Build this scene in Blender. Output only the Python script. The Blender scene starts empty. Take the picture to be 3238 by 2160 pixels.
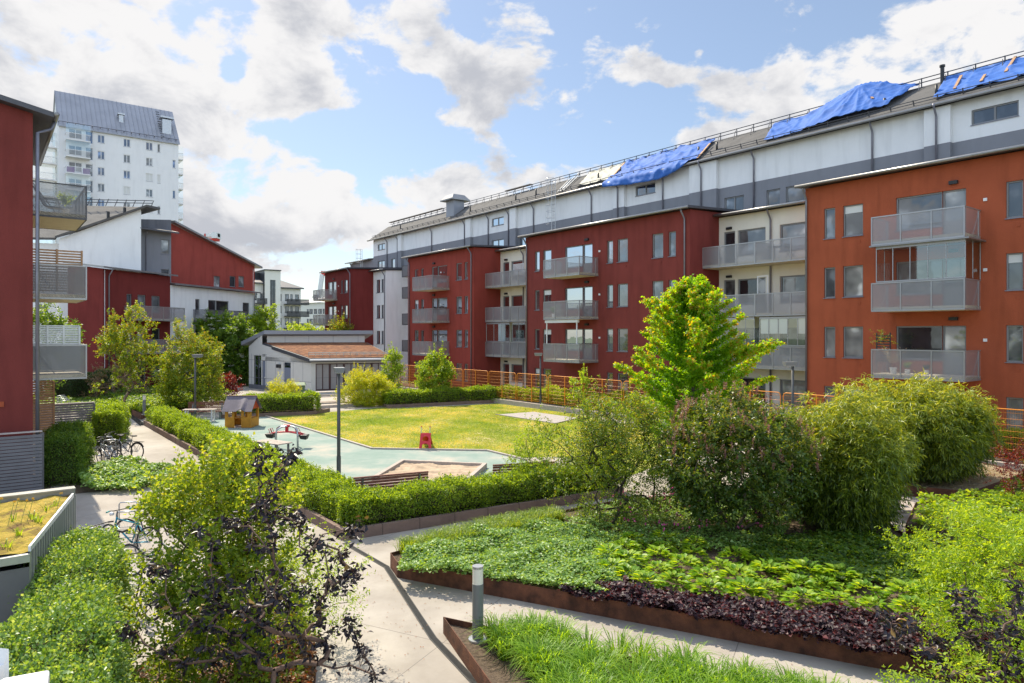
import bpy, math, random
import numpy as np
from mathutils import Vector, Matrix
R = math.radians
rng = np.random.default_rng(7)
random.seed(7)
sc = bpy.context.scene
COL = sc.collection

# ---------------------------------------------------------------- camera
F, CX, HY, EYE = 2159.0, 1619.0, 1056.0, 5.0      # focal length, centre column, horizon row (photo units), eye height
cam = bpy.data.cameras.new('camera'); cam.lens = 24.0; cam.sensor_width = 36.0
cam.shift_y = -24.0 / 3238.0
cam.clip_start = 0.1; cam.clip_end = 3000
co = bpy.data.objects.new('camera', cam); COL.objects.link(co)
co.location = (0, 0, EYE); co.rotation_euler = (R(90), 0, 0)
sc.camera = co

# ---------------------------------------------------------------- light
SUN_AZ = math.atan2(-0.57, 0.82)      # direction to the sun, from +Y towards +X
SUN_EL = R(49)
sun = bpy.data.lights.new('sun', 'SUN'); sun.energy = 3.9; sun.angle = R(0.5); sun.color = (1.0, 0.90, 0.72)
so = bpy.data.objects.new('sun', sun); COL.objects.link(so)
sdir = Vector((math.sin(SUN_AZ) * math.cos(SUN_EL), math.cos(SUN_AZ) * math.cos(SUN_EL), math.sin(SUN_EL)))
so.rotation_euler = sdir.to_track_quat('Z', 'Y').to_euler()

sc.view_settings.view_transform = 'Standard'; sc.view_settings.look = 'None'
sc.view_settings.gamma = 1.0; sc.view_settings.use_curve_mapping = False
sc.view_settings.exposure = 0.88
sc.cycles.max_bounces = 7; sc.cycles.diffuse_bounces = 3; sc.cycles.glossy_bounces = 3
sc.cycles.transmission_bounces = 4; sc.cycles.transparent_max_bounces = 12
sc.cycles.caustics_reflective = False; sc.cycles.caustics_refractive = False
sc.cycles.use_denoising = True

# ---------------------------------------------------------------- world: sky with drifting cumulus
w = bpy.data.worlds.new('World'); sc.world = w; w.use_nodes = True
nt = w.node_tree; N = nt.nodes; L = nt.links; N.clear()
def nd(tree, typ, **k):
    n = tree.nodes.new(typ)
    for a, b in k.items(): setattr(n, a, b)
    return n
def mth(tree, op, a=None, b=None, c=None, clamp=False):
    n = tree.nodes.new('ShaderNodeMath'); n.operation = op; n.use_clamp = clamp
    for i, x in enumerate((a, b, c)):
        if x is None: continue
        if isinstance(x, (int, float)): n.inputs[i].default_value = x
        else: tree.links.new(x, n.inputs[i])
    return n.outputs[0]
def world_sky():
    out = nd(nt, 'ShaderNodeOutputWorld'); bg = nd(nt, 'ShaderNodeBackground')
    sky = nd(nt, 'ShaderNodeTexSky', sky_type='NISHITA', sun_disc=False)
    sky.sun_elevation = SUN_EL; sky.sun_rotation = SUN_AZ; sky.air_density = 1.0; sky.dust_density = 0.6; sky.ozone_density = 1.6
    tc = nd(nt, 'ShaderNodeTexCoord'); sep = nd(nt, 'ShaderNodeSeparateXYZ'); L.new(tc.outputs['Generated'], sep.inputs[0])
    X, Y, Z = sep.outputs
    az = mth(nt, 'ARCTAN2', X, Y)
    el = mth(nt, 'ARCSINE', Z)
    # noise domain: direction flattened so clouds stretch towards the horizon
    def dom(dx, dz):
        c = nd(nt, 'ShaderNodeCombineXYZ'); L.new(mth(nt, 'ADD', X, dx), c.inputs[0]); L.new(mth(nt, 'MULTIPLY', Y, .8), c.inputs[1]); L.new(mth(nt, 'MULTIPLY', mth(nt, 'ADD', Z, dz), 1.55), c.inputs[2])
        return c.outputs[0]
    def noise(vec, scale, detail, rough, off=0.0):
        m = nd(nt, 'ShaderNodeVectorMath', operation='ADD'); L.new(vec, m.inputs[0]); m.inputs[1].default_value = (off, off * .7, 3.1)
        n = nd(nt, 'ShaderNodeTexNoise'); L.new(m.outputs[0], n.inputs['Vector'])
        n.inputs['Scale'].default_value = scale; n.inputs['Detail'].default_value = detail; n.inputs['Roughness'].default_value = rough
        n.inputs['Distortion'].default_value = 0.25
        return n.outputs['Fac']
    d0 = dom(0, 0)
    n1 = noise(d0, 8.5, 10, .57); n2 = noise(dom(-0.010, 0.020), 8.5, 9, .60)
    nbig = noise(d0, 2.6, 3, .5, 7.3); nfine = noise(d0, 16.0, 6, .6, 2.0)
    # where the big cloud masses stand: (photo column, row, half width, half height, weight)
    blobs = [(120,150,520,300,1.0),(480,60,260,140,.9),(300,560,420,230,.9),(640,400,250,260,.8),(800,560,260,170,.85),(960,310,230,75,.8),(1150,90,420,150,1.05),(1280,170,170,80,.7),(900,250,90,60,.4),
             (1640,90,150,130,.75),(1560,330,190,140,1.15),(1400,375,110,60,.7),(1690,240,90,120,.6),(1850,30,90,50,.6),(1930,200,190,80,1.15),(1840,300,110,60,.6),(2140,235,70,35,.6),
             (2290,260,110,45,.9),(2213,160,24,22,.8),(3000,160,560,240,1.15),(2600,320,330,120,1.0),(2450,60,130,80,.7),(2200,440,220,50,.7),(1480,600,260,90,.85),(1080,610,330,110,1.05),(820,720,300,120,.9),(1300,700,300,80,.6),
             (1800,540,300,50,.45),(700,850,380,60,.7),
             (1370,440,150,60,-.5),(1330,300,80,90,-.6),(1480,90,60,80,-.4),(2080,420,330,110,-.5),(2150,80,230,130,-.7),(1050,420,300,55,-.6),(740,200,60,100,-.8),(690,330,80,40,-.4),(1180,500,260,50,-.4),(2370,120,90,120,-.4),(640,560,70,110,-.7),(420,330,60,60,-.4),(1000,820,160,30,-.4),(1730,430,200,90,-.5)]
    tot = None
    for px, py, a, b, wgt in blobs:
        A = math.atan2(px - CX, F); E = math.atan2(HY - py, math.hypot(F, px - CX))
        ca = a / F * math.cos(A); ce = b / F * math.cos(A) * 1.0
        qa = mth(nt, 'MULTIPLY', mth(nt, 'SUBTRACT', az, A), 1 / ca); qe = mth(nt, 'MULTIPLY', mth(nt, 'SUBTRACT', el, E), 1 / ce)
        r2 = mth(nt, 'ADD', mth(nt, 'MULTIPLY', qa, qa), mth(nt, 'MULTIPLY', qe, qe))
        g = mth(nt, 'MULTIPLY', mth(nt, 'EXPONENT', mth(nt, 'MULTIPLY', r2, -1.1)), wgt)
        tot = g if tot is None else mth(nt, 'ADD', tot, g)
    tot = mth(nt, 'MAXIMUM', mth(nt, 'MINIMUM', tot, 1.1), -.6)
    # outside the picture: ordinary broken cloud
    side = mth(nt, 'MULTIPLY', mth(nt, 'GREATER_THAN', mth(nt, 'ABSOLUTE', az), 0.72), 0.42)
    hi = mth(nt, 'MULTIPLY', mth(nt, 'GREATER_THAN', el, 0.50), 0.42)
    tot = mth(nt, 'MAXIMUM', tot, mth(nt, 'MAXIMUM', side, hi))
    dens = mth(nt, 'ADD', mth(nt, 'MULTIPLY', tot, 0.50), mth(nt, 'ADD', mth(nt, 'MULTIPLY', mth(nt, 'SUBTRACT', n1, .5), 2.0), mth(nt, 'MULTIPLY', mth(nt, 'SUBTRACT', nfine, .5), .6)))
    mr = nd(nt, 'ShaderNodeMapRange', interpolation_type='SMOOTHSTEP'); L.new(dens, mr.inputs['Value'])
    mr.inputs['From Min'].default_value = 0.23; mr.inputs['From Max'].default_value = 0.43
    mask = mr.outputs['Result']
    # thickness greys the cloud, the side turned to the sun stays white
    thick = nd(nt, 'ShaderNodeMapRange', interpolation_type='SMOOTHSTEP'); 
    sh = mth(nt, 'ADD', mth(nt, 'MULTIPLY', tot, .32), mth(nt, 'ADD', mth(nt, 'MULTIPLY', mth(nt, 'SUBTRACT', n2, .5), 2.6), mth(nt, 'MULTIPLY', mth(nt, 'SUBTRACT', nbig, .5), 1.6)))
    L.new(sh, thick.inputs['Value']); thick.inputs['From Min'].default_value = 0.05; thick.inputs['From Max'].default_value = 0.85
    cc = nd(nt, 'ShaderNodeMix', data_type='RGBA'); L.new(thick.outputs['Result'], cc.inputs['Factor'])
    cc.inputs[6].default_value = (0.51, 0.505, 0.505, 1); cc.inputs[7].default_value = (0.30, 0.31, 0.34, 1)
    sks = nd(nt, 'ShaderNodeVectorMath', operation='SCALE'); L.new(sky.outputs[0], sks.inputs[0]); sks.inputs['Scale'].default_value = 0.078
    # thin high veil over the blue
    veil = nd(nt, 'ShaderNodeMix', data_type='RGBA'); veil.inputs['Factor'].default_value = 0.20
    L.new(sks.outputs[0], veil.inputs[6]); veil.inputs[7].default_value = (0.36, 0.43, 0.53, 1)
    mx = nd(nt, 'ShaderNodeMix', data_type='RGBA'); L.new(mask, mx.inputs['Factor']); L.new(veil.outputs[2], mx.inputs[6]); L.new(cc.outputs[2], mx.inputs[7])
    # sky behind and above the viewer strengthened as added fill light on shaded fronts
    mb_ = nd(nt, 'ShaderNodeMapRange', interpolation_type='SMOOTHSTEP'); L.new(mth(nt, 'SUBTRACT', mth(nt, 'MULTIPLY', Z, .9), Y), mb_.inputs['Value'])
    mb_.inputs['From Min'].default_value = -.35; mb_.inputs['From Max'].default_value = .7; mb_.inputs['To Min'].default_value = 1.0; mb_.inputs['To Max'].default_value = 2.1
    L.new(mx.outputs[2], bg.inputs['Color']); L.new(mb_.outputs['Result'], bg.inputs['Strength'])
    L.new(bg.outputs[0], out.inputs[0])
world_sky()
w.cycles.sampling_method = 'MANUAL'; w.cycles.sample_map_resolution = 1024

# ---------------------------------------------------------------- materials
def base_mat(name):
    m = bpy.data.materials.new(name); m.use_nodes = True
    t = m.node_tree; b = t.nodes['Principled BSDF']; return m, t, b
def objcoord(t, scale=None):
    tc = t.nodes.new('ShaderNodeTexCoord')
    return tc.outputs['Object']
MC = {}
def mat(name, col, rough=.7, metal=0.0, var=.0, vscale=3.0, bump=0.0, bscale=60.0, spec=.5, stain=0.0):
    if name in MC: return MC[name]
    m, t, b = base_mat(name)
    b.inputs['Roughness'].default_value = rough; b.inputs['Metallic'].default_value = metal
    b.inputs['Specular IOR Level'].default_value = spec
    b.inputs['Base Color'].default_value = (*col, 1)
    geo = t.nodes.new('ShaderNodeNewGeometry')
    if var or stain:
        n = nd(t, 'ShaderNodeTexNoise'); t.links.new(geo.outputs['Position'], n.inputs['Vector']); n.inputs['Scale'].default_value = vscale
        n.inputs['Detail'].default_value = 6; n.inputs['Roughness'].default_value = .6
        mr = nd(t, 'ShaderNodeMapRange'); t.links.new(n.outputs['Fac'], mr.inputs['Value'])
        mr.inputs['From Min'].default_value = .3; mr.inputs['From Max'].default_value = .7
        mr.inputs['To Min'].default_value = 1 - var; mr.inputs['To Max'].default_value = 1 + var
        val = mr.outputs['Result']
        if stain:
            mp = nd(t, 'ShaderNodeMapping'); t.links.new(geo.outputs['Position'], mp.inputs['Vector']); mp.inputs['Scale'].default_value = (2.2, 2.2, .35)
            n2 = nd(t, 'ShaderNodeTexNoise'); t.links.new(mp.outputs[0], n2.inputs['Vector']); n2.inputs['Scale'].default_value = 1.0; n2.inputs['Detail'].default_value = 5
            m2 = nd(t, 'ShaderNodeMapRange'); t.links.new(n2.outputs['Fac'], m2.inputs['Value']); m2.inputs['From Min'].default_value = .48; m2.inputs['From Max'].default_value = .72
            m2.inputs['To Min'].default_value = 1; m2.inputs['To Max'].default_value = 1 - stain
            val = mth(t, 'MULTIPLY', val, m2.outputs['Result'])
        vm = nd(t, 'ShaderNodeVectorMath', operation='SCALE'); vm.inputs[0].default_value = col; t.links.new(val, vm.inputs['Scale'])
        t.links.new(vm.outputs[0], b.inputs['Base Color'])
    if bump:
        n = nd(t, 'ShaderNodeTexNoise'); t.links.new(geo.outputs['Position'], n.inputs['Vector']); n.inputs['Scale'].default_value = bscale; n.inputs['Detail'].default_value = 3
        bp = nd(t, 'ShaderNodeBump'); bp.inputs['Strength'].default_value = bump; bp.inputs['Distance'].default_value = .02
        t.links.new(n.outputs['Fac'], bp.inputs['Height']); t.links.new(bp.outputs[0], b.inputs['Normal'])
    MC[name] = m; return m
def ramp(t, fac, stops):
    cr = t.nodes.new('ShaderNodeValToRGB'); t.links.new(fac, cr.inputs[0])
    e = cr.color_ramp.elements
    while len(e) < len(stops): e.new(.5)
    for i, (p, c) in enumerate(stops): e[i].position = p; e[i].color = (*c, 1)
    return cr.outputs[0]
def leafmat(name, cols, trans=.4, rough=.45, spec=.4, tcol=None):
    """cols: colours picked per leaf, in some plants lighter towards the top"""
    if name in MC: return MC[name]
    m, t, b = base_mat(name)
    at = nd(t, 'ShaderNodeAttribute', attribute_name='rnd')
    n = len(cols); stops = [(i / max(1, n - 1), c) for i, c in enumerate(cols)]
    c = ramp(t, at.outputs['Fac'], stops)
    geo = t.nodes.new('ShaderNodeNewGeometry')
    t.links.new(c, b.inputs['Base Color']); b.inputs['Roughness'].default_value = rough; b.inputs['Specular IOR Level'].default_value = spec
    tr = t.nodes.new('ShaderNodeBsdfTranslucent')
    g = nd(t, 'ShaderNodeMix', data_type='RGBA', blend_type='MULTIPLY'); g.inputs['Factor'].default_value = 1
    t.links.new(c, g.inputs[6]); g.inputs[7].default_value = (*(tcol or (2.7, 2.15, .5)), 1)
    t.links.new(g.outputs[2], tr.inputs['Color'])
    mx = t.nodes.new('ShaderNodeMixShader'); mx.inputs[0].default_value = trans
    t.links.new(b.outputs[0], mx.inputs[1]); t.links.new(tr.outputs[0], mx.inputs[2])
    t.links.new(mx.outputs[0], t.nodes['Material Output'].inputs['Surface'])
    MC[name] = m; return m
def mesh_metal(name, col, alpha):
    """perforated sheet: holes too small to see, so it lets a share of the light through"""
    m, t, b = base_mat(name); b.inputs['Base Color'].default_value = (*col, 1); b.inputs['Roughness'].default_value = .45; b.inputs['Metallic'].default_value = .35
    tr = t.nodes.new('ShaderNodeBsdfTransparent'); mx = t.nodes.new('ShaderNodeMixShader'); mx.inputs[0].default_value = alpha
    t.links.new(tr.outputs[0], mx.inputs[1]); t.links.new(b.outputs[0], mx.inputs[2])
    t.links.new(mx.outputs[0], t.nodes['Material Output'].inputs['Surface']); MC[name] = m; return m
def glass_sheet(name, col=(.8, .9, .9), alpha=.12, rough=.02):
    m, t, b = base_mat(name)
    g = t.nodes.new('ShaderNodeBsdfGlossy'); g.inputs['Roughness'].default_value = rough; g.inputs['Color'].default_value = (*col, 1)
    tr = t.nodes.new('ShaderNodeBsdfTransparent'); tr.inputs[0].default_value = (.86, .9, .89, 1)
    lw = t.nodes.new('ShaderNodeLayerWeight'); lw.inputs[0].default_value = .35
    f = mth(t, 'ADD', mth(t, 'MULTIPLY', lw.outputs['Fresnel'], .8), alpha, clamp=True)
    mx = t.nodes.new('ShaderNodeMixShader'); t.links.new(f, mx.inputs[0]); t.links.new(tr.outputs[0], mx.inputs[1]); t.links.new(g.outputs[0], mx.inputs[2])
    t.links.new(mx.outputs[0], t.nodes['Material Output'].inputs['Surface']); MC[name] = m; return m
def pane_mat(name, inner, blind=None):
    """window pane: dim room behind a reflecting sheet; varied by place"""
    m, t, b = base_mat(name)
    geo = t.nodes.new('ShaderNodeNewGeometry')
    n = nd(t, 'ShaderNodeTexNoise'); t.links.new(geo.outputs['Position'], n.inputs['Vector']); n.inputs['Scale'].default_value = .9; n.inputs['Detail'].default_value = 2
    c = ramp(t, n.outputs['Fac'], [(.38, tuple(x * .5 for x in inner)), (.55, inner), (.66, tuple(min(1, x * 2.6) for x in inner))])
    t.links.new(c, b.inputs['Base Color']); b.inputs['Roughness'].default_value = .6; b.inputs['Specular IOR Level'].default_value = .1
    g = t.nodes.new('ShaderNodeBsdfGlossy'); g.inputs['Roughness'].default_value = .015; g.inputs['Color'].default_value = (.62, .68, .74, 1)
    n2 = nd(t, 'ShaderNodeTexNoise'); t.links.new(geo.outputs['Position'], n2.inputs['Vector']); n2.inputs['Scale'].default_value = .8
    bp = nd(t, 'ShaderNodeBump'); bp.inputs['Strength'].default_value = .12; bp.inputs['Distance'].default_value = .05; t.links.new(n2.outputs['Fac'], bp.inputs['Height']); t.links.new(bp.outputs[0], g.inputs['Normal'])
    lw = t.nodes.new('ShaderNodeLayerWeight'); lw.inputs[0].default_value = .3
    f = mth(t, 'ADD', mth(t, 'MULTIPLY', lw.outputs['Fresnel'], .8), .07, clamp=True)
    mx = t.nodes.new('ShaderNodeMixShader'); t.links.new(f, mx.inputs[0]); t.links.new(b.outputs[0], mx.inputs[1]); t.links.new(g.outputs[0], mx.inputs[2])
    t.links.new(mx.outputs[0], t.nodes['Material Output'].inputs['Surface']); MC[name] = m; return m

def plaster(name, col, var=.09, stain=.18): return mat(name, col, rough=.9, var=var, vscale=.7, bump=.35, bscale=35, spec=.2, stain=stain)
M_ORANGE = plaster('orange_plaster', (.36, .088, .040))
M_RED = plaster('oxide_red_plaster', (.205, .043, .035))
M_RED2 = plaster('warm_red_plaster', (.27, .050, .036))
M_REDN = plaster('near_red_plaster', (.185, .040, .034))
M_DRED = plaster('dark_red_plaster', (.17, .030, .026))
M_LRED = plaster('light_red_plaster', (.36, .070, .052))
M_WHITE = plaster('white_plaster', (.80, .80, .79), var=.03, stain=.10)
M_CREAM = plaster('cream_plaster', (.78, .73, .62), var=.03, stain=.05)
M_GREYP = plaster('grey_plaster', (.235, .24, .26), var=.05, stain=.08)
M_DGREYP = plaster('dark_grey_plaster', (.16, .163, .18), var=.05)
M_TOWER = plaster('tower_plaster', (.76, .755, .76), var=.02, stain=.06)
M_FRAME = mat('window_frame_grey', (.215, .215, .215), rough=.45)
M_DFRAME = mat('dark_frame', (.03, .03, .035), rough=.4)
M_WFRAME = mat('white_frame', (.7, .7, .7), rough=.45)
M_PIPE = mat('zinc_pipe', (.20, .20, .235), rough=.38, metal=.5, var=.15)
M_GUT = mat('gutter_metal', (.27, .265, .26), rough=.35, metal=.6, var=.12)
M_FELT = mat('roofing_felt', (.105, .10, .095), rough=.95, var=.22, vscale=1.2, bump=.5, bscale=90)
M_SHEET = mat('roof_sheet', (.30, .31, .34), rough=.5, metal=.35, var=.1, vscale=.4)
M_DSHEET = mat('dark_roof_sheet', (.075, .075, .085), rough=.5, metal=.2, var=.15)
M_RAIL = mat('galvanised_rail', (.36, .36, .36), rough=.4, metal=.6)
M_DECK = mat('balcony_slab', (.62, .55, .42), rough=.8, var=.06)
M_PERF = mesh_metal('perforated_metal', (.36, .36, .37), .50)
M_PERFD = mesh_metal('perforated_metal_dark', (.20, .20, .21), .72)
M_BGLASS = glass_sheet('balcony_glass')
M_PANES = [pane_mat('pane_a', (.055, .055, .055)), pane_mat('pane_b', (.10, .105, .11)), pane_mat('pane_c', (.03, .032, .035)), pane_mat('pane_d', (.15, .15, .145)), pane_mat('pane_e', (.30, .29, .27))]
M_BLIND = mat('window_blind', (.62, .62, .60), rough=.7)
M_BLUEP = pane_mat('pane_blue', (.09, .13, .22))
M_BLACK = mat('black_plastic', (.015, .015, .016), rough=.5)
M_LAMPM = mat('lamp_paint', (.075, .078, .08), rough=.5, metal=.2)
M_WOODR = mat('red_stained_wood', (.165, .055, .035), rough=.65, var=.25, vscale=6)
M_WOODG = mat('weathered_wood', (.40, .34, .29), rough=.85, var=.18, vscale=7, bump=.4, bscale=40)
M_WOODL = mat('larch_wood', (.42, .24, .12), rough=.7, var=.2, vscale=5)
M_SLATG = mat('grey_slat_paint', (.155, .150, .158), rough=.7, var=.1)
M_CORTEN = mat('weathering_steel', (.125, .046, .022), rough=.85, var=.6, vscale=4.5, bump=.5, bscale=50, stain=.45)
M_CONC = mat('planter_stone', (.20, .135, .105), rough=.9, var=.25, vscale=2.0, bump=.4, bscale=60)
M_BARK = mat('bark', (.085, .065, .045), rough=.95, var=.35, vscale=14, bump=.6, bscale=60)
M_BARKL = mat('pale_bark', (.20, .15, .11), rough=.95, var=.3, vscale=14)
M_BLUE = mat('tarpaulin_blue', (.045, .135, .42), rough=.72, var=.12, vscale=2, spec=.2)
M_BEIGE = mat('tarpaulin_beige', (.27, .27, .22), rough=.65, var=.15, vscale=2)
M_YELP = mat('orange_fence_paint', (.80, .27, .02), rough=.45)
M_GALV = mat('galvanised_steel', (.45, .46, .47), rough=.35, metal=.7, var=.1, vscale=5)

# ---------------------------------------------------------------- mesh building
LOCAL = set()      # things modelled round their own origin
class MB:
    def __init__(s): s.v = []; s.f = []
    def quad(s, a, b, c, d):
        n = len(s.v); s.v += [tuple(a), tuple(b), tuple(c), tuple(d)]; s.f.append((n, n + 1, n + 2, n + 3)); return s
    def poly(s, pts):
        n = len(s.v); s.v += [tuple(p) for p in pts]; s.f.append(tuple(range(n, n + len(pts)))); return s
    def hexa(s, c):       # 8 corners: bottom 4 then top 4
        n = len(s.v); s.v += [tuple(p) for p in c]
        for q in ((0, 3, 2, 1), (4, 5, 6, 7), (0, 1, 5, 4), (1, 2, 6, 5), (2, 3, 7, 6), (3, 0, 4, 7)): s.f.append(tuple(n + i for i in q))
        return s
    def box(s, x0, x1, y0, y1, z0, z1):
        return s.hexa([(x0, y0, z0), (x1, y0, z0), (x1, y1, z0), (x0, y1, z0), (x0, y0, z1), (x1, y0, z1), (x1, y1, z1), (x0, y1, z1)])
    def prism(s, pts, z0, z1):      # ground outline, extruded upwards (z1 may be a list)
        k = len(pts); n = len(s.v)
        zt = z1 if isinstance(z1, (list, tuple)) else [z1] * k
        s.v += [(p[0], p[1], z0) for p in pts] + [(p[0], p[1], zt[i]) for i, p in enumerate(pts)]
        s.f.append(tuple(n + i for i in reversed(range(k)))); s.f.append(tuple(n + k + i for i in range(k)))
        for i in range(k):
            j = (i + 1) % k; s.f.append((n + i, n + j, n + k + j, n + k + i))
        return s
    def tube(s, pts, r, sides=6, caps=True):
        pts = [Vector(p) for p in pts]; k = len(pts); rr = r if isinstance(r, (list, tuple)) else [r] * k
        n0 = len(s.v); up = Vector((0, 0, 1))
        prev = None
        for i, p in enumerate(pts):
            d = (pts[min(i + 1, k - 1)] - pts[max(i - 1, 0)])
            if d.length < 1e-9: d = Vector((0, 0, 1))
            d.normalize()
            if prev is None:
                a = d.cross(up)
                if a.length < .05: a = d.cross(Vector((1, 0, 0)))
            else:
                a = prev - d * prev.dot(d)
                if a.length < 1e-4: a = d.cross(up)
            a.normalize(); prev = a; b = d.cross(a)
            for j in range(sides):
                q = 2 * math.pi * j / sides
                s.v.append(tuple(p + (a * math.cos(q) + b * math.sin(q)) * rr[i]))
        for i in range(k - 1):
            for j in range(sides):
                j2 = (j + 1) % sides
                s.f.append((n0 + i * sides + j, n0 + i * sides + j2, n0 + (i + 1) * sides + j2, n0 + (i + 1) * sides + j))
        if caps:
            s.f.append(tuple(n0 + j for j in reversed(range(sides)))); s.f.append(tuple(n0 + (k - 1) * sides + j for j in range(sides)))
        return s
    def cyl(s, x, y, z0, z1, r, sides=16, r1=None): return s.tube([(x, y, z0), (x, y, z1)], [r, r if r1 is None else r1], sides)
    def bar(s, a, b, wd, h):        # rectangular bar from a to b
        a = Vector(a); b = Vector(b); d = (b - a).normalized(); up = Vector((0, 0, 1))
        if abs(d.z) > .95: up = Vector((0, 1, 0))
        x = d.cross(up).normalized() * wd / 2; y = x.cross(d).normalized() * h / 2
        return s.hexa([a - x - y, a + x - y, b + x - y, b - x - y, a - x + y, a + x + y, b + x + y, b - x + y])
    def ring(s, c, axis, r, tr, n=28, m=6, sx=1.0):   # torus
        axis = Vector(axis).normalized(); a = axis.cross(Vector((0, 0, 1)))
        if a.length < .1: a = Vector((1, 0, 0))
        a.normalize(); b = axis.cross(a); c = Vector(c); n0 = len(s.v)
        for i in range(n):
            q = 2 * math.pi * i / n; rad = a * math.cos(q) + b * math.sin(q)
            for j in range(m):
                p = 2 * math.pi * j / m
                s.v.append(tuple(c + rad * (r + tr * math.cos(p)) + axis * tr * math.sin(p) * sx))
        for i in range(n):
            for j in range(m):
                i2 = (i + 1) % n; j2 = (j + 1) % m
                s.f.append((n0 + i * m + j, n0 + i2 * m + j, n0 + i2 * m + j2, n0 + i * m + j2))
        return s
    def grid(s, P):                 # P: (a, b, 3) array
        a, b = P.shape[:2]; n = len(s.v); s.v += [tuple(map(float, p)) for p in P.reshape(-1, 3)]
        for i in range(a - 1):
            for j in range(b - 1): s.f.append((n + i * b + j, n + (i + 1) * b + j, n + (i + 1) * b + j + 1, n + i * b + j + 1))
        return s
    def build(s, name, m, parent=None, smooth=False, bevel=0):
        me = bpy.data.meshes.new(name); me.from_pydata(s.v, [], s.f); me.update()
        me.materials.append(m)
        o = bpy.data.objects.new(name, me); COL.objects.link(o)
        if parent is not None:
            o.parent = parent
            if parent.type == 'EMPTY' and parent.name not in LOCAL: o.matrix_parent_inverse = Matrix.Translation(-parent.location)   # modelled in world coordinates
        if smooth: me.polygons.foreach_set('use_smooth', [True] * len(me.polygons))
        if bevel:
            b = o.modifiers.new('bevel', 'BEVEL'); b.width = bevel; b.segments = 2; b.limit_method = 'ANGLE'
        return o
def tag(o, label=None, cat=None, group=None, kind=None):
    if label: o['label'] = label
    if cat: o['category'] = cat
    if group: o['group'] = group
    if kind: o['kind'] = kind
    return o
def empty(name, loc, label, cat, group=None, rz=0.0, local=False):
    o = bpy.data.objects.new(name, None); COL.objects.link(o); o.empty_display_size = .2
    o.location = loc; o.rotation_euler = (0, 0, rz); tag(o, label, cat, group)
    if local: LOCAL.add(o.name)
    return o
def kids(o): return [c for c in COL.objects if c.parent == o]
def copy_tree(o, childmap, parent=None):
    c = o.copy(); COL.objects.link(c)
    if parent is not None: c.parent = parent
    for ch in childmap.get(o.name, []): copy_tree(ch, childmap, c)
    return c
def childmap_of(o):
    m = {}
    def rec(x):
        m[x.name] = [c for c in COL.objects if c.parent == x]
        for c in m[x.name]: rec(c)
    rec(o); return m

U = Vector((-.614, .789)).normalized(); V = Vector((.789, .614)).normalized()
def gp(px, py, z=0.0):
    """point at height z seen at a photo column and row"""
    Y = (EYE - z) * F / (py - HY); return ((px - CX) / F * Y, Y)
def at(px, Y): return (px - CX) / F * Y
def zat(py, Y): return EYE - (py - HY) * Y / F

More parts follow.
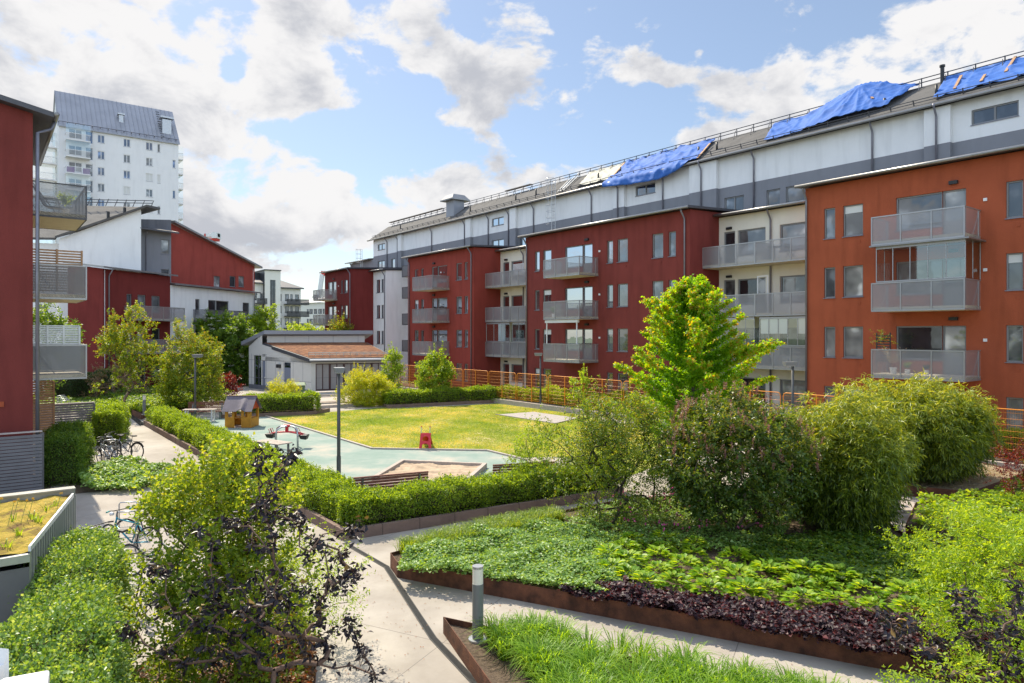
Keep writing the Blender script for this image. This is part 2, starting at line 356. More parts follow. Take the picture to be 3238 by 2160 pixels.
class Fac:
    """a facade plane: t runs along it, s goes into the building, z up"""
    def __init__(self, p0, u, inw): self.p = Vector(p0); self.u = Vector(u).normalized(); self.w = Vector(inw).normalized()
    def pt(self, t, s, z): q = self.p + self.u * t + self.w * s; return (q.x, q.y, z)
    def t(self, px, s=0.0):
        r = (px - CX) / F; b = self.p + self.w * s
        return (b.x - r * b.y) / (r * self.u.y - self.u.x)
    def z(self, px, py, s=0.0):
        q = self.pt(self.t(px, s), s, 0); return zat(py, q[1])
    def box(self, mb, t0, t1, s0, s1, z0, z1):
        c = [self.pt(t0, s0, z0), self.pt(t1, s0, z0), self.pt(t1, s1, z0), self.pt(t0, s1, z0)]
        return mb.hexa(c + [(x, y, z1) for x, y, _ in c])
    def wall(self, mb, t0, t1, z0, z1, holes=(), s=0.0, reveal=.12):
        """a flat wall with real openings and their reveals; z1 may be (left, right)"""
        za, zb = z1 if isinstance(z1, tuple) else (z1, z1); zm = min(za, zb)
        holes = [h for h in holes if h[1] > t0 and h[0] < t1]
        ts = sorted({t0, t1} | {h[0] for h in holes} | {h[1] for h in holes}); zs = sorted({z0, zm} | {h[2] for h in holes} | {h[3] for h in holes})
        for i in range(len(ts) - 1):
            for j in range(len(zs) - 1):
                a, b, c, d = ts[i], ts[i + 1], zs[j], zs[j + 1]; mt, mz = (a + b) / 2, (c + d) / 2
                if any(h[0] < mt < h[1] and h[2] < mz < h[3] for h in holes): continue
                mb.quad(self.pt(a, s, c), self.pt(b, s, c), self.pt(b, s, d), self.pt(a, s, d))
        if za != zb: mb.poly([self.pt(t0, s, zm), self.pt(t1, s, zm), self.pt(t1, s, zb), self.pt(t0, s, za)] if (za > zm and zb > zm) else ([self.pt(t0, s, zm), self.pt(t1, s, zm), self.pt(t0, s, za)] if za > zb else [self.pt(t0, s, zm), self.pt(t1, s, zm), self.pt(t1, s, zb)]))
        for h in holes:
            a, b, c, d = h[:4]; s2 = s + reveal
            mb.quad(self.pt(a, s, c), self.pt(a, s2, c), self.pt(a, s2, d), self.pt(a, s, d)); mb.quad(self.pt(b, s, c), self.pt(b, s, d), self.pt(b, s2, d), self.pt(b, s2, c))
            mb.quad(self.pt(a, s, c), self.pt(b, s, c), self.pt(b, s2, c), self.pt(a, s2, c)); mb.quad(self.pt(a, s, d), self.pt(a, s2, d), self.pt(b, s2, d), self.pt(b, s, d))
    def window(self, parent, h, s=0.0, reveal=.12, frame=None, pane=None, name='window', mull=(), fw=.06, sill=True, blind=False, low=0.0):
        a, b, c, d = h[:4]; a, b = min(a, b), max(a, b); s0 = s + reveal - .045; s1 = s + reveal + .03
        m = MB(); B = self.box
        B(m, a, a + fw, s0, s1, c, d); B(m, b - fw, b, s0, s1, c, d); B(m, a + fw, b - fw, s0, s1, d - fw, d); B(m, a + fw, b - fw, s0, s1, c, c + fw)
        for q in mull: tm = a + (b - a) * q; B(m, tm - fw * .6, tm + fw * .6, s0, s1, c + fw, d - fw)
        if low: B(m, a + fw, b - fw, s0 + .01, s1, c + fw, c + low)
        o = m.build(name, frame or M_FRAME, parent)
        p = MB(); mid = s + reveal; p.quad(self.pt(a + fw, mid, c + fw), self.pt(b - fw, mid, c + fw), self.pt(b - fw, mid, d - fw), self.pt(a + fw, mid, d - fw))
        p.build('pane', pane or random.choice(M_PANES), o)
        if blind:
            q = MB(); lo = c + fw + (d - c) * (0 if blind is True else 1 - blind)
            self.box(q, a + fw, b - fw, mid - .02, mid - .008, lo, d - fw); q.build('blind', M_BLIND, o)
        if sill:
            q = MB(); self.box(q, a - .03, b + .03, s - .05, s0 - .002, c - .035, c - .002); q.build('sill', M_PIPE, o)
        return o
    def tube(self, parent, name, m, pts, r, sides=8): mb = MB(); mb.tube([self.pt(*p) for p in pts], r, sides); return mb.build(name, m, parent, smooth=True)
    def downpipe(self, parent, t, ztop, s=0.0, z0=0.05, r=.05):
        return self.tube(parent, 'downpipe', M_PIPE, [(t, s - .42, ztop), (t, s - .40, ztop - .12), (t, s - .12, ztop - .50), (t, s - .09, ztop - .62), (t, s - .09, z0)], r)
    def balcony(self, parent, t0, t1, z, depth, s=0.0, nf=3, rail_h=1.05, slab=.17, ends=(True, True), panel=None, dark=False, slabm=None):
        """deck with railing frame and perforated panels on the front and both ends"""
        t0, t1 = min(t0, t1), max(t0, t1); f = s - depth; m = MB()
        self.box(m, t0, t1, f, s - .002, z, z + slab); o = m.build('balcony', slabm or M_DECK, parent)
        r = MB(); zt = z + slab + rail_h; B = self.box
        B(r, t0 - .02, t1 + .02, f - .035, f + .015, zt - .05, zt); B(r, t0 - .02, t1 + .02, f - .03, f + .01, z - .01, z + .05)
        for i in range(nf + 1): tt = t0 + (t1 - t0) * i / nf; B(r, tt - .022, tt + .022, f - .033, f + .012, z + .05, zt - .05)
        for e, on in ((t0, ends[0]), (t1, ends[1])):
            if not on: continue
            B(r, e - .02, e + .02, f + .016, s - .01, zt - .045, zt - .005); B(r, e - .02, e + .02, f + .012, s - .01, z - .008, z + .05)
            B(r, e - .02, e + .02, s - .25, s - .21, z + .05, zt - .05)
            r.tube([self.pt(e + .03, s - .1, zt - .1), self.pt(e + .03, s - .75, z + slab)], .014, 5)
        r.build('railing', M_DSHEET if dark else M_RAIL, o)
        p = MB(); pm = panel or (M_PERFD if dark else M_PERF)
        p.quad(self.pt(t0, f - .008, z + .05), self.pt(t1, f - .008, z + .05), self.pt(t1, f - .008, zt - .05), self.pt(t0, f - .008, zt - .05))
        for e, on in ((t0, ends[0]), (t1, ends[1])):
            if on: p.quad(self.pt(e, f, z + .05), self.pt(e, s - .02, z + .05), self.pt(e, s - .02, zt - .05), self.pt(e, f, zt - .05))
        p.build('rail_panel', pm, o)
        return o
# ================================================================ the row of houses on the right
FM = Fac((14.4, 33.5), U, V)
SILL = [1.06, 3.89, 6.72, 9.55]; HEADZ = [z + 1.45 for z in SILL]; DECK = [3.13, 5.96, 8.79]
ORD = ['first', 'second', 'third', 'fourth', 'fifth', 'sixth', 'seventh', 'eighth', 'ninth', 'tenth', 'eleventh', 'twelfth', 'thirteenth', 'fourteenth', 'fifteenth', 'sixteenth']
def span(fac, a, b, s=0.0):
    x, y = fac.t(a, s), fac.t(b, s); return (min(x, y), max(x, y))
def roof_slab(fac, parent, t0, t1, s0, z0, s1, z1, th=.14, m=None, gut=True, name='roof', o0=.25, o1=.25):
    mb = MB(); a, b = t0 - o0, t1 + o1
    mb.hexa([fac.pt(a, s0, z0), fac.pt(b, s0, z0), fac.pt(b, s1, z1), fac.pt(a, s1, z1), fac.pt(a, s0, z0 + th), fac.pt(b, s0, z0 + th), fac.pt(b, s1, z1 + th), fac.pt(a, s1, z1 + th)])
    r = mb.build(name, m or M_DSHEET, parent)
    if gut: fac.tube(r, 'gutter', M_GUT, [(a, s0 - .07, z0 + .04), (b, s0 - .07, z0 + .04)], .075)
    return r
def house_block(label, cat, t0, t1, wallm, cols, rows, doors, bal, eave=12.12, s=0.0, pipes=(), depth=7.0, side=None, lowrow=None, extra=(), blinds=(), seed=0, name='apartment_building'):
    random.seed(seed)
    e = empty(name, FM.pt(t0, s, 0), label, cat)
    e_inv = Vector(e.location)
    holes = []; wins = []
    for r in rows:
        for c in cols:
            a, b = span(FM, c[0], c[1], s); h = (a, b, SILL[r], HEADZ[r]); holes.append(h); wins.append(('w', h, r, c))
        for d in doors:
            if r == 0: continue
            a, m_, b = FM.t(d[0], s), FM.t(d[1], s), FM.t(d[2], s)      # window part then door part (or the reverse)
            wa = (min(a, m_), max(a, m_), SILL[r] - .0, HEADZ[r]); da = (min(m_, b), max(m_, b), DECK[r - 1] + .17, HEADZ[r])
            if len(d) > 3: wa, da = (min(m_, b), max(m_, b), SILL[r], HEADZ[r]), (min(a, m_), max(a, m_), DECK[r - 1] + .17, HEADZ[r])
            holes += [wa, da]; wins += [('b', wa, r, d), ('d', da, r, d)]
    for x in extra:
        a, b = span(FM, x[0], x[1], s); h = (a, b, x[2], x[3]); holes.append(h); wins.append(('x', h, 0, x))
    mb = MB(); FM.wall(mb, t0, t1, 0, eave, holes, s)
    # side walls and back
    for tt in (t0, t1): mb.poly([FM.pt(tt, s, 0), FM.pt(tt, depth, 0), FM.pt(tt, depth, eave + .28), FM.pt(tt, s, eave)])
    wall = mb.build('wall', wallm, e); 
    inner = MB()   # the dim rooms behind the openings: one partition a little way in
    inner.quad(FM.pt(t0 + .1, s + 1.2, .2), FM.pt(t1 - .1, s + 1.2, .2), FM.pt(t1 - .1, s + 1.2, eave - .3), FM.pt(t0 + .1, s + 1.2, eave - .3)); inner.build('inner_wall', M_DGREYP, e)
    for k, h, r, c in wins:
        if k == 'w': FM.window(e, h, s, blind=random.choice([False, False, False, False, .3]) if (h[1] - h[0]) < 1.6 else False)
        elif k == 'b': FM.window(e, h, s)
        elif k == 'x': FM.window(e, h, s, name='door' if h[2] < .4 else 'window')
        else: FM.window(e, h, s, sill=False, name='balcony_door', low=.75)
        if k == 'd':
            q = MB(); tm = (h[0] + h[1]) / 2; FM.box(q, tm - .16, tm + .16, s - .14, s - .002, h[3] + .22, h[3] + .36); q.build('wall_light', M_BLACK, e)
            q = MB(); FM.box(q, h[0] - .75, h[0] - .62, s - .05, s - .002, h[3] - .65, h[3] - .53); q.build('vent_cover', M_WFRAME, e)
        if k == 'w' and h[1] - h[0] > .55:
            q = MB(); FM.box(q, h[0] + .1, h[0] + .22, s - .02, s - .002, h[2] - .36, h[2] - .24); q.build('vent_cover', wallm, e)
    for (p0, p1, depthb, lev) in bal:
        a, b = sorted((FM.t(p0, s - depthb), FM.t(p1, s - depthb)))
        for i in lev: FM.balcony(e, a, b, DECK[i], depthb, s)
    roof_slab(FM, e, t0, t1, s - .45, eave + .02, depth - .01, eave + .42)
    for p in pipes: FM.downpipe(e, FM.t(p, s - .1), eave + .02, s)
    # parent inverse: keep world placement while the thing's origin sits at its base
    return e
EMP_FIX = []
t_or0, t_or1 = -13.0, 0.0
orange = house_block('orange plastered house nearest on the right, with three wide balconies one above the other', 'building', t_or0, t_or1, M_ORANGE,
    [(2605.7, 2641), (2666, 2729), (3181, 3236)], [0, 1, 2, 3], [(2833, 2980, 3055)], [(2757, 3050, 1.7, (0, 1, 2))], pipes=(2549,), seed=3)
# the glazed-in middle balcony of the orange house
def glazing(parent, fac, t0, t1, z0, z1, depth, s, n, roofp=True, m=None, blinds=()):
    f = s - depth + .06; fr = MB(); gl = MB()
    for i in range(n + 1):
        tt = t0 + (t1 - t0) * i / n; fac.box(fr, tt - .014, tt + .014, f - .014, f + .014, z0, z1)
    for e_ in (t0, t1):
        for k in (.5, 1): ss = f + (s - f) * k - .03; fac.box(fr, e_ - .012, e_ + .012, ss - .012, ss + .012, z0, z1)
        gl.quad(fac.pt(e_, f, z0), fac.pt(e_, s, z0), fac.pt(e_, s, z1), fac.pt(e_, f, z1))
    fac.box(fr, t0, t1, f - .03, f + .03, z1 - .1, z1); fac.box(fr, t0, t1, f - .03, f + .03, z0, z0 + .05)
    g = fr.build('balcony_glazing', M_RAIL, parent)
    for a, b in blinds:
        q = MB(); fac.box(q, t0 + (t1 - t0) * a, t0 + (t1 - t0) * b, f + .03, f + .045, z0 + (z1 - z0) * .42, z1 - .1); q.build('roller_blind', M_BLIND, g)
    gl.quad(fac.pt(t0, f, z0), fac.pt(t1, f, z0), fac.pt(t1, f, z1), fac.pt(t0, f, z1)); gl.build('glass', M_BGLASS, g)
    if roofp:
        q = MB(); fac.box(q, t0 - .2, t1 + .2, s - depth - .18, s - .003, z1, z1 + .06); q.build('balcony_roof', M_GUT, g)
    return g
a, b = sorted((FM.t(2768, -1.7), FM.t(3050, -1.7)))
glazing(orange, FM, a, b, DECK[1] + 1.24, DECK[2] - .08, 1.66, 0, 5)

middle = house_block('long dark red house in the middle of the row, behind the golden tree', 'building', 6.92, 21.8, M_RED,
    [(1691, 1706), (1717, 1743), (1919, 1938), (1952, 1985), (2062, 2097), (2114, 2137)], [0, 1, 2, 3], [(1786, 1842, 1873)], [(1720, 1832, 1.7, (0, 1, 2))], pipes=(1664.5, 2164), seed=5,
    extra=[(1778, 1819, .12, 2.5), (1843, 1870, 1.06, 2.5)][:0])
# awning under the middle balcony and its posts
aw = MB(); a, b = sorted((FM.t(1725, -1.6), FM.t(1828, -1.6))); FM.box(aw, a, b, -1.66, -1.5, DECK[1] - .22, DECK[1] - .04); awo = aw.build('awning', M_BLIND, middle)
aw = MB()
for tt in (a + .15, b - .1): FM.box(aw, tt - .03, tt + .03, -1.6, -1.54, DECK[0] + 1.22, DECK[1] - .22)
aw.build('awning_post', M_WFRAME, awo)
third = house_block('warm red house further along the row, behind the round green shrub', 'building', 28.57, 39.5, M_RED2,
    [(1310.7, 1323), (1331, 1340), (1442, 1460), (1468.5, 1479.5)], [0, 1, 2, 3], [(1365, 1382, 1414, 1)], [(1305, 1367.5, 1.7, (0, 1, 2))], pipes=(1293, 1489), seed=8)
far_red = house_block('smallest dark red house at the far left end of the row', 'building', 52.3, 59.3, M_DRED,
    [(1077.7, 1084), (1088, 1098.5)], [0, 1, 2, 3], [(1036, 1050, 1063)], [(991, 1021, 1.7, (0, 1, 2))], pipes=(1106,), seed=9)

def bay(label, t0, t1, s, wallm, doors, wins, bals, pipe, seed, eave=11.9, split=None, glaze=None):
    random.seed(seed); e = empty('recessed_bay', FM.pt(t0, s, 0), label, 'building')
    holes = []; items = []
    for lev in range(4):
        for (p0, p1, kind) in doors + wins:
            a, b = span(FM, p0, p1, s); a, b = max(a, t0 + .1), min(b, t1 - .08)
            zf = (0.12 if lev == 0 else DECK[lev - 1] + .17); z0 = zf if kind == 'd' else SILL[lev]
            h = (a, b, z0, HEADZ[lev]); holes.append(h); items.append((h, kind))
    mb = MB(); FM.wall(mb, t0, t1, 0, eave, holes, s); mb.build('wall', wallm, e)
    mb = MB(); mb.quad(FM.pt(t0 + .05, s + 1.2, .1), FM.pt(t1 - .05, s + 1.2, .1), FM.pt(t1 - .05, s + 1.2, eave - .2), FM.pt(t0 + .05, s + 1.2, eave - .2)); mb.build('inner_wall', M_DGREYP, e)
    for h, k in items:
        FM.window(e, h, s, sill=(k != 'd'), name='balcony_door' if k == 'd' else 'window', fw=.08)
        if k == 'd':
            q = MB(); FM.box(q, h[0] + .2, h[0] + .55, s - .12, s - .002, h[3] + .12, h[3] + .26); q.build('wall_light', M_BLACK, e)
    for (p0, p1, s_f) in bals:
        a, b = sorted((FM.t(p0, s_f), FM.t(p1, s_f)))
        for z in DECK: FM.balcony(e, a, b, z, s - s_f, s, nf=3 if b - a > 2.4 else 2)
    roof_slab(FM, e, t0, t1, s - .5, eave + .02, 6.99, eave + .35, o0=-.02, o1=-.02)
    if pipe: FM.downpipe(e, FM.t(pipe, s), eave + .02, s)
    if glaze:
        for (p0, p1, n, bl) in glaze:
            a, b = sorted((FM.t(p0, 1.25), FM.t(p1, 1.25))); glazing(e, FM, a + .03, b - .03, DECK[0] + 1.24, DECK[1] - .06, s - 1.2, s, n, False, blinds=bl)
    return e
bay1 = bay('cream recessed bay between the orange house and the long dark red house, paired balconies', .01, 6.91, 2.75, M_CREAM, [(2288.5, 2324.5, 'd')], [(2333, 2421, 'w'), (2466, 2556, 'w')],
    [(2221.6, 2387, 1.2), (2389, 2560, 1.2)], 2439, 12, glaze=[(2250, 2387, 5, ()), (2400, 2556, 5, ((.42, .98), (0, .22)))])
bay2 = bay('narrow cream recessed bay between the long dark red house and the warm red house', 21.81, 28.56, 2.75, M_CREAM, [(1590, 1610, 'd')], [(1616.5, 1652, 'w')],
    [(1535, 1612, 1.2), (1614, 1664, 1.2)], 1657, 14, glaze=[(1537, 1612, 3, ()), (1620, 1662, 2, ((.3, .9),))])
# white narrow wing between the far red house and the warm red house
random.seed(4)
ww = empty('narrow_wing', FM.pt(49.3, 2.77, 0), 'narrow white wing with paired slit windows beside the smallest dark red house', 'building')
holes = [(*span(FM, a, b, 2.77), SILL[r], HEADZ[r]) for r in range(4) for a, b in ((1190.5, 1201.6), (1206, 1213))]
mb = MB(); FM.wall(mb, 49.3, 52.29, 0, 11.9, holes, 2.77)
mb.poly([FM.pt(49.3, 2.77, 0), FM.pt(49.3, 7, 0), FM.pt(49.3, 7, 12.1), FM.pt(49.3, 2.77, 11.9)]); mb.build('wall', M_WHITE, ww); mb = MB(); FM.wall(mb, 39.51, 49.29, 0, 12.0, [], 5.45); mb.build('set_back_wall', M_WHITE, ww)
for h in holes: FM.window(ww, h, 2.77, frame=M_DSHEET)
roof_slab(FM, ww, 49.3, 52.3, 2.3, 11.95, 6.99, 12.2, o1=-.02); FM.downpipe(ww, FM.t(1216, 2.7), 11.9, 2.77)
roof_slab(FM, ww, 39.52, 49.0, 5.0, 12.03, 6.99, 12.2, o0=-.02, o1=-.02)
for z in DECK + [11.1]: FM.balcony(ww, 42.5, 47.6, z, 1.6, 5.44, dark=True)
# rear building -------------------------------------------------------------
rear = empty('apartment_building', FM.pt(0, 7, 0), 'long white and grey top storey standing behind the red houses, dark roof half under tarpaulins', 'building')
SR, ZE, ZB, T0R, T1R = 7.0, 16.72, 14.7, -16.0, 60.8
whit = [(3071.6, 3221.6, 15.38, 16.13), (2009.7, 2072, 15.35, 16.1), (1555, 1593, 15.35, 16.1), (1194.6, 1217, 15.35, 16.1)]
greyw = [(2291, 2352.5), (2424, 2467), (2485, 2545), (1555, 1593), (1639, 1663), (1237, 1249), (1194, 1216), (1780, 1800), (2700, 2760)]
hw = [(*span(FM, a, b, SR), c, d) for a, b, c, d in whit]; hg = [(*span(FM, a, b, SR), 12.75, 14.0) for a, b in greyw]
mb = MB(); FM.wall(mb, T0R, T1R, ZB, ZE, hw, SR); mb.poly([FM.pt(T1R, SR, ZB), FM.pt(T1R, 14, ZB), FM.pt(T1R, 14, 16.7), FM.pt(T1R, 9.3, 18.6), FM.pt(T1R, SR, ZE)])
mb.poly([FM.pt(T0R, SR, 0), FM.pt(T0R, 14, 0), FM.pt(T0R, 14, 16.7), FM.pt(T0R, 9.3, 18.6), FM.pt(T0R, SR, ZE)]); mb.build('upper_wall', M_WHITE, rear)
mb = MB(); FM.wall(mb, T0R, T1R, 0, ZB, hg, SR); mb.quad(FM.pt(T1R, SR, 0), FM.pt(T1R, 14, 0), FM.pt(T1R, 14, ZB), FM.pt(T1R, SR, ZB))
mb.quad(FM.pt(T0R, 14, 0), FM.pt(T1R, 14, 0), FM.pt(T1R, 14, 16.7), FM.pt(T0R, 14, 16.7)); mb.build('lower_wall', M_GREYP, rear)
for h in hw: FM.window(rear, h, SR, mull=(.5,), pane=M_PANES[2], fw=.07)
for h in hg: FM.window(rear, h, SR, mull=(.5,) if h[1] - h[0] > 1.3 else (), fw=.07, pane=M_PANES[1])
for a, b in ((2921.6, 3004.7), (2179, 2265), (1937.6, 1973), (1611, 1630), (1471, 1487), (1257, 1268)):
    t0, t1 = span(FM, a, b, SR - .3); t1 = min(t1, t0 + 3.2)
    mb = MB(); FM.box(mb, t0, t1, SR - .3, SR - .003, 12.3, ZB - .001); p = mb.build('pier', M_GREYP, rear)
    mb = MB(); FM.box(mb, t0, t1, SR - .3, SR - .003, ZB + .001, ZE - .12); mb.build('pier_top', M_WHITE, p)
for p in (1223, 1256, 1364, 1468, 1543, 1607, 1686, 1869, 1952, 2095, 2216, 2383, 2758, 2960):
    s_ = SR - .3 if p in (2960, 2216, 1952) else SR; FM.downpipe(rear, FM.t(p, s_ - .1), ZE - .02, s_, z0=12.35, r=.055)
ROOFZ = lambda s: ZE + .02 + (s - 6.5) * (18.72 - ZE) / (9.3 - 6.5)
mb = MB()
for (sa, za, sb, zb) in ((6.5, ZE + .02, 9.3, 18.72), (9.3, 18.72, 14.4, 16.6)):
    a, b = T0R - .2, T1R + .45; mb.hexa([FM.pt(a, sa, za - .12), FM.pt(b, sa, za - .12), FM.pt(b, sb, zb - .12), FM.pt(a, sb, zb - .12), FM.pt(a, sa, za), FM.pt(b, sa, za), FM.pt(b, sb, zb), FM.pt(a, sb, zb)])
rroof = mb.build('roof', M_FELT, rear)
FM.tube(rroof, 'gutter', M_GUT, [(T0R, 6.42, ZE - .03), (T1R + .5, 6.42, ZE - .03)], .085)
mb = MB()      # snow guard: two rails on short brackets
for z_, s_ in ((.14, 6.85), (.30, 6.80)): mb.tube([FM.pt(T0R, s_, ROOFZ(s_) + z_), FM.pt(T1R, s_, ROOFZ(s_) + z_)], .022, 5)
t = T0R
while t < T1R: mb.bar(FM.pt(t, 6.9, ROOFZ(6.9)), FM.pt(t, 6.78, ROOFZ(6.8) + .34), .05, .04); t += 1.15
mb.build('snow_guard', M_DSHEET, rroof)
mb = MB()      # ridge rail with brackets
for z_ in (.18, .40): mb.tube([FM.pt(T0R, 9.15, 18.72 + z_), FM.pt(T1R - .5, 9.15, 18.72 + z_)], .03, 5)
t = T0R
while t < T1R - .5:
    mb.bar(FM.pt(t, 9.15, 18.62), FM.pt(t, 9.15, 19.15), .05, .04); mb.bar(FM.pt(t, 8.75, 18.35), FM.pt(t + .1, 9.15, 19.0), .035, .03); t += 1.3
mb.build('ridge_rail', M_DSHEET, rroof)
mb = MB()      # stretches of timber walkway along the ridge
for p0, p1 in ((1232, 1290), (1600, 1680), (1290, 1400)):
    a, b = span(FM, p0, p1, 9.1); FM.box(mb, a, b, 8.95, 9.35, 19.12, 19.18)
mb.build('ridge_walkway', M_WOODG, rroof)
for p in (1266, 1487, 1631, 1695, 1892, 1962, 2209, 2267, 2797, 2961):
    q = FM.pt(FM.t(p, 7.7), 7.7, 0); zr = ROOFZ(7.7); mb = MB(); mb.cyl(q[0], q[1], zr - .1, zr + .5, .07, 10); mb.build('vent_pipe', M_BLACK, rroof, smooth=True)
q = FM.pt(FM.t(2980, 9), 9, 0); mb = MB(); mb.cyl(q[0], q[1], 18.4, 19.4, .1, 10); mb.cyl(q[0], q[1], 19.4, 19.5, .14, 10); mb.build('vent_pipe', M_BLACK, rroof)
# big ventilation hood on the roof
t0, t1 = span(FM, 1413, 1450, 8.2); t1 = t0 + 1.5
mb = MB(); FM.box(mb, t0, t1, 7.6, 8.9, 17.2, 19.3); hood = mb.build('ventilation_hood', M_SHEET, rroof)
mb = MB(); tm, sm = (t0 + t1) / 2, 8.25
lo = [FM.pt(tm + a * 1.15, sm + b * 1.1, 19.35) for a, b in ((-1, -1), (1, -1), (1, 1), (-1, 1))]; hi = [FM.pt(tm + a * .75, sm + b * .7, 19.85) for a, b in ((-1, -1), (1, -1), (1, 1), (-1, 1))]
mb.hexa(lo + hi); FM.box(mb, tm - 1.2, tm + 1.2, sm - 1.15, sm + 1.15, 19.22, 19.345); mb.build('hood_cap', M_GUT, hood)
# lower grey end of the rear building
rear2 = empty('low_end_house', FM.pt(T1R, 7, 0), 'lower grey end of the rear building left of its roof, behind the narrow white wing', 'building')
mb = MB(); FM.wall(mb, T1R + .01, 67.6, 0, 14.35, [], 7.02); mb.quad(FM.pt(67.6, 7.02, 0), FM.pt(67.6, 13, 0), FM.pt(67.6, 13, 14.8), FM.pt(67.6, 7.02, 14.35)); mb.build('wall', M_GREYP, rear2)
roof_slab(FM, rear2, T1R + .5, 67.6, 6.55, 14.36, 13, 15.2, o0=-.02, o1=.5); FM.downpipe(rear2, 66.8, 14.3, 7.02, z0=12.2)
# caged roof ladders
def cage_ladder(label, t, s, z0, z1, out=1, parentless=True):
    e = empty('caged_ladder', FM.pt(t, s, z0), label, 'ladder'); r = MB()
    for d in (-.22, .22): r.tube([FM.pt(t + d, s, z0), FM.pt(t + d, s, z1 + .9)], .025, 5)
    z = z0 + .2
    while z < z1 + .8: r.tube([FM.pt(t - .22, s, z), FM.pt(t + .22, s, z)], .014, 4); z += .28
    r.build('ladder_rails', M_GALV, e); c = MB()
    zc = z0 + 1.6
    pts = lambda z: [FM.pt(t - .22, s, z), FM.pt(t - .36, s - .35, z), FM.pt(t - .15, s - .7, z), FM.pt(t + .15, s - .7, z), FM.pt(t + .36, s - .35, z), FM.pt(t + .22, s, z)]
    while zc < z1 + 1.0: c.tube(pts(zc), .014, 4); zc += .55
    for i in range(1, 5): c.tube([pts(z0 + 1.6)[i], pts(z1 + .95)[i]], .012, 4)
    c.build('safety_cage', M_GALV, e); return e
cage_ladder('caged steel ladder on the white rear wall below the left end of the beige tarpaulin', FM.t(1750, 6.2), 6.2, 12.6, 17.2)
cage_ladder('caged steel ladder at the far left end of the rear building', FM.t(1152, 6.9), 6.5, 12.5, 14.9)
# ladders lying on the roof
for i, (p0, p1, lb) in enumerate(((1776, 1835, 'aluminium ladder lying up the roof slope just left of the beige tarpaulin'), (1768, 1808, 'second aluminium ladder lying on the roof, lower and further left'))):
    mb = MB(); a = FM.pt(FM.t(p0, 6.8), 6.8, ROOFZ(6.8) + .14); b_s = 9.6 if i == 0 else 8.8; b = FM.pt(FM.t(p1, b_s), b_s, ROOFZ(b_s) + .2)
    dv = Vector((U.x, U.y, 0)) * .22
    for sg in (-1, 1): mb.bar(Vector(a) + dv * sg, Vector(b) + dv * sg, .05, .05)
    for k in range(14): p = Vector(a).lerp(Vector(b), (k + .5) / 14); mb.bar(p - dv, p + dv, .03, .03)
    tag(mb.build('roof_ladder', M_GALV, None), lb, 'ladder')
# tarpaulins draped on the roof -------------------------------------------------
def fold(x, y, seed):
    r = np.random.default_rng(seed); z = np.zeros_like(x)
    for k in range(11):
        a = r.uniform(.1, 1.2) * r.choice([-1, 1]); f = r.uniform(.9, 3.6); ph = r.uniform(0, 6.28); q = (x * math.cos(a) + y * math.sin(a)) * f + ph + 1.3 * np.sin(x * .35 + y * .8 + ph)
        z += (1 - np.abs(np.sin(q))) ** 3 * r.uniform(.3, 1) / (1 + f * .45)
    z += .25 * (1 - np.abs(np.sin(x * 2.1 + y * 4.5 + 2 * np.sin(x * .6)))) ** 4
    return z
def tarp(label, m, edge_top, edge_bot, seed, amp=.16, peak=None, hang=0.0, n=(70, 34)):
    """edge_top / edge_bot: (t, s) polylines from the near end to the far end"""
    a, b = n; P = np.zeros((a, b, 3)); T = np.linspace(0, 1, a); Q = np.linspace(0, 1, b)
    def interp(poly, x):
        ts = np.linspace(0, 1, len(poly)); return np.interp(x, ts, [p[0] for p in poly]), np.interp(x, ts, [p[1] for p in poly])
    for i, x in enumerate(T):
        t1, s1 = interp(edge_top, x); t0, s0 = interp(edge_bot, x)
        for j, y in enumerate(Q):
            t = t0 + (t1 - t0) * y; s = s0 + (s1 - s0) * y; P[i, j] = (t, s, 0)
    Z = fold(P[..., 0], P[..., 1] * 1.4, seed) * amp
    out = np.zeros_like(P)
    for i in range(a):
        for j in range(b):
            t, s, _ = P[i, j]; z = ROOFZ(min(s, 9.35)) + .06 + Z[i, j]
            if s < 6.45: z = ROOFZ(6.45) + .05 - (6.45 - s) * 2.2; s = 6.36 - (6.45 - s) * .15 - Z[i, j] * .8
            if s > 9.35: z -= (s - 9.35) * .4
            if peak:
                dd_ = math.hypot((t - peak[0]) / peak[3], (s - peak[1]) / 2.9); k_ = max(0, 1 - dd_); th = math.atan2(s - peak[1], (t - peak[0]) * .8)
                z += peak[2] * k_ ** 1.15 + .16 * min(1, dd_ * 2.2) * max(0, 1.25 - dd_) * (1 - abs(math.sin(th * 7.0 + .6 * math.sin(th * 3)))) ** 1.6
            out[i, j] = FM.pt(t, s, z)
    mb = MB(); mb.grid(out); o = mb.build('tarpaulin', m, None, smooth=True)
    so_ = o.modifiers.new('thick', 'SOLIDIFY'); so_.thickness = .012
    return tag(o, label, 'tarpaulin', 'tarpaulins on the roof')
ft = lambda p, s: FM.t(p, s)
tarp('blue tarpaulin draped over the roof left of centre, its lower edge hanging over the gutter', M_BLUE, [(ft(2262, 9.3), 9.35), (ft(2120, 9.3), 9.35), (ft(2010, 9.3), 9.35), (ft(1985, 9.2), 9.2)],
     [(ft(2205, 6.6), 6.6), (ft(2140, 6.3), 6.25), (ft(2080, 6.3), 6.12), (ft(2000, 6.3), 6.15), (ft(1912, 6.5), 6.3)], 5, .22, n=(90, 44))
tp = (ft(2716, 8.8), 8.9, 1.05, 3.4)
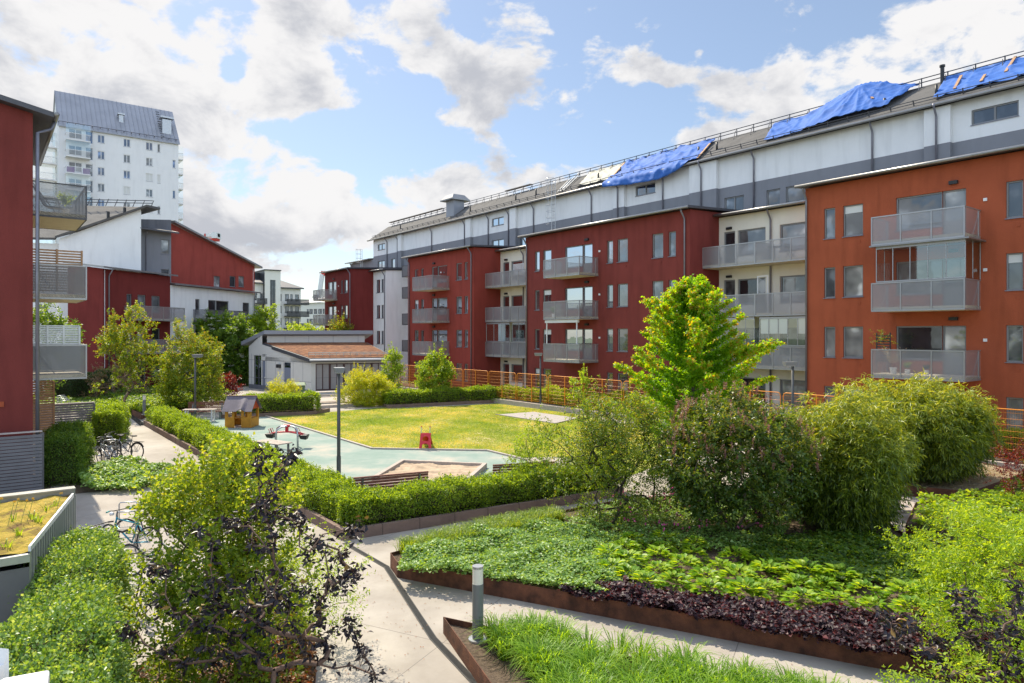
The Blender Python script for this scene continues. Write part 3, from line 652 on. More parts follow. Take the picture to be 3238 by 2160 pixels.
tarp('blue tarpaulin pulled up into a tent-like peak, middle one of the blue sheets', M_BLUE, [(ft(2913, 9.3), 9.35), (ft(2800, 9.3), 9.35), (ft(2716, 9.3), 9.35), (ft(2560, 9.3), 9.35), (ft(2448, 9.3), 9.35)],
     [(ft(2800, 7.2), 7.3), (ft(2700, 6.9), 6.95), (ft(2600, 6.9), 6.9), (ft(2500, 6.9), 6.9), (ft(2415, 6.9), 6.9)], 11, .13, peak=tp, n=(120, 44))
tarp('blue tarpaulin at the right edge of the photo, weighted with timber battens', M_BLUE, [(-15.5, 9.35), (ft(3238, 9.3), 9.35), (ft(3100, 9.3), 9.35), (ft(2990, 9.3), 9.35)],
     [(-15.5, 7.05), (ft(3238, 7), 7.0), (ft(3100, 7), 7.0), (ft(2950, 7), 6.95)], 21, .16, n=(90, 40))
tarp('beige tarpaulin on the roof between the ladder and the blue sheets', M_BEIGE, [(ft(1978, 9.3), 9.35), (ft(1900, 9.3), 9.35), (ft(1868, 9.3), 9.35)], [(ft(1935, 6.9), 6.9), (ft(1880, 6.9), 6.9), (ft(1822, 6.9), 6.9)], 31, .10, n=(40, 26))
for i, (pa, sa, pb, sb, lb) in enumerate(((3211, 9.2, 3180, 7.9, 'longest timber batten lying on the blue tarpaulin near the right edge'), (3040, 8.6, 3018, 7.4, 'timber batten lying aslant on the left part of the right-hand blue tarpaulin'), (3115, 7.9, 3102, 7.5, 'shortest timber batten on the right-hand blue tarpaulin'),
                                      (2735, 9.1, 2760, 7.8, 'pale batten running down the peaked blue tarpaulin'), (2245, 8.3, 2205, 6.6, 'timber batten along the right edge of the left blue tarpaulin'), (1975, 8.9, 1935, 6.95, 'timber batten along the right edge of the beige tarpaulin'))):
    mb = MB(); up = .3 if i != 3 else .75
    mb.bar(FM.pt(ft(pa, sa), sa, ROOFZ(min(sa, 9.3)) + up), FM.pt(ft(pb, sb), sb, ROOFZ(sb) + up - .12), .13, .05); tag(mb.build('timber_batten', M_WOODL, None), lb, 'batten', 'timber battens on the roof')

# ================================================================ left: near red house with stacked balconies
FA = Fac((-15.44, 22.0), U, -V)       # its courtyard front, seen edge on
FAn = Fac((-15.44, 22.0), -V, U)      # its end wall, facing the camera
near = empty('apartment_building', (-15.44, 22, 0), 'red plastered house cut off by the left edge of the photo', 'building')
mb = MB(); FAn.wall(mb, 0, 9, 0, (12.1, 13.9), [], 0); FA.wall(mb, 0, 7.5, 0, 12.1, [(.9 + 0, 1.9, 3.6, 5.6)], 0)
mb.quad(FA.pt(7.5, 0, 0), FA.pt(7.5, 9, 0), FA.pt(7.5, 9, 13.9), FA.pt(7.5, 0, 12.1)); mb.build('wall', M_REDN, near)
for z in (3.57, 6.4, 9.23):
    FA.window(near, (2.4, 5.0, z + .1, z + 2.1), 0, reveal=.02)
mb = MB(); mb.hexa([FA.pt(-.35, -.55, 12.0), FA.pt(7.9, -.55, 12.0), FA.pt(7.9, 9, 13.95), FA.pt(-.35, 9, 13.95), FA.pt(-.35, -.55, 12.16), FA.pt(7.9, -.55, 12.16), FA.pt(7.9, 9, 14.1), FA.pt(-.35, 9, 14.1)])
nr = mb.build('roof', M_DSHEET, near); FA.tube(nr, 'gutter', M_GUT, [(-.4, -.62, 12.1), (7.9, -.62, 12.1)], .075)
mb = MB(); mb.tube([FA.pt(.3, -.6, 12.02), FA.pt(.3, -.5, 11.75), FA.pt(-.02, -.12, 11.5), FA.pt(-.02, -.12, 0.1)], .055, 10); mb.build('downpipe', M_PIPE, near, smooth=True)
q = MB(); FAn.box(q, .75, .92, -.04, -.002, 2.7, 2.87); q.build('junction_box', M_ORANGE, near)
for i, z in enumerate((3.40, 6.23, 9.1)):
    b_ = FA.balcony(near, 1.95, 5.3, z, 1.66, 0, nf=3, dark=(i == 2), rail_h=1.05, panel=mesh_metal('perforated_near', (.20, .20, .205), .62))
# wooden slat screen above the middle balcony rail, grey louvred screen on the lowest
def slats(label, name, fac, t, s0, s1, z0, z1, step, m, th=.022, wd=.05, posts=2, along='s'):
    e = empty(name, fac.pt(t, (s0 + s1) / 2, z0), label, 'screen'); mb = MB(); z = z0
    while z < z1: fac.box(mb, t, t + th, s0, s1, z, z + wd); z += step
    mb.build('slats', m, e); mb = MB()
    for i in range(posts): s = s0 + (s1 - s0) * i / (posts - 1); fac.box(mb, t - .04, t, s - .03, s + .03, z0, z1)
    mb.build('post', m, e); return e
slats('larch slat screen rising above the rail of the middle balcony on the left', 'slat_screen', FA, 2.15, -1.55, -.05, 6.5, 8.0, .095, M_WOODL, posts=3, wd=.055)
slats('grey louvred screen on the lowest balcony on the left', 'slat_screen', FA, 2.15, -1.48, -.05, 3.65, 5.28, .062, M_GALV, posts=4, wd=.045)
sl = slats('larch slat screen standing on the ground under the lowest left balcony', 'slat_screen', FA, 6.2, -1.0, .9, 1.05, 3.1, .1, M_WOODL, posts=2, wd=.07)
# lounge chair and plant on the top balcony
def lounger(loc, rz, label):
    e = empty('lounge_chair', loc, label, 'chair', rz=rz, local=True)
    mb = MB(); mb.bar((0, 0, .35), (.55, 0, .30), .55, .03); mb.build('seat', M_BLACK, e)
    mb = MB(); mb.bar((0, 0, .36), (-.35, 0, 1.05), .55, .03); mb.build('backrest', M_BLACK, e)
    mb = MB()
    for y in (-.29, .29): mb.tube([(-.2, y, .03), (.45, y, .03), (.5, y, .3), (.45, y, .55), (-.1, y, .58)], .014, 6)
    mb.build('armrest_frame', M_DSHEET, e); return e
p = FA.pt(3.2, -.55, 9.28); 
lc = lounger(p, R(20), 'black reclining chair on the top left balcony'); 

# ================================================================ left: courtyard houses further back
FL = Fac((-31.9, 61.0), (.217, .976), (-.976, .217))
def simple_house(label, corner_px, t0, t1, depth, eave, m, side_h=None, name='apartment_building', rise=.6):
    e = empty(name, FL.pt(t0, 0, 0), label, 'building'); return e
rh = empty('apartment_building', FL.pt(FL.t(325), 0, 0), 'dark red house on the left with two balconies wrapping past its right corner', 'building')
ta, tb = FL.t(325), FL.t(538)
cols = [(400, 417, 'w'), (435, 461, 'd'), (479, 506, 'w')]
SL = [1.2, 4.05, 6.95]; HL = [z + 1.75 for z in SL]
holes = []; its = []
for r in range(3):
    for a, b, k in cols:
        x0, x1 = span(FL, a, b); h = (x0, x1, SL[r] - (.75 if k == 'd' else 0), SL[r] + 1.45); holes.append(h); its.append((h, k))
mb = MB(); FL.wall(mb, ta, tb, 0, 10.3, holes)
mb.poly([FL.pt(ta, 0, 0), FL.pt(ta, 3.4, 0), FL.pt(ta, 3.4, 10.75), FL.pt(ta, 0, 10.3)]); mb.quad(FL.pt(tb, 0, 0), FL.pt(tb, 3.4, 0), FL.pt(tb, 3.4, 10.75), FL.pt(tb, 0, 10.3)); mb.build('wall', M_DRED, rh)
for h, k in its: FL.window(rh, h, name='balcony_door' if k == 'd' else 'window', sill=k != 'd', frame=M_FRAME)
mb = MB(); mb.hexa([FL.pt(ta - .4, -.45, 10.32), FL.pt(tb + .5, -.45, 10.32), FL.pt(tb + .5, 3.5, 10.8), FL.pt(ta - .4, 3.5, 10.8), FL.pt(ta - .4, -.45, 10.46), FL.pt(tb + .5, -.45, 10.46), FL.pt(tb + .5, 3.5, 10.94), FL.pt(ta - .4, 3.5, 10.94)]); r_ = mb.build('roof', M_GUT, rh)
FL.downpipe(rh, FL.t(342), 10.3)
mb = MB(); FL.box(mb, ta + .15, ta + .2, -.02, -.002, 0, 10.2); mb.build('expansion_joint', M_WFRAME, rh)
for z in (3.3, 6.15): FL.balcony(rh, FL.t(440, -1.5), FL.t(580, -1.5), z, 1.6, nf=4)
# white house right of it
wh = empty('apartment_building', FL.pt(tb, 0, 0), 'low white house behind the flowering tree on the left', 'building')
t0, t1 = tb + .02, FL.t(805)
cols = [(618, 632, 'w'), (659, 684, 'd'), (684, 724, 'w'), (768, 789, 'w')]; holes = []; its = []
for r in range(3):
    for a, b, k in cols:
        if r == 0 and k == 'd': continue
        x0, x1 = span(FL, a, b); h = (x0, x1, SL[r] - (.75 if k == 'd' else 0), SL[r] + 1.45); holes.append(h); its.append((h, k))
mb = MB(); FL.wall(mb, t0, t1, 0, 9.5, holes, .02); mb.quad(FL.pt(t1, .02, 0), FL.pt(t1, 3, 0), FL.pt(t1, 3, 9.9), FL.pt(t1, .02, 9.5)); mb.build('wall', M_WHITE, wh)
for h, k in its: FL.window(wh, h, s=.02, name='balcony_door' if k == 'd' else 'window', sill=k != 'd')
mb = MB(); mb.hexa([FL.pt(t0 + .1, -.45, 9.52), FL.pt(t1 + .5, -.45, 9.52), FL.pt(t1 + .5, 3, 9.95), FL.pt(t0 + .1, 3, 9.95), FL.pt(t0 + .1, -.45, 9.66), FL.pt(t1 + .5, -.45, 9.66), FL.pt(t1 + .5, 3, 10.1), FL.pt(t0 + .1, 3, 10.1)]); mb.build('roof', M_GUT, wh)
FL.downpipe(wh, FL.t(802), 9.5)
for z in (3.3, 6.15): FL.balcony(wh, FL.t(651, -1.4), FL.t(778, -1.4), z, 1.5, s=.02, nf=5, dark=True)
# the gabled houses rising behind
def fac2(px0, Y0, px1, Y1):
    p0 = Vector((at(px0, Y0), Y0)); p1 = Vector((at(px1, Y1), Y1)); u = (p1 - p0).normalized(); w_ = Vector((-u.y, u.x)); f = Fac(p0, u, w_); f.len = (p1 - p0).length; return f
F6 = fac2(541, 65.5, 805, 80); L6 = F6.len; za, zb_ = zat(706, 65.5), zat(843, 80)
lr = empty('gabled_house', F6.pt(0, 0, 0), 'light red gable wall with three windows, roof falling to the right', 'building')
holes = [(*sorted((F6.t(a), F6.t(b))), z, z + 1.55) for a, b, z in ((676, 696, 8.9), (726, 745, 8.9), (754, 772, 8.9))]
holes = [(a, b, zat(906, F6.pt(a, 0, 0)[1]), zat(872, F6.pt(a, 0, 0)[1])) for a, b, _, _ in holes]
mb = MB(); F6.wall(mb, 0, L6, 0, (za, zb_), holes); mb.quad(F6.pt(L6, 0, 0), F6.pt(L6, 9, 0), F6.pt(L6, 9, zb_), F6.pt(L6, 0, zb_)); mb.build('wall', M_LRED, lr)
for h in holes: F6.window(lr, h)
mb = MB(); k = (zb_ - za) / L6
a0, a1 = -.1, L6 + .9; P = lambda t, s, dz: F6.pt(t, s, za + k * t + dz)
mb.hexa([P(a0, -.5, .02), P(a1, -.5, .02), P(a1, 9, .02), P(a0, 9, .02), P(a0, -.5, .22), P(a1, -.5, .22), P(a1, 9, .22), P(a0, 9, .22)]); mb.build('roof', M_GUT, lr)
mb = MB(); F6.box(mb, L6 - .35, L6 - .29, -.02, -.002, 8, zb_ - .3); mb.build('expansion_joint', M_WFRAME, lr)
FG = fac2(444, 62.5, 541, 64.5); LG = FG.len
gh = empty('grey_stair_house', FG.pt(0, 0, 0), 'narrow grey plastered house between the white gable and the light red gable', 'building')
hh = [(FG.t(509), FG.t(535), zat(803, 64), zat(757, 64)), (FG.t(509), FG.t(535), zat(885, 64), zat(851, 64))]
mb = MB(); FG.wall(mb, 0, LG, 0, zat(722, 63.5), hh); mb.build('wall', M_GREYP, gh)
for h in hh: FG.window(gh, h)
mb = MB(); zt = zat(722, 63.5); mb.hexa([FG.pt(-.4, -1.1, zt - .35), FG.pt(LG + .3, -1.1, zt - .45), FG.pt(LG + .3, 4, zt + .6), FG.pt(-.4, 4, zt + .6), FG.pt(-.4, -1.1, zt - .2), FG.pt(LG + .3, -1.1, zt - .3), FG.pt(LG + .3, 4, zt + .75), FG.pt(-.4, 4, zt + .75)]); mb.build('roof', M_DSHEET, gh)
mb = MB(); mb.hexa([FG.pt(-.2, .3, zt), FG.pt(LG + .1, .3, zt), FG.pt(LG + .1, 3, zt), FG.pt(-.2, 3, zt), FG.pt(-.2, .3, zt + .7), FG.pt(LG + .1, .3, zt + 1.0), FG.pt(LG + .1, 3, zt + 1.0), FG.pt(-.2, 3, zt + .7)]); mb.build('roof_upstand', M_DGREYP, gh)
FG.downpipe(gh, .45, zt - .3)
FW = fac2(186, 59.5, 446, 61.5); LW = FW.len; z0_, z1_ = zat(756, 59.5), zat(660, 61.5)
wg = empty('gabled_house', FW.pt(0, 0, 0), 'white gable wall rising to the right behind the left dark red house', 'building')
mb = MB(); FW.wall(mb, 0, LW, 0, (z0_, z1_)); mb.build('gable_wall', M_WHITE, wg); mb = MB(); FW.wall(mb, -9, -.02, 0, z0_ - .35, [(FW.t(116), FW.t(138), zat(1000, 58), zat(960, 58))], .5); mb.build('wall', M_WHITE, wg)
FW.window(wg, (FW.t(116), FW.t(138), zat(1000, 58), zat(960, 58)), .5)
mb = MB(); mb.hexa([FW.pt(-.2, -.4, z0_), FW.pt(LW + .5, -.4, z1_ + .12), FW.pt(LW + .6, 6, z1_ + 1.0), FW.pt(-.9, 8, z1_ + 1.1), FW.pt(-.2, -.4, z0_ + .2), FW.pt(LW + .5, -.4, z1_ + .32), FW.pt(LW + .6, 6, z1_ + 1.2), FW.pt(-.9, 8, z1_ + 1.3)]); wr = mb.build('roof', M_FELT, wg)
mb = MB(); mb.hexa([FW.pt(-9, 0, z0_ - .35), FW.pt(-.25, -.1, z0_ - .1), FW.pt(-.3, 8, z1_ + .9), FW.pt(-9, 8, z0_ + 2), FW.pt(-9, 0, z0_ - .15), FW.pt(-.25, -.1, z0_ + .1), FW.pt(-.3, 8, z1_ + 1.1), FW.pt(-9, 8, z0_ + 2.2)]); mb.build('low_roof', M_FELT, wg)
mb = MB()
for dz in (.25, .5): mb.tube([FW.pt(.5, 6.6, z1_ + 1.2 + dz), FW.pt(LW, 5.6, z1_ + 1.25 + dz)], .04, 5)
for i in range(8): q = FW.pt(.6 + i * (LW - .8) / 7, 6.4 - i * .1, z1_ + 1.1); mb.bar(q, (q[0] + .25, q[1] + .1, q[2] + .7), .06, .06)
mb.build('ridge_rail', M_DSHEET, wr)
for px, py in ((293, 706), (342, 681), (394, 668)): 
    x, z = at(px, 63.5), zat(py, 63.5); mb = MB(); mb.cyl(x, 63.5, z - .9, z + .35, .13, 8); mb.build('vent_pipe', M_BLACK, wr)
gh_side = None

# tower block --------------------------------------------------------------
FT = Fac((at(319, 118), 118), V, U)
tw = empty('tower_block', FT.pt(-6.1, 0, 0), 'tall pale tower block with a steep grey metal roof', 'building')
wins = []
for r in range(9):
    h = 39.4 - 2.8 * r
    for a, b in ((308, 331), (390, 412), (461, 483)): wins.append((*sorted((FT.t(a), FT.t(b))), h - 1.4, h))
    if r in (0, 2, 4, 6): wins.append((*sorted((FT.t(497), FT.t(507))), h - 1.55, h))
    if r in (1, 3, 5): wins.append((*sorted((FT.t(545), FT.t(555))), h - 1.2, h + .3))
ta, tb = -6.1, 12.3
bx0, bx1 = FT.t(206), FT.t(283)
doors = [(bx0 + .5, bx0 + 2.4, 39.7 - 2.8 * r - 1.6, 39.7 - 2.8 * r) for r in range(8)] + [(bx0 + 2.9, bx0 + 4.0, 39.7 - 2.8 * r - 2.1, 39.7 - 2.8 * r) for r in range(8)]
mb = MB(); FT.wall(mb, ta, tb, 0, 40.05, wins + doors)
for tt in (ta, tb): mb.poly([FT.pt(tt, 0, 0), FT.pt(tt, 12, 0), FT.pt(tt, 12, 40.05), FT.pt(tt, 6, 47.1), FT.pt(tt, 0, 40.05)])
mb.build('wall', M_TOWER, tw)
random.seed(2)
for h in wins: FT.window(tw, h, frame=M_WFRAME, pane=random.choice([M_BLUEP, M_BLUEP, M_PANES[3], M_BLIND]), fw=.09, mull=(.5,) if h[1] - h[0] > 1 else ())
for h in doors: FT.window(tw, h, frame=M_WFRAME, pane=random.choice([M_BLUEP, M_PANES[1]]), fw=.08, mull=(.5,) if h[1] - h[0] > 1.3 else (), sill=False)
mb = MB()
for sa, za_, sb, zc in ((-.35, 39.75, 6, 47.2), (6, 47.2, 12.3, 39.8)):
    mb.hexa([FT.pt(ta - .2, sa, za_), FT.pt(tb + .2, sa, za_), FT.pt(tb + .2, sb, zc), FT.pt(ta - .2, sb, zc), FT.pt(ta - .2, sa, za_ + .2), FT.pt(tb + .2, sa, za_ + .2), FT.pt(tb + .2, sb, zc + .2), FT.pt(ta - .2, sb, zc + .2)])
trf = mb.build('roof', M_SHEET, tw)
mb = MB(); t = ta - .1      # standing seams
RT = lambda s: 39.97 + (s + .35) * (7.45 / 6.35)
while t < tb + .2: mb.bar(FT.pt(t, -.33, RT(-.33) + .02), FT.pt(t, 6, RT(6) + .02), .05, .09); t += .72
mb.build('standing_seam', M_SHEET, trf)
mb = MB(); mb.tube([FT.pt(ta, -.05, RT(-.05) + .35), FT.pt(tb, -.05, RT(-.05) + .35)], .05, 5); t = ta
while t < tb: mb.bar(FT.pt(t, .1, RT(.1)), FT.pt(t, -.1, RT(-.1) + .45), .09, .09); t += 1.2
mb.build('snow_guard', M_DSHEET, trf)
mb = MB(); x = FT.t(525, 1.9); FT.box(mb, x - .75, x + .75, 1.2, 2.6, 41.6, 44.4); FT.box(mb, x - 1.1, x + 1.1, .9, 2.9, 44.6, 44.9); mb.build('ventilation_hood', M_GALV, trf)
mb = MB(); x = FT.t(382, 2.4); FT.box(mb, x - .35, x + .35, 2.0, 2.8, 42.4, 44.0); FT.box(mb, x - .55, x + .55, 1.8, 3.0, 44.05, 44.3); mb.build('roof_vent', M_GALV, trf)
mb = MB(); x = FT.t(505, 3); 
for i in range(11): FT.box(mb, x - .3, x + .3, .5 + i * .48, .6 + i * .48, RT(.5 + i * .48) + .03, RT(.5 + i * .48) + .14)
mb.build('roof_steps', M_DSHEET, trf)
for r in range(9):
    z = 39.7 - 2.8 * r - 2.25; m = MB(); FT.box(m, bx0, bx1, -1.5, -.003, z, z + .18); bo = m.build('balcony', M_TOWER, tw)
    rr = MB(); FT.box(rr, bx0, bx1, -1.53, -1.47, z + 1.15, z + 1.22)
    x = bx0
    while x <= bx1 + .01: FT.box(rr, x - .02, x + .02, -1.52, -1.48, z + .1, z + 1.15); x += .16
    for e_ in (bx0, bx1): FT.box(rr, e_ - .03, e_ + .03, -1.46, -.01, z + 1.15, z + 1.22)
    rr.build('railing', M_WFRAME, bo)
    if r in (0, 1, 3, 4, 6):
        g = MB(); g.quad(FT.pt(bx0, -1.45, z + 1.22), FT.pt(bx1, -1.45, z + 1.22), FT.pt(bx1, -1.45, z + 2.75), FT.pt(bx0, -1.45, z + 2.75)); g.build('glass', M_BGLASS, bo)
    if r == 2:
        g = MB(); FT.box(g, bx0 + .1, bx0 + 1.2, -1.42, -1.38, z + .2, z + 1.1); FT.box(g, bx1 - 1.1, bx1 - .1, -1.42, -1.38, z + .2, z + 1.1); g.build('purple_screen', mat('purple_cloth', (.16, .07, .26)), bo)
for r in range(8):       # balconies past the right and left ends
    for e_, s_, nm in ((1, 3.2, 0), (-1, 3.5, 1)):
        z = 38.0 - 2.8 * r - (0 if e_ > 0 else 1.0); m = MB(); tx = tb + .003 if e_ > 0 else ta - .003
        if e_ > 0: FT.box(m, tx, tx + 1.5, s_, s_ + 3.6, z - .2, z)
        else: FT.box(m, tx - 3.6, tx, s_, s_ + 3.2, z - .2, z)
        bo = m.build('balcony', M_TOWER, tw); rr = MB(); x0, x1 = (tx, tx + 1.5) if e_ > 0 else (tx - 3.6, tx)
        FT.box(rr, x0, x1, s_ - .03, s_ + .03, z + 1.0, z + 1.07); x = x0 + .1
        while x < x1: FT.box(rr, x - .02, x + .02, s_ - .02, s_ + .02, z + .01, z + 1.0); x += .17
        rr.build('railing', M_WFRAME, bo)
        g = MB(); g.quad(FT.pt(x0, s_ + .05, z + .1), FT.pt(x1, s_ + .05, z + .1), FT.pt(x1, s_ + .05, z + 2.4), FT.pt(x0, s_ + .05, z + 2.4)); g.build('glass', M_BGLASS, bo)

# far white modern block ----------------------------------------------------
FD = fac2(782, 160, 960, 168); Zd = lambda py: zat(py, 164)
fw_ = empty('apartment_building', FD.pt(0, 0, 0), 'distant white block with black balconies and a tall stair window', 'building')
tx = lambda p: FD.t(p)
SH = 2.9
win = []
zr0 = Zd(930) ; 
for r in range(5):
    zt_ = Zd(929) - r * SH
    for a, b in ((883, 890), (901, 913), (918, 925), (933, 945), (805, 812), (822, 831), (790, 797)): win.append((*sorted((tx(a), tx(b))), zt_ - 1.7, zt_))
M_W2 = plaster('far_white_plaster', (.82, .79, .72), var=.02, stain=.03)
mb = MB(); FD.wall(mb, 0, tx(833), 0, Zd(898), win); mb.build('wing_wall', M_W2, fw_); mb = MB(); FD.wall(mb, tx(882), tx(951), 0, Zd(910), win); mb.build('wall', M_W2, fw_)
for h in win: FD.window(fw_, h, frame=M_DFRAME, pane=M_PANES[1], fw=.1, sill=False)
mb = MB(); FD.wall(mb, tx(832), tx(882), 0, Zd(858), [(tx(849), tx(866), 0, Zd(887))], -1.2); mb.quad(FD.pt(tx(882), -1.2, 0), FD.pt(tx(882), 6, 0), FD.pt(tx(882), 6, Zd(858)), FD.pt(tx(882), -1.2, Zd(858))); st = mb.build('stair_tower', M_W2, fw_)
mb = MB(); mb.quad(FD.pt(tx(832), -1.2, 0), FD.pt(tx(832), 8, 0), FD.pt(tx(832), 8, Zd(858)), FD.pt(tx(832), -1.2, Zd(858))); FD.box(mb, tx(832) - .2, tx(883), -1.6, 8, Zd(858) + .02, Zd(855)); FD.box(mb, tx(795), tx(832) - .02, 3, 8, Zd(900), Zd(862)); mb.build('dark_cladding', M_DFRAME, st)
FD.window(fw_, (tx(849), tx(866), Zd(1044), Zd(887)), -1.2, frame=M_DFRAME, pane=M_PANES[0], mull=(.33, .66), name='stair_window', sill=False, fw=.14)
mb = MB()
for a, b, pe, pr in ((tx(881), tx(958), 912, 872), (-2, tx(836), 900, 868)):
    zt_, zh = Zd(pe), Zd(pr); mb.hexa([FD.pt(a, -.8, zt_), FD.pt(b, -.8, zt_), FD.pt(b - (6 if pe == 912 else 0), 7, zh), FD.pt(a, 7, zh), FD.pt(a, -.8, zt_ + .3), FD.pt(b, -.8, zt_ + .3), FD.pt(b - (6 if pe == 912 else 0), 7, zh + .3), FD.pt(a, 7, zh + .3)])
mb.build('roof', M_DSHEET, fw_)
for r in range(4):
    z = Zd(963) - r * SH
    for a, b in ((897, 968), (804, 836)):
        m = MB(); FD.box(m, tx(a), tx(b), -2.2, -.003, z, z + .2); bo = m.build('balcony', M_DFRAME, fw_); rr = MB()
        FD.box(rr, tx(a), tx(b), -2.24, -2.16, z + 1.2, z + 1.3); x = tx(a)
        while x < tx(b): FD.box(rr, x, x + .06, -2.22, -2.18, z + .2, z + 1.2); x += .3
        rr.build('railing', M_DFRAME, bo); pp = MB(); pp.quad(FD.pt(tx(a), -2.15, z + .2), FD.pt(tx(b), -2.15, z + .2), FD.pt(tx(b), -2.15, z + 1.2), FD.pt(tx(a), -2.15, z + 1.2)); pp.build('rail_panel', mesh_metal('dark_mesh', (.05, .05, .05), .8), bo)
FE = fac2(948, 205, 1040, 200); te = lambda p: FE.t(p); Ze = lambda py: zat(py, 202)
fe = empty('apartment_building', FE.pt(0, 0, 0), 'distant low white block seen between the black balconies and the far red house', 'building')
win = [(te(a), te(a) + .75, Ze(977) - 2.9 * r - 1.5, Ze(977) - 2.9 * r) for r in range(4) for a in (970, 978, 983, 992, 997, 1006, 1012, 1020)]
mb = MB(); FE.wall(mb, 0, FE.len, 0, Ze(958), win); mb.build('wall', M_W2, fe)
for h in win: FE.window(fe, h, frame=M_DFRAME, pane=M_PANES[1], fw=.08, sill=False)
mb = MB(); mb.hexa([FE.pt(-1, -.6, Ze(959)), FE.pt(FE.len, -.6, Ze(957)), FE.pt(FE.len, 9, Ze(928)), FE.pt(-1, 9, Ze(938)), FE.pt(-1, -.6, Ze(957)), FE.pt(FE.len, -.6, Ze(955)), FE.pt(FE.len, 9, Ze(926)), FE.pt(-1, 9, Ze(936))]); er = mb.build('roof', M_SHEET, fe)
x = at(980, 200); mb = MB(); mb.cyl(x, 206, Ze(950), Ze(938), .7, 12); mb.tube([(x, 206, Ze(939)), (x, 206, Ze(930))], [1.1, .7], 12); mb.build('ventilation_hood', M_DSHEET, er)
# cranes
cr = empty('mobile_crane', (at(1000, 240), 240, 0), 'slanting white telescopic crane boom with a red tip behind the far red house', 'crane')
mb = MB(); mb.bar((at(985, 240), 240, 0), (at(1019, 240), 240, zat(868, 240)), 1.3, 1.3); mb.build('boom', M_WFRAME, cr)
mb = MB(); mb.bar((at(1019, 240), 240, zat(868, 240)), (at(1031, 240), 240, zat(862, 240)), 1.2, 1.4); mb.bar((at(1020, 240), 240, zat(866, 240)), (at(1021, 240), 240, zat(857, 240)), 1, 1); mb.build('boom_tip', mat('crane_red', (.55, .04, .03)), cr)
c2 = empty('tower_crane', (at(660, 260), 260, 0), 'white and red counter jib of a tower crane above the light red gable', 'crane')
zc = zat(750, 260); mb = MB(); mb.box(at(634, 260), at(692, 260), 259, 261, zc, zc + 1.3); mb.box(at(676, 260), at(692, 260), 258, 262, zc - .6, zc + 1.6); mb.build('counter_jib', M_WFRAME, c2)
mb = MB(); mb.box(at(656, 260), at(690, 260), 258.6, 261.4, zc - 1.5, zc - .62); mb.box(at(650, 260), at(654, 260), 258.8, 258.98, zc + .1, zc + 1.2); mb.build('counterweight', mat('crane_red', (.55, .04, .03)), c2)
mb = MB(); mb.box(at(660, 260) - .8, at(660, 260) + .8, 259.2, 260.8, 0, zc - 1.5); mb.build('mast', M_WFRAME, c2)
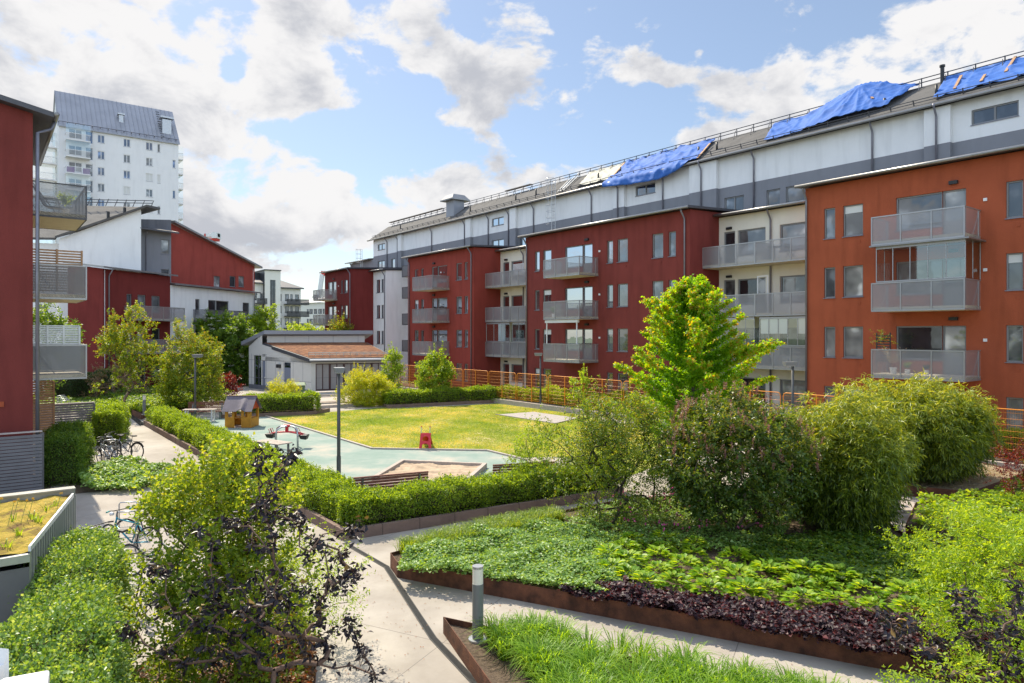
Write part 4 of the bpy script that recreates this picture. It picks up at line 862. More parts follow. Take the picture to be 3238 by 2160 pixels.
# ================================================================ ground and beds
def poly_obj(name, pts, z, m, kind='structure', parent=None):
    mb = MB(); mb.poly([(p[0], p[1], z) for p in pts]); o = mb.build(name, m, parent)
    if kind: o['kind'] = kind
    return o
def ground_mats():
    # concrete paving: pale, faintly blotched, with a saw-cut joint grid
    m, t, b = base_mat('concrete_paving'); geo = t.nodes.new('ShaderNodeNewGeometry')
    n = nd(t, 'ShaderNodeTexNoise'); t.links.new(geo.outputs['Position'], n.inputs['Vector']); n.inputs['Scale'].default_value = .9; n.inputs['Detail'].default_value = 9; n.inputs['Roughness'].default_value = .65
    c = ramp(t, n.outputs['Fac'], [(.3, (.30, .26, .215)), (.5, (.37, .33, .28)), (.68, (.42, .375, .32))])
    n3 = nd(t, 'ShaderNodeTexNoise'); t.links.new(geo.outputs['Position'], n3.inputs['Vector']); n3.inputs['Scale'].default_value = .28; n3.inputs['Detail'].default_value = 4; n3.inputs['Distortion'].default_value = .8
    st = ramp(t, n3.outputs['Fac'], [(.40, (.80, .79, .78)), (.56, (1, 1, 1))])
    mx = nd(t, 'ShaderNodeMix', data_type='RGBA', blend_type='MULTIPLY'); mx.inputs['Factor'].default_value = 1; t.links.new(c, mx.inputs[6]); t.links.new(st, mx.inputs[7])
    mp = nd(t, 'ShaderNodeMapping'); t.links.new(geo.outputs['Position'], mp.inputs['Vector']); mp.inputs['Rotation'].default_value = (0, 0, R(-64)); mp.inputs['Location'].default_value = (1.3, .6, 0)
    sp = t.nodes.new('ShaderNodeSeparateXYZ'); t.links.new(mp.outputs[0], sp.inputs[0])
    def joint(x, step):
        fr = mth(t, 'FRACT', mth(t, 'DIVIDE', x, step)); return mth(t, 'LESS_THAN', mth(t, 'ABSOLUTE', mth(t, 'SUBTRACT', fr, .5)), .007 / step)
    j = mth(t, 'MAXIMUM', joint(sp.outputs[0], 4.3), joint(sp.outputs[1], 4.3))
    m2 = nd(t, 'ShaderNodeMix', data_type='RGBA'); t.links.new(j, m2.inputs['Factor']); t.links.new(mx.outputs[2], m2.inputs[6]); m2.inputs[7].default_value = (.17, .15, .13, 1)
    t.links.new(m2.outputs[2], b.inputs['Base Color']); b.inputs['Roughness'].default_value = .85
    n2 = nd(t, 'ShaderNodeTexNoise'); t.links.new(geo.outputs['Position'], n2.inputs['Vector']); n2.inputs['Scale'].default_value = 120; bp = nd(t, 'ShaderNodeBump'); bp.inputs['Strength'].default_value = .25; bp.inputs['Distance'].default_value = .01
    t.links.new(n2.outputs['Fac'], bp.inputs['Height']); t.links.new(bp.outputs[0], b.inputs['Normal'])
    MC['conc'] = m
    m, t, b = base_mat('rubber_paving'); geo = t.nodes.new('ShaderNodeNewGeometry')
    n = nd(t, 'ShaderNodeTexNoise'); t.links.new(geo.outputs['Position'], n.inputs['Vector']); n.inputs['Scale'].default_value = .45; n.inputs['Detail'].default_value = 9; n.inputs['Roughness'].default_value = .7
    c = ramp(t, n.outputs['Fac'], [(.36, (.18, .255, .215)), (.48, (.225, .29, .25)), (.56, (.285, .32, .275)), (.66, (.40, .365, .30))]); t.links.new(c, b.inputs['Base Color']); b.inputs['Roughness'].default_value = .95; MC['rubber'] = m
    m, t, b = base_mat('lawn'); geo = t.nodes.new('ShaderNodeNewGeometry')
    mp = nd(t, 'ShaderNodeMapping'); t.links.new(geo.outputs['Position'], mp.inputs['Vector']); mp.inputs['Scale'].default_value = (1, .6, 1)
    n = nd(t, 'ShaderNodeTexNoise'); t.links.new(mp.outputs[0], n.inputs['Vector']); n.inputs['Scale'].default_value = .35; n.inputs['Detail'].default_value = 10; n.inputs['Roughness'].default_value = .72
    c = ramp(t, n.outputs['Fac'], [(.34, (.11, .19, .015)), (.45, (.20, .27, .025)), (.54, (.34, .34, .08)), (.64, (.50, .42, .18))]); t.links.new(c, b.inputs['Base Color']); b.inputs['Roughness'].default_value = .95; b.inputs['Specular IOR Level'].default_value = .1
    n2 = nd(t, 'ShaderNodeTexNoise'); t.links.new(geo.outputs['Position'], n2.inputs['Vector']); n2.inputs['Scale'].default_value = 25; n2.inputs['Detail'].default_value = 4; bp = nd(t, 'ShaderNodeBump'); bp.inputs['Strength'].default_value = .9; bp.inputs['Distance'].default_value = .08
    t.links.new(n2.outputs['Fac'], bp.inputs['Height']); t.links.new(bp.outputs[0], b.inputs['Normal']); MC['lawn'] = m
ground_mats()
M_SOIL = mat('soil', (.115, .085, .062), rough=1, var=.45, vscale=18, bump=1.0, bscale=45, spec=.1)
M_GRAVEL = mat('gravel', (.40, .36, .33), rough=1, var=.3, vscale=30, bump=1.0, bscale=60)
M_SAND = mat('sand', (.40, .30, .205), rough=1, var=.32, vscale=2.2, bump=1.0, bscale=9)
M_SEDUM = None
g = poly_obj('ground', [(-700, -60), (700, -60), (700, 900), (-700, 900)], -.02, mat('far_ground', (.10, .12, .06), rough=1, var=.3, vscale=.05))
pv = poly_obj('pavement', [(-60, -3), (40, -3), (40, 100), (-60, 100)], 0.0, MC['conc'])
P2 = lambda x, y, z=0: gp(x, y, z)
LB = [P2(839, 1317), P2(1177, 1420.5), P2(1540, 1426.5), P2(1670, 1458), P2(1960, 1520)]       # lawn border line
rub = poly_obj('play_surface', LB + [P2(1800, 1570), P2(1085, 1665), P2(520, 1368), P2(560, 1322)], .004, MC['rubber'])
lawn = poly_obj('lawn', [P2(839, 1317), P2(1001, 1306), P2(1225, 1288), P2(1230, 1296), P2(1584, 1275), P2(1790, 1302), P2(2250, 1400), P2(1960, 1520)] + LB[1:4][::-1], .008, MC['lawn'])
gravel = poly_obj('gravel_patch', [P2(1568, 1312), P2(1686.5, 1303), P2(1830, 1323), P2(1756, 1341)], .018, M_GRAVEL)
def kerb(name, pts, w_, h, m, label, cat='kerb', base=0.0):
    mb = MB()
    for a, b in zip(pts[:-1], pts[1:]): mb.bar((a[0], a[1], base + h / 2), (b[0], b[1], base + h / 2), w_, h)
    o = mb.build(name, m, None); return tag(o, label, cat)
kerb('lawn_edging', LB, .12, .07, M_WOODG, 'pale timber edging between the green play surface and the lawn', 'edging')
q = [P2(1568, 1312), P2(1756, 1341), P2(1830, 1323)]; kerb('gravel_edging', q, .06, .06, M_WOODG, 'thin pale edging round the gravel patch in the lawn', 'edging')

def offset_in(pts, d):      # shrink a counter-clockwise outline
    n = len(pts); out = []
    for i in range(n):
        a, b, c = Vector(pts[i - 1]), Vector(pts[i]), Vector(pts[(i + 1) % n]); u1 = (b - a).normalized(); u2 = (c - b).normalized()
        n1 = Vector((-u1.y, u1.x)); n2 = Vector((-u2.y, u2.x)); k = 1 + n1.dot(n2); k = max(k, .25); out.append(tuple(b + (n1 + n2) / k * d))
    return out
def ccw(pts):
    A = sum(pts[i][0] * pts[(i + 1) % len(pts)][1] - pts[(i + 1) % len(pts)][0] * pts[i][1] for i in range(len(pts))); return pts if A > 0 else pts[::-1]
def planter(label, pts, h, m, th, soil_drop=.05, name='planter', cat='planter', soil=None, joint=0):
    pts = ccw([tuple(p) for p in pts]); ins = offset_in(pts, th); e = empty(name, (pts[0][0], pts[0][1], 0), label, cat); mb = MB(); n = len(pts)
    for i in range(n):
        j = (i + 1) % n; a, b, c, d = pts[i], pts[j], ins[j], ins[i]
        mb.hexa([(*a, 0), (*b, 0), (*c, 0), (*d, 0), (*a, h), (*b, h), (*c, h), (*d, h)])
    mb.build('edge_wall', m, e)
    if joint:
        jm = MB()
        for i in range(n):
            a, b = Vector(pts[i]), Vector(pts[(i + 1) % n]); Ld = (b - a).length; u_ = (b - a) / Ld; nrm = Vector((u_.y, -u_.x)); k = joint
            while k < Ld: p = a + u_ * k; jm.hexa([(*(p - u_ * .006 + nrm * s), z) for z in (.0, h + .002) for s in (-.06, .003)][:0] or [(*(p - u_ * .007 - nrm * th), 0), (*(p + u_ * .007 - nrm * th), 0), (*(p + u_ * .007 + nrm * .003), 0), (*(p - u_ * .007 + nrm * .003), 0), (*(p - u_ * .007 - nrm * th), h + .003), (*(p + u_ * .007 - nrm * th), h + .003), (*(p + u_ * .007 + nrm * .003), h + .003), (*(p - u_ * .007 + nrm * .003), h + .003)]); k += joint
        o_ = jm.build('wall_joint', mat('joint_dark', (.05, .04, .035), rough=1), e)
    s_ = MB(); s_.poly([(*p, h - soil_drop) for p in ins]); s_.build('soil', soil or M_SOIL, e); return e
# L shaped planter in front of the play area
A0, A1 = Vector(P2(453, 1344)), Vector(P2(1085, 1711)); A2 = Vector(P2(1742, 1606)); A2 = A1 + (A2 - A1) * 1.45
dl = (A1 - A0).normalized(); dr = (A2 - A1).normalized(); nl = Vector((-dl.y, dl.x)); nr_ = Vector((-dr.y, dr.x))
if nl.x < 0: nl = -nl
if nr_.y < 0: nr_ = -nr_
W1 = 1.25
inner_corner = A1 + (nl + nr_) / (1 + nl.dot(nr_)) * W1
PL = [tuple(A0), tuple(A1), tuple(A2), tuple(A2 + nr_ * W1), tuple(inner_corner), tuple(A0 + nl * W1)]
planter('stone edged planter of the long clipped hedge round the play area', PL, .26, M_CONC, .12, joint=1.0)
# far planters with hedges
FPL = [P2(700, 1323), P2(1000, 1311.5), (P2(1000, 1311.5)[0] + .4, P2(1000, 1311.5)[1] + 1.7), (P2(700, 1323)[0] + .4, P2(700, 1323)[1] + 1.8)]
planter('stone edged planter of the short hedge beside the playhouse', FPL, .22, M_CONC, .12)
B0, B1, B2 = Vector(P2(1225, 1291)), Vector(P2(1584, 1273.5)), Vector(P2(1778, 1300)); B2 = B1 + (B2 - B1) * 2.6
db1 = (B1 - B0).normalized(); db2 = (B2 - B1).normalized(); nb1 = Vector((-db1.y, db1.x)); nb2 = Vector((-db2.y, db2.x))
ic = B1 + (nb1 + nb2) / (1 + nb1.dot(nb2)) * 1.3
BPL = [tuple(B0), tuple(B1), tuple(B2), tuple(B2 + nb2 * 1.3), tuple(ic), tuple(B0 + nb1 * 1.3)]
planter('stone edged planter of the long hedge behind the lawn', BPL, .22, M_CONC, .12)
# central bed with weathering steel edge
C = [P2(1234, 1795), P2(1256, 1827), P2(2853, 2129), (9.0, 8.4), (10.2, 11.5), (9.15, 15.6), (9.6, 18.6), (6.0, 20.2), (3.2, 19.4), (1.15, 18.0)]
planter('large central bed edged with rusty steel, pale green cover plants at its front tip', C, .32, M_CORTEN, .012, .07, 'planting_bed', 'flower bed')
# front grass bed
D0 = Vector((-1.15, 11.4)); dd = Vector((.9, -.437)).normalized(); D1 = Vector(P2(1508, 2160)); de = (D1 - D0).normalized()
Dp = [tuple(D0), tuple(D0 + de * 5), (3.2, 6.5), (8.4, 5.6), tuple(D0 + dd * 9.2)]
planter('bed of long grass edged with rusty steel at the bottom of the photo', Dp, .28, M_CORTEN, .012, .10, 'planting_bed', 'flower bed')
# bed under the dark and green shrubs lower left
E = [P2(930, 1905), P2(1000, 2130), (-1.9, 6.2), (-4.2, 6.0), (-5.6, 9.5), (-5.2, 12.2), (-3.9, 12.6)]
planter('planting bed under the dark leaved shrub at lower left', E, .10, M_CORTEN, .012, .02, 'planting_bed', 'flower bed')
# right bed
Gp = [(9.45, 16.4), (10.6, 12.4), (9.6, 8.6), (16, 8.0), (19, 20), (17.5, 22.5), (13.2, 19.4), (11.0, 18.6)]
planter('bed of bright green plants edged with rusty steel right of the bamboo', Gp, .42, M_CORTEN, .012, .06, 'planting_bed', 'flower bed')
Hp = [P2(2883, 1590), P2(2986, 1610), (17.2, 21.6), (17.5, 24.2), (11.5, 24.8), (10.5, 22.2)]
Hp = [(11.2, 21.5), (13.6, 20.2), (17.3, 23.0), (17.0, 25.6), (11.0, 25.0)]
planter('rusty steel edged bed under the far bamboo', Hp, .34, M_CORTEN, .012, .04, 'planting_bed', 'flower bed', soil=mat('straw_mulch', (.30, .23, .14), rough=1, var=.4, vscale=25, bump=1))
# left beds along the path
K1 = [P2(318, 1256), P2(395, 1291), (P2(395, 1291)[0] + 2.4, P2(395, 1291)[1] + 1.2), (-24.5, 58), (-31, 56)]
planter('rusty steel edged bed far left beside the path', K1, .35, M_CORTEN, .02, .05, 'planting_bed', 'flower bed')
K2 = [P2(395, 1302), P2(446, 1328), P2(463, 1320), P2(600, 1310), P2(640, 1285), (-23.5, 49), (-24.2, 46.2)]
planter('rusty steel edged bed between two light bollards left of the play area', K2, .36, M_CORTEN, .02, .05, 'planting_bed', 'flower bed')
# planted strips
poly_obj('soil_strip', [P2(238, 1562), P2(470, 1540), P2(560, 1500), P2(440, 1470), P2(180, 1480)], .012, M_SOIL)
poly_obj('soil_strip', [(-30, 40), (-20.7, 34.3), (-17.9, 29.0), (-16.2, 24), (-14.6, 21.6), (-15.2, 20.8), (-22, 21)], .012, M_SOIL)
poly_obj('soil_strip', [(-42, 46), (-36, 54.6), (-27.5, 57.2), (-23.4, 75), (-45, 80)], .012, M_SOIL)
# terrace along the houses
TE = [FM.pt(-14, -2.35, 0)[:2], FM.pt(41, -2.35, 0)[:2], FM.pt(41, -.01, 0)[:2], FM.pt(-14, -.01, 0)[:2]]
mb = MB(); mb.prism(ccw(TE), 0, .35); o = mb.build('terrace', M_SOIL); o['kind'] = 'structure'
mb = MB(); a, b = FM.pt(-14, -2.5, 0), FM.pt(41, -2.5, 0); mb.bar((a[0], a[1], .16), (b[0], b[1], .16), .28, .32); tag(mb.build('terrace_wall', M_WOODG), 'low pale wall under the orange wire fence', 'wall')
# drain channel
def drain(label, pts, w_=.11):
    e = empty('drain_channel', (*pts[0], 0), label, 'drain'); mb = MB(); fr = MB()
    for a, b in zip(pts[:-1], pts[1:]):
        a, b = Vector(a), Vector(b); u_ = (b - a).normalized(); nn = Vector((-u_.y, u_.x)) * w_ / 2; Ld = (b - a).length
        fr.quad((*(a - nn), .004), (*(b - nn), .004), (*(b + nn), .004), (*(a + nn), .004)); k = 0
        while k < Ld: p = a + u_ * k; mb.bar((*(p - nn), .008), (*(p + nn + u_ * .02), .008), .012, .008); k += .035
        for sg in (-1, 1): mb.bar((*(a + nn * sg), .008), (*(b + nn * sg), .008), .012, .010)
    fr.build('channel', M_BLACK, e); mb.build('grating', M_GALV if 0 else mat('cast_grating', (.065, .065, .062), rough=.6, metal=.3), e); return e
drain('dark drain grating crossing the pale paving in the foreground', [P2(1090, 1718), P2(1222, 1794), P2(1370, 2020), P2(1520, 2180)])
drain('thin drain line along the left path beside the steel beds', [P2(310, 1252), P2(395, 1300), P2(452, 1345)], .3)
# sandbox -----------------------------------------------------------------
SB = [P2(1269, 1468), P2(1540, 1480), P2(1470, 1545), P2(1175, 1525)]
e = empty('sandbox', (*SB[0], 0), 'square sandbox with low timber sides and trampled sand', 'sandbox'); SBc = ccw(SB); ins = offset_in(SBc, .15); mb = MB()
for i in range(4):
    j = (i + 1) % 4; a, b, c, d = SBc[i], SBc[j], ins[j], ins[i]; mb.hexa([(*a, .0), (*b, .0), (*c, .0), (*d, .0), (*a, .19), (*b, .19), (*c, .19), (*d, .19)])
mb.build('timber_side', M_WOODG, e)
a_, b_ = 46, 34; mb = MB(); P = np.zeros((a_, b_, 3)); c = [Vector(x) for x in ins]
for i in range(a_):
    for j in range(b_):
        u_, v_ = i / (a_ - 1), j / (b_ - 1); q = c[0].lerp(c[1], u_).lerp(c[3].lerp(c[2], u_), v_); P[i, j] = (q.x, q.y, .09 + .035 * math.sin(q.x * 5.1 + 2 * math.sin(q.y * 3)) * math.sin(q.y * 6.3) + .03 * random.random() * (1 if random.random() < .5 else 0))
mb.grid(P); mb.build('sand', M_SAND, e, smooth=True)
# deck with steps by the pavilion
DK = [P2(993, 1292), P2(1181, 1283), P2(1107, 1259), P2(975, 1265)]
mb = MB(); mb.prism(ccw(DK), 0, .18); dko = mb.build('timber_deck', M_WOODG); tag(dko, 'low pale deck in front of the pavilion carrying the long picnic table', 'deck')
DK2 = [(9.7, 17.2), (11.4, 19.2), (14.5, 20.4), (11.2, 21.2), (7.2, 21.6), (6.4, 20.8), (9.8, 19.2)]
mb = MB(); mb.prism(ccw([(9.3, 18.9), (10.6, 18.9), (13.4, 20.0), (11.0, 21.4), (6.2, 23.0), (5.6, 21.2)]), 0, .06); dk2 = mb.build('timber_deck', M_WOODG); tag(dk2, 'grey timber deck behind the near bamboo', 'deck')

# ================================================================ pavilion
def pav():
    FL_, BL_ = Vector((at(984, 56.2), 56.2)), Vector((at(787, 63.2), 63.2)); FR_ = Vector((at(1222, 58.5), 58.5)); RL = Vector((at(844, 61.9), 61.9)); RR = Vector((at(1153, 64), 64)); BR = Vector((at(1120, 65.5), 65.5))
    e = empty('pavilion', (*FL_, 0), 'low white panelled pavilion with a rust coloured sedum roof and raised rear roof', 'building')
    MW = mat('fibre_cement_panel', (.60, .58, .54), rough=.75, var=.03); side = Fac(FL_, BL_ - FL_, FR_ - FL_); sl = (BL_ - FL_).length; front = Fac(FL_, FR_ - FL_, BL_ - FL_); fl = (FR_ - FL_).length
    sr = (RL - FL_).dot((BL_ - FL_).normalized())
    ze, zr_, zt_, zb = 2.78, 4.05, 4.98, 3.85
    ts = lambda p: side.t(p)
    hl = [(ts(826), ts(801), .12, 3.05), (ts(839), ts(829), .12, 2.95), (ts(919), ts(897), .12, 2.55)]
    hl = [(min(a, b), max(a, b), c, d) for a, b, c, d in hl]
    mb = MB(); side.wall(mb, 0, sr, 0, 2.6, hl); side.wall(mb, sr, sl, 0, 3.2, hl)
    mb.poly([side.pt(0, 0, 2.6), side.pt(sr, 0, 2.6), side.pt(sr, 0, zr_), side.pt(0, 0, ze)]); mb.poly([side.pt(sr, 0, 3.2), side.pt(sl, 0, 3.2), side.pt(sl, 0, zb), side.pt(sr, 0, zt_)])
    front.wall(mb, 0, fl, 0, ze, [(.35, fl - .1, .3, 2.55)])
    A, B = (*RL, 0), (*RR, 0); mb.quad((A[0], A[1], 3.7), (B[0], B[1], 3.7), (B[0], B[1], zt_), (A[0], A[1], zt_))
    mb.quad((*FR_, 0), (*BR, 0), (*BR, 3.8), (*FR_, ze)); mb.quad((*BL_, 0), (*BR, 0), (*BR, zb), (*BL_, zb)); mb.poly([(B[0], B[1], 3.6), (*BR, 3.6), (*BR, zb), (B[0], B[1], zt_)]); mb.build('wall', MW, e)
    jm = MB()
    for p in (795.5, 820, 842.5, 870.5, 896, 927, 957.5): t = ts(p); side.box(jm, t - .015, t + .015, -.004, -.001, .4, 2.7 if p > 845 else 3.2)
    for z in (1.0, 2.62): side.box(jm, .05, sl, -.005, -.0015, z, z + .025)
    for k in (.18, .42, .67, .93):
        q = Vector(A).lerp(Vector(B), k); nr0 = (FL_ - RL).normalized() * .006; jm.bar((q.x + nr0.x, q.y + nr0.y, 4.1), (q.x + nr0.x, q.y + nr0.y, zt_), .02, .01)
    jm.build('panel_joint', M_DGREYP, e)
    side_w = side.window(e, hl[0], frame=M_DFRAME, pane=M_PANES[2], mull=(.5,), sill=False)
    for h in hl[1:]:
        m = MB(); side.box(m, h[0], h[1], .05, .1, h[2], h[3] - (.45 if h is hl[2] else 0)); dd_ = m.build('door', mat('door_bluegrey', (.19, .21, .27), rough=.5), e)
        if h is hl[2]: m = MB(); side.box(m, h[0], h[1], .05, .1, h[3] - .45, h[3]); m.build('pane', M_PANES[2], dd_)
        m = MB(); side.box(m, h[0] + .1, h[0] + .14, -.03, .049, 1.0, 1.15); m.build('handle', M_GALV, dd_)
    m = MB(); side.box(m, ts(889), ts(882), -.25, -.003, 2.05, 2.35); m.build('wall_light', M_BLACK, e)
    m = MB(); side.box(m, -.0, sl, -.02, -.003, 0, .38); m.build('plinth', M_DGREYP, e)
    # folding garage doors
    MF = mat('door_frame_maroon', (.055, .018, .018), rough=.5); MP = mat('door_panel_grey', (.30, .28, .27), rough=.7, var=.04)
    m = MB(); front.box(m, .35, fl - .1, .05, .1, .3, 2.55); gd = m.build('folding_door', MP, e); m = MB(); n = 10
    x0, x1 = .35, fl - .1
    for i in range(n + 1): x = x0 + (x1 - x0) * i / n; w_ = .075 if i % 2 == 0 else .025; front.box(m, x - w_, x + w_, .01, .048, .3, 2.55)
    front.box(m, x0, x1, .012, .047, .3, .42); front.box(m, x0, x1, .012, .047, 2.47, 2.55); m.build('door_frame', MF, gd)
    m = MB(); front.box(m, x0 + .1, x1 - .1, .044, .0495, 1.35, 1.37); m.build('door_seam', M_DGREYP, gd)
    # low sedum roof
    o1 = (FL_ - BL_).normalized() * .45; o2 = (FL_ - FR_).normalized() * .4
    f0, f1, r0, r1 = FL_ + o1 + o2, FR_ + o1 - o2 * 1.3, RL + o2, RR - o2 * .6
    def slab(c4, zz, th, name, mm, par=e):
        mb = MB(); mb.hexa([(c4[i].x, c4[i].y, zz[i] - th) for i in range(4)] + [(c4[i].x, c4[i].y, zz[i]) for i in range(4)]); return mb.build(name, mm, par)
    lowroof = slab([f0, f1, r1, r0], [2.98, 2.98, 4.2, 4.2], .30, 'low_roof', M_DSHEET)
    m, t, b = base_mat('sedum_red'); geo = t.nodes.new('ShaderNodeNewGeometry'); n = nd(t, 'ShaderNodeTexNoise'); t.links.new(geo.outputs['Position'], n.inputs['Vector']); n.inputs['Scale'].default_value = 2.2; n.inputs['Detail'].default_value = 10; n.inputs['Roughness'].default_value = .75
    t.links.new(ramp(t, n.outputs['Fac'], [(.34, (.07, .03, .018)), (.48, (.18, .07, .03)), (.6, (.27, .12, .045)), (.72, (.42, .30, .18))]), b.inputs['Base Color']); b.inputs['Roughness'].default_value = 1
    bp = nd(t, 'ShaderNodeBump'); bp.inputs['Strength'].default_value = 1; bp.inputs['Distance'].default_value = .1; t.links.new(n.outputs['Fac'], bp.inputs['Height']); t.links.new(bp.outputs[0], b.inputs['Normal'])
    cin = [f0 - o1 * .25 - o2 * .35, f1 - o1 * .25 + o2 * .35, r1 + o2 * .35, r0 - o2 * .35]; mb = MB(); mb.quad(*[(c.x, c.y, z) for c, z in zip(cin, (3.03, 3.03, 4.22, 4.22))]); mb.build('sedum', m, lowroof)
    mb = MB(); a_ = f0.lerp(r0, .12); b_ = f1.lerp(r1, .12)
    for dz in (.18, .32): mb.bar((*a_.lerp(b_, .06), 3.12 + dz), (*a_.lerp(b_, .98), 3.12 + dz), .05, .05)
    for k in range(13): q = a_.lerp(b_, .06 + .92 * k / 12); mb.bar((*q, 3.05), (*q, 3.46), .04, .04)
    mb.build('snow_guard', M_GALV, lowroof)
    mb = MB(); mb.tube([(*(f0 + o1 * .15), 2.86), (*(f1 + o1 * .15), 2.86)], .08, 8); mb.build('gutter', M_WFRAME, lowroof)
    ur = slab([RL + o1 * 1.1 + o2 * 1.2, RR + o1 * 1.1 - o2 * 1.2, BR - o1 - o2 * 1.2, BL_ - o1 + o2 * 1.2], [5.32, 5.32, 4.28, 4.28], .34, 'upper_roof', mat('pavilion_fascia', (.27, .28, .32), rough=.5, metal=.3))
pav()

# ================================================================ bike shed roof lower left
def shed():
    a = Vector((-7.62, 11.9)); b = Vector((-6.22, 8.8)); u_ = (b - a).normalized(); lv = -V; c = b + lv * 5; d = a + lv * 5
    e = empty('bike_shed', (*b, 0), 'flat shed with moss and sedum roof at the left edge, pale ribbed side wall', 'shed')
    MS = mat('shed_sheet', (.42, .42, .40), rough=.5, metal=.2, var=.06); MDK = mat('shed_grey', (.13, .13, .135), rough=.6, var=.1)
    mb = MB(); mb.quad((*a, 0), (*b, 0), (*b, 2.22), (*a, 2.22)); L_ = (b - a).length; nn = Vector((-u_.y, u_.x)); nn = nn if nn.x > 0 else -nn
    k = .05
    while k < L_ - .03: p = a + u_ * k; mb.bar((*(p + nn * .008), 0), (*(p + nn * .008), 2.2), .035, .016); k += .16
    mb.build('ribbed_wall', MS, e)
    mb = MB(); mb.quad((*b, 0), (*c, 0), (*c, 2.0), (*b, 2.0)); mb.quad((*c, 0), (*d, 0), (*d, 2.0), (*c, 2.0)); mb.quad((*d, 0), (*a, 0), (*a, 2.2), (*d, 2.2)); mb.build('wall', MDK, e)
    m, t, bb = base_mat('sedum_moss'); geo = t.nodes.new('ShaderNodeNewGeometry'); n = nd(t, 'ShaderNodeTexNoise'); t.links.new(geo.outputs['Position'], n.inputs['Vector']); n.inputs['Scale'].default_value = 2.6; n.inputs['Detail'].default_value = 10; n.inputs['Roughness'].default_value = .7
    t.links.new(ramp(t, n.outputs['Fac'], [(.32, (.12, .055, .02)), (.42, (.22, .15, .03)), (.50, (.36, .27, .03)), (.58, (.46, .31, .05)), (.68, (.16, .20, .03))]), bb.inputs['Base Color']); bb.inputs['Roughness'].default_value = 1
    bp = nd(t, 'ShaderNodeBump'); bp.inputs['Strength'].default_value = 1; bp.inputs['Distance'].default_value = .12; t.links.new(n.outputs['Fac'], bp.inputs['Height']); t.links.new(bp.outputs[0], bb.inputs['Normal'])
    P = np.zeros((60, 60, 3))
    for i in range(60):
        for j in range(60):
            q = a.lerp(b, i / 59).lerp(d.lerp(c, i / 59), j / 59); P[i, j] = (q.x, q.y, 2.20 + .03 * math.sin(q.x * 9 + math.sin(q.y * 7)) * math.sin(q.y * 8) + .03 * random.random())
    mb = MB(); mb.grid(P); mb.build('sedum', m, e, smooth=True)
    mb = MB()
    for p, q, w_, z0, z1 in ((a, d, .16, 2.2, 2.42),): mb.bar((*p, 2.24), (*q, 2.24), w_, .14)
    mb.bar((*(a + nn * .0), 2.32), (*d, 2.32), .22, .025); mb.build('parapet', mat('parapet_metal', (.27, .27, .26), rough=.4, metal=.5, var=.2), e)
    mb = MB(); mb.bar((*(a + u_ * .2), 2.23), (*b, 2.23), .03, .07); mb.build('verge_trim', M_WFRAME, e)
    mb = MB(); mb.bar((*b, 2.13), (*c, 2.13), .16, .10); mb.build('front_gutter', M_GALV, e)
    return a, b, c, d
SHED = shed()
# ================================================================ plants
def unit(a): return a / np.maximum(np.linalg.norm(a, axis=-1, keepdims=True), 1e-9)
def rv(n, r=rng): return unit(r.normal(size=(n, 3)))
def fast_mesh(name, V_, nper, polys_per, faces, m, parent, rnd):
    """V_: (N, nper, 3); faces: list of index tuples inside one element"""
    N_ = V_.shape[0]; me = bpy.data.meshes.new(name)
    me.vertices.add(N_ * nper); me.vertices.foreach_set('co', V_.reshape(-1).astype(np.float32))
    fl = [len(f) for f in faces]; base = np.concatenate([np.array(f) for f in faces]); ns = len(base)
    idx = (np.arange(N_)[:, None] * nper + base[None, :]).reshape(-1)
    me.loops.add(len(idx)); me.loops.foreach_set('vertex_index', idx.astype(np.int32))
    starts = np.cumsum([0] + fl[:-1]); st = (np.arange(N_)[:, None] * ns + starts[None, :]).reshape(-1)
    me.polygons.add(N_ * len(faces)); me.polygons.foreach_set('loop_start', st.astype(np.int32))
    try: me.polygons.foreach_set('loop_total', np.tile(fl, N_).astype(np.int32))
    except Exception: pass
    me.update(calc_edges=True)
    at_ = me.attributes.new('rnd', 'FLOAT', 'FACE'); at_.data.foreach_set('value', np.repeat(rnd, len(faces)).astype(np.float32))
    me.materials.append(m); o = bpy.data.objects.new(name, me); COL.objects.link(o)
    if parent is not None:
        o.parent = parent
        if parent.type == 'EMPTY' and parent.name not in LOCAL: o.matrix_parent_inverse = Matrix.Translation(-parent.location)
    return o
def leaf_mesh(name, P, D, Nn, Ln, Wd, m, parent=None, rnd=None, fold=.18, r=rng):
    D = unit(D); S = unit(np.cross(Nn, D)); Nn = np.cross(D, S); Ln = np.broadcast_to(Ln, len(P))[:, None]; Wd = np.broadcast_to(Wd, len(P))[:, None]
    mid = P + D * Ln * .45
    V_ = np.stack([P, mid + S * Wd / 2 + Nn * Wd * fold, P + D * Ln - Nn * Ln * .08, mid - S * Wd / 2 + Nn * Wd * fold], 1)
    if rnd is None: rnd = r.random(len(P))
    return fast_mesh(name, V_, 4, 1, [(0, 1, 2, 3)] if fold < .1 else [(0, 1, 2), (0, 2, 3)], m, parent, rnd)
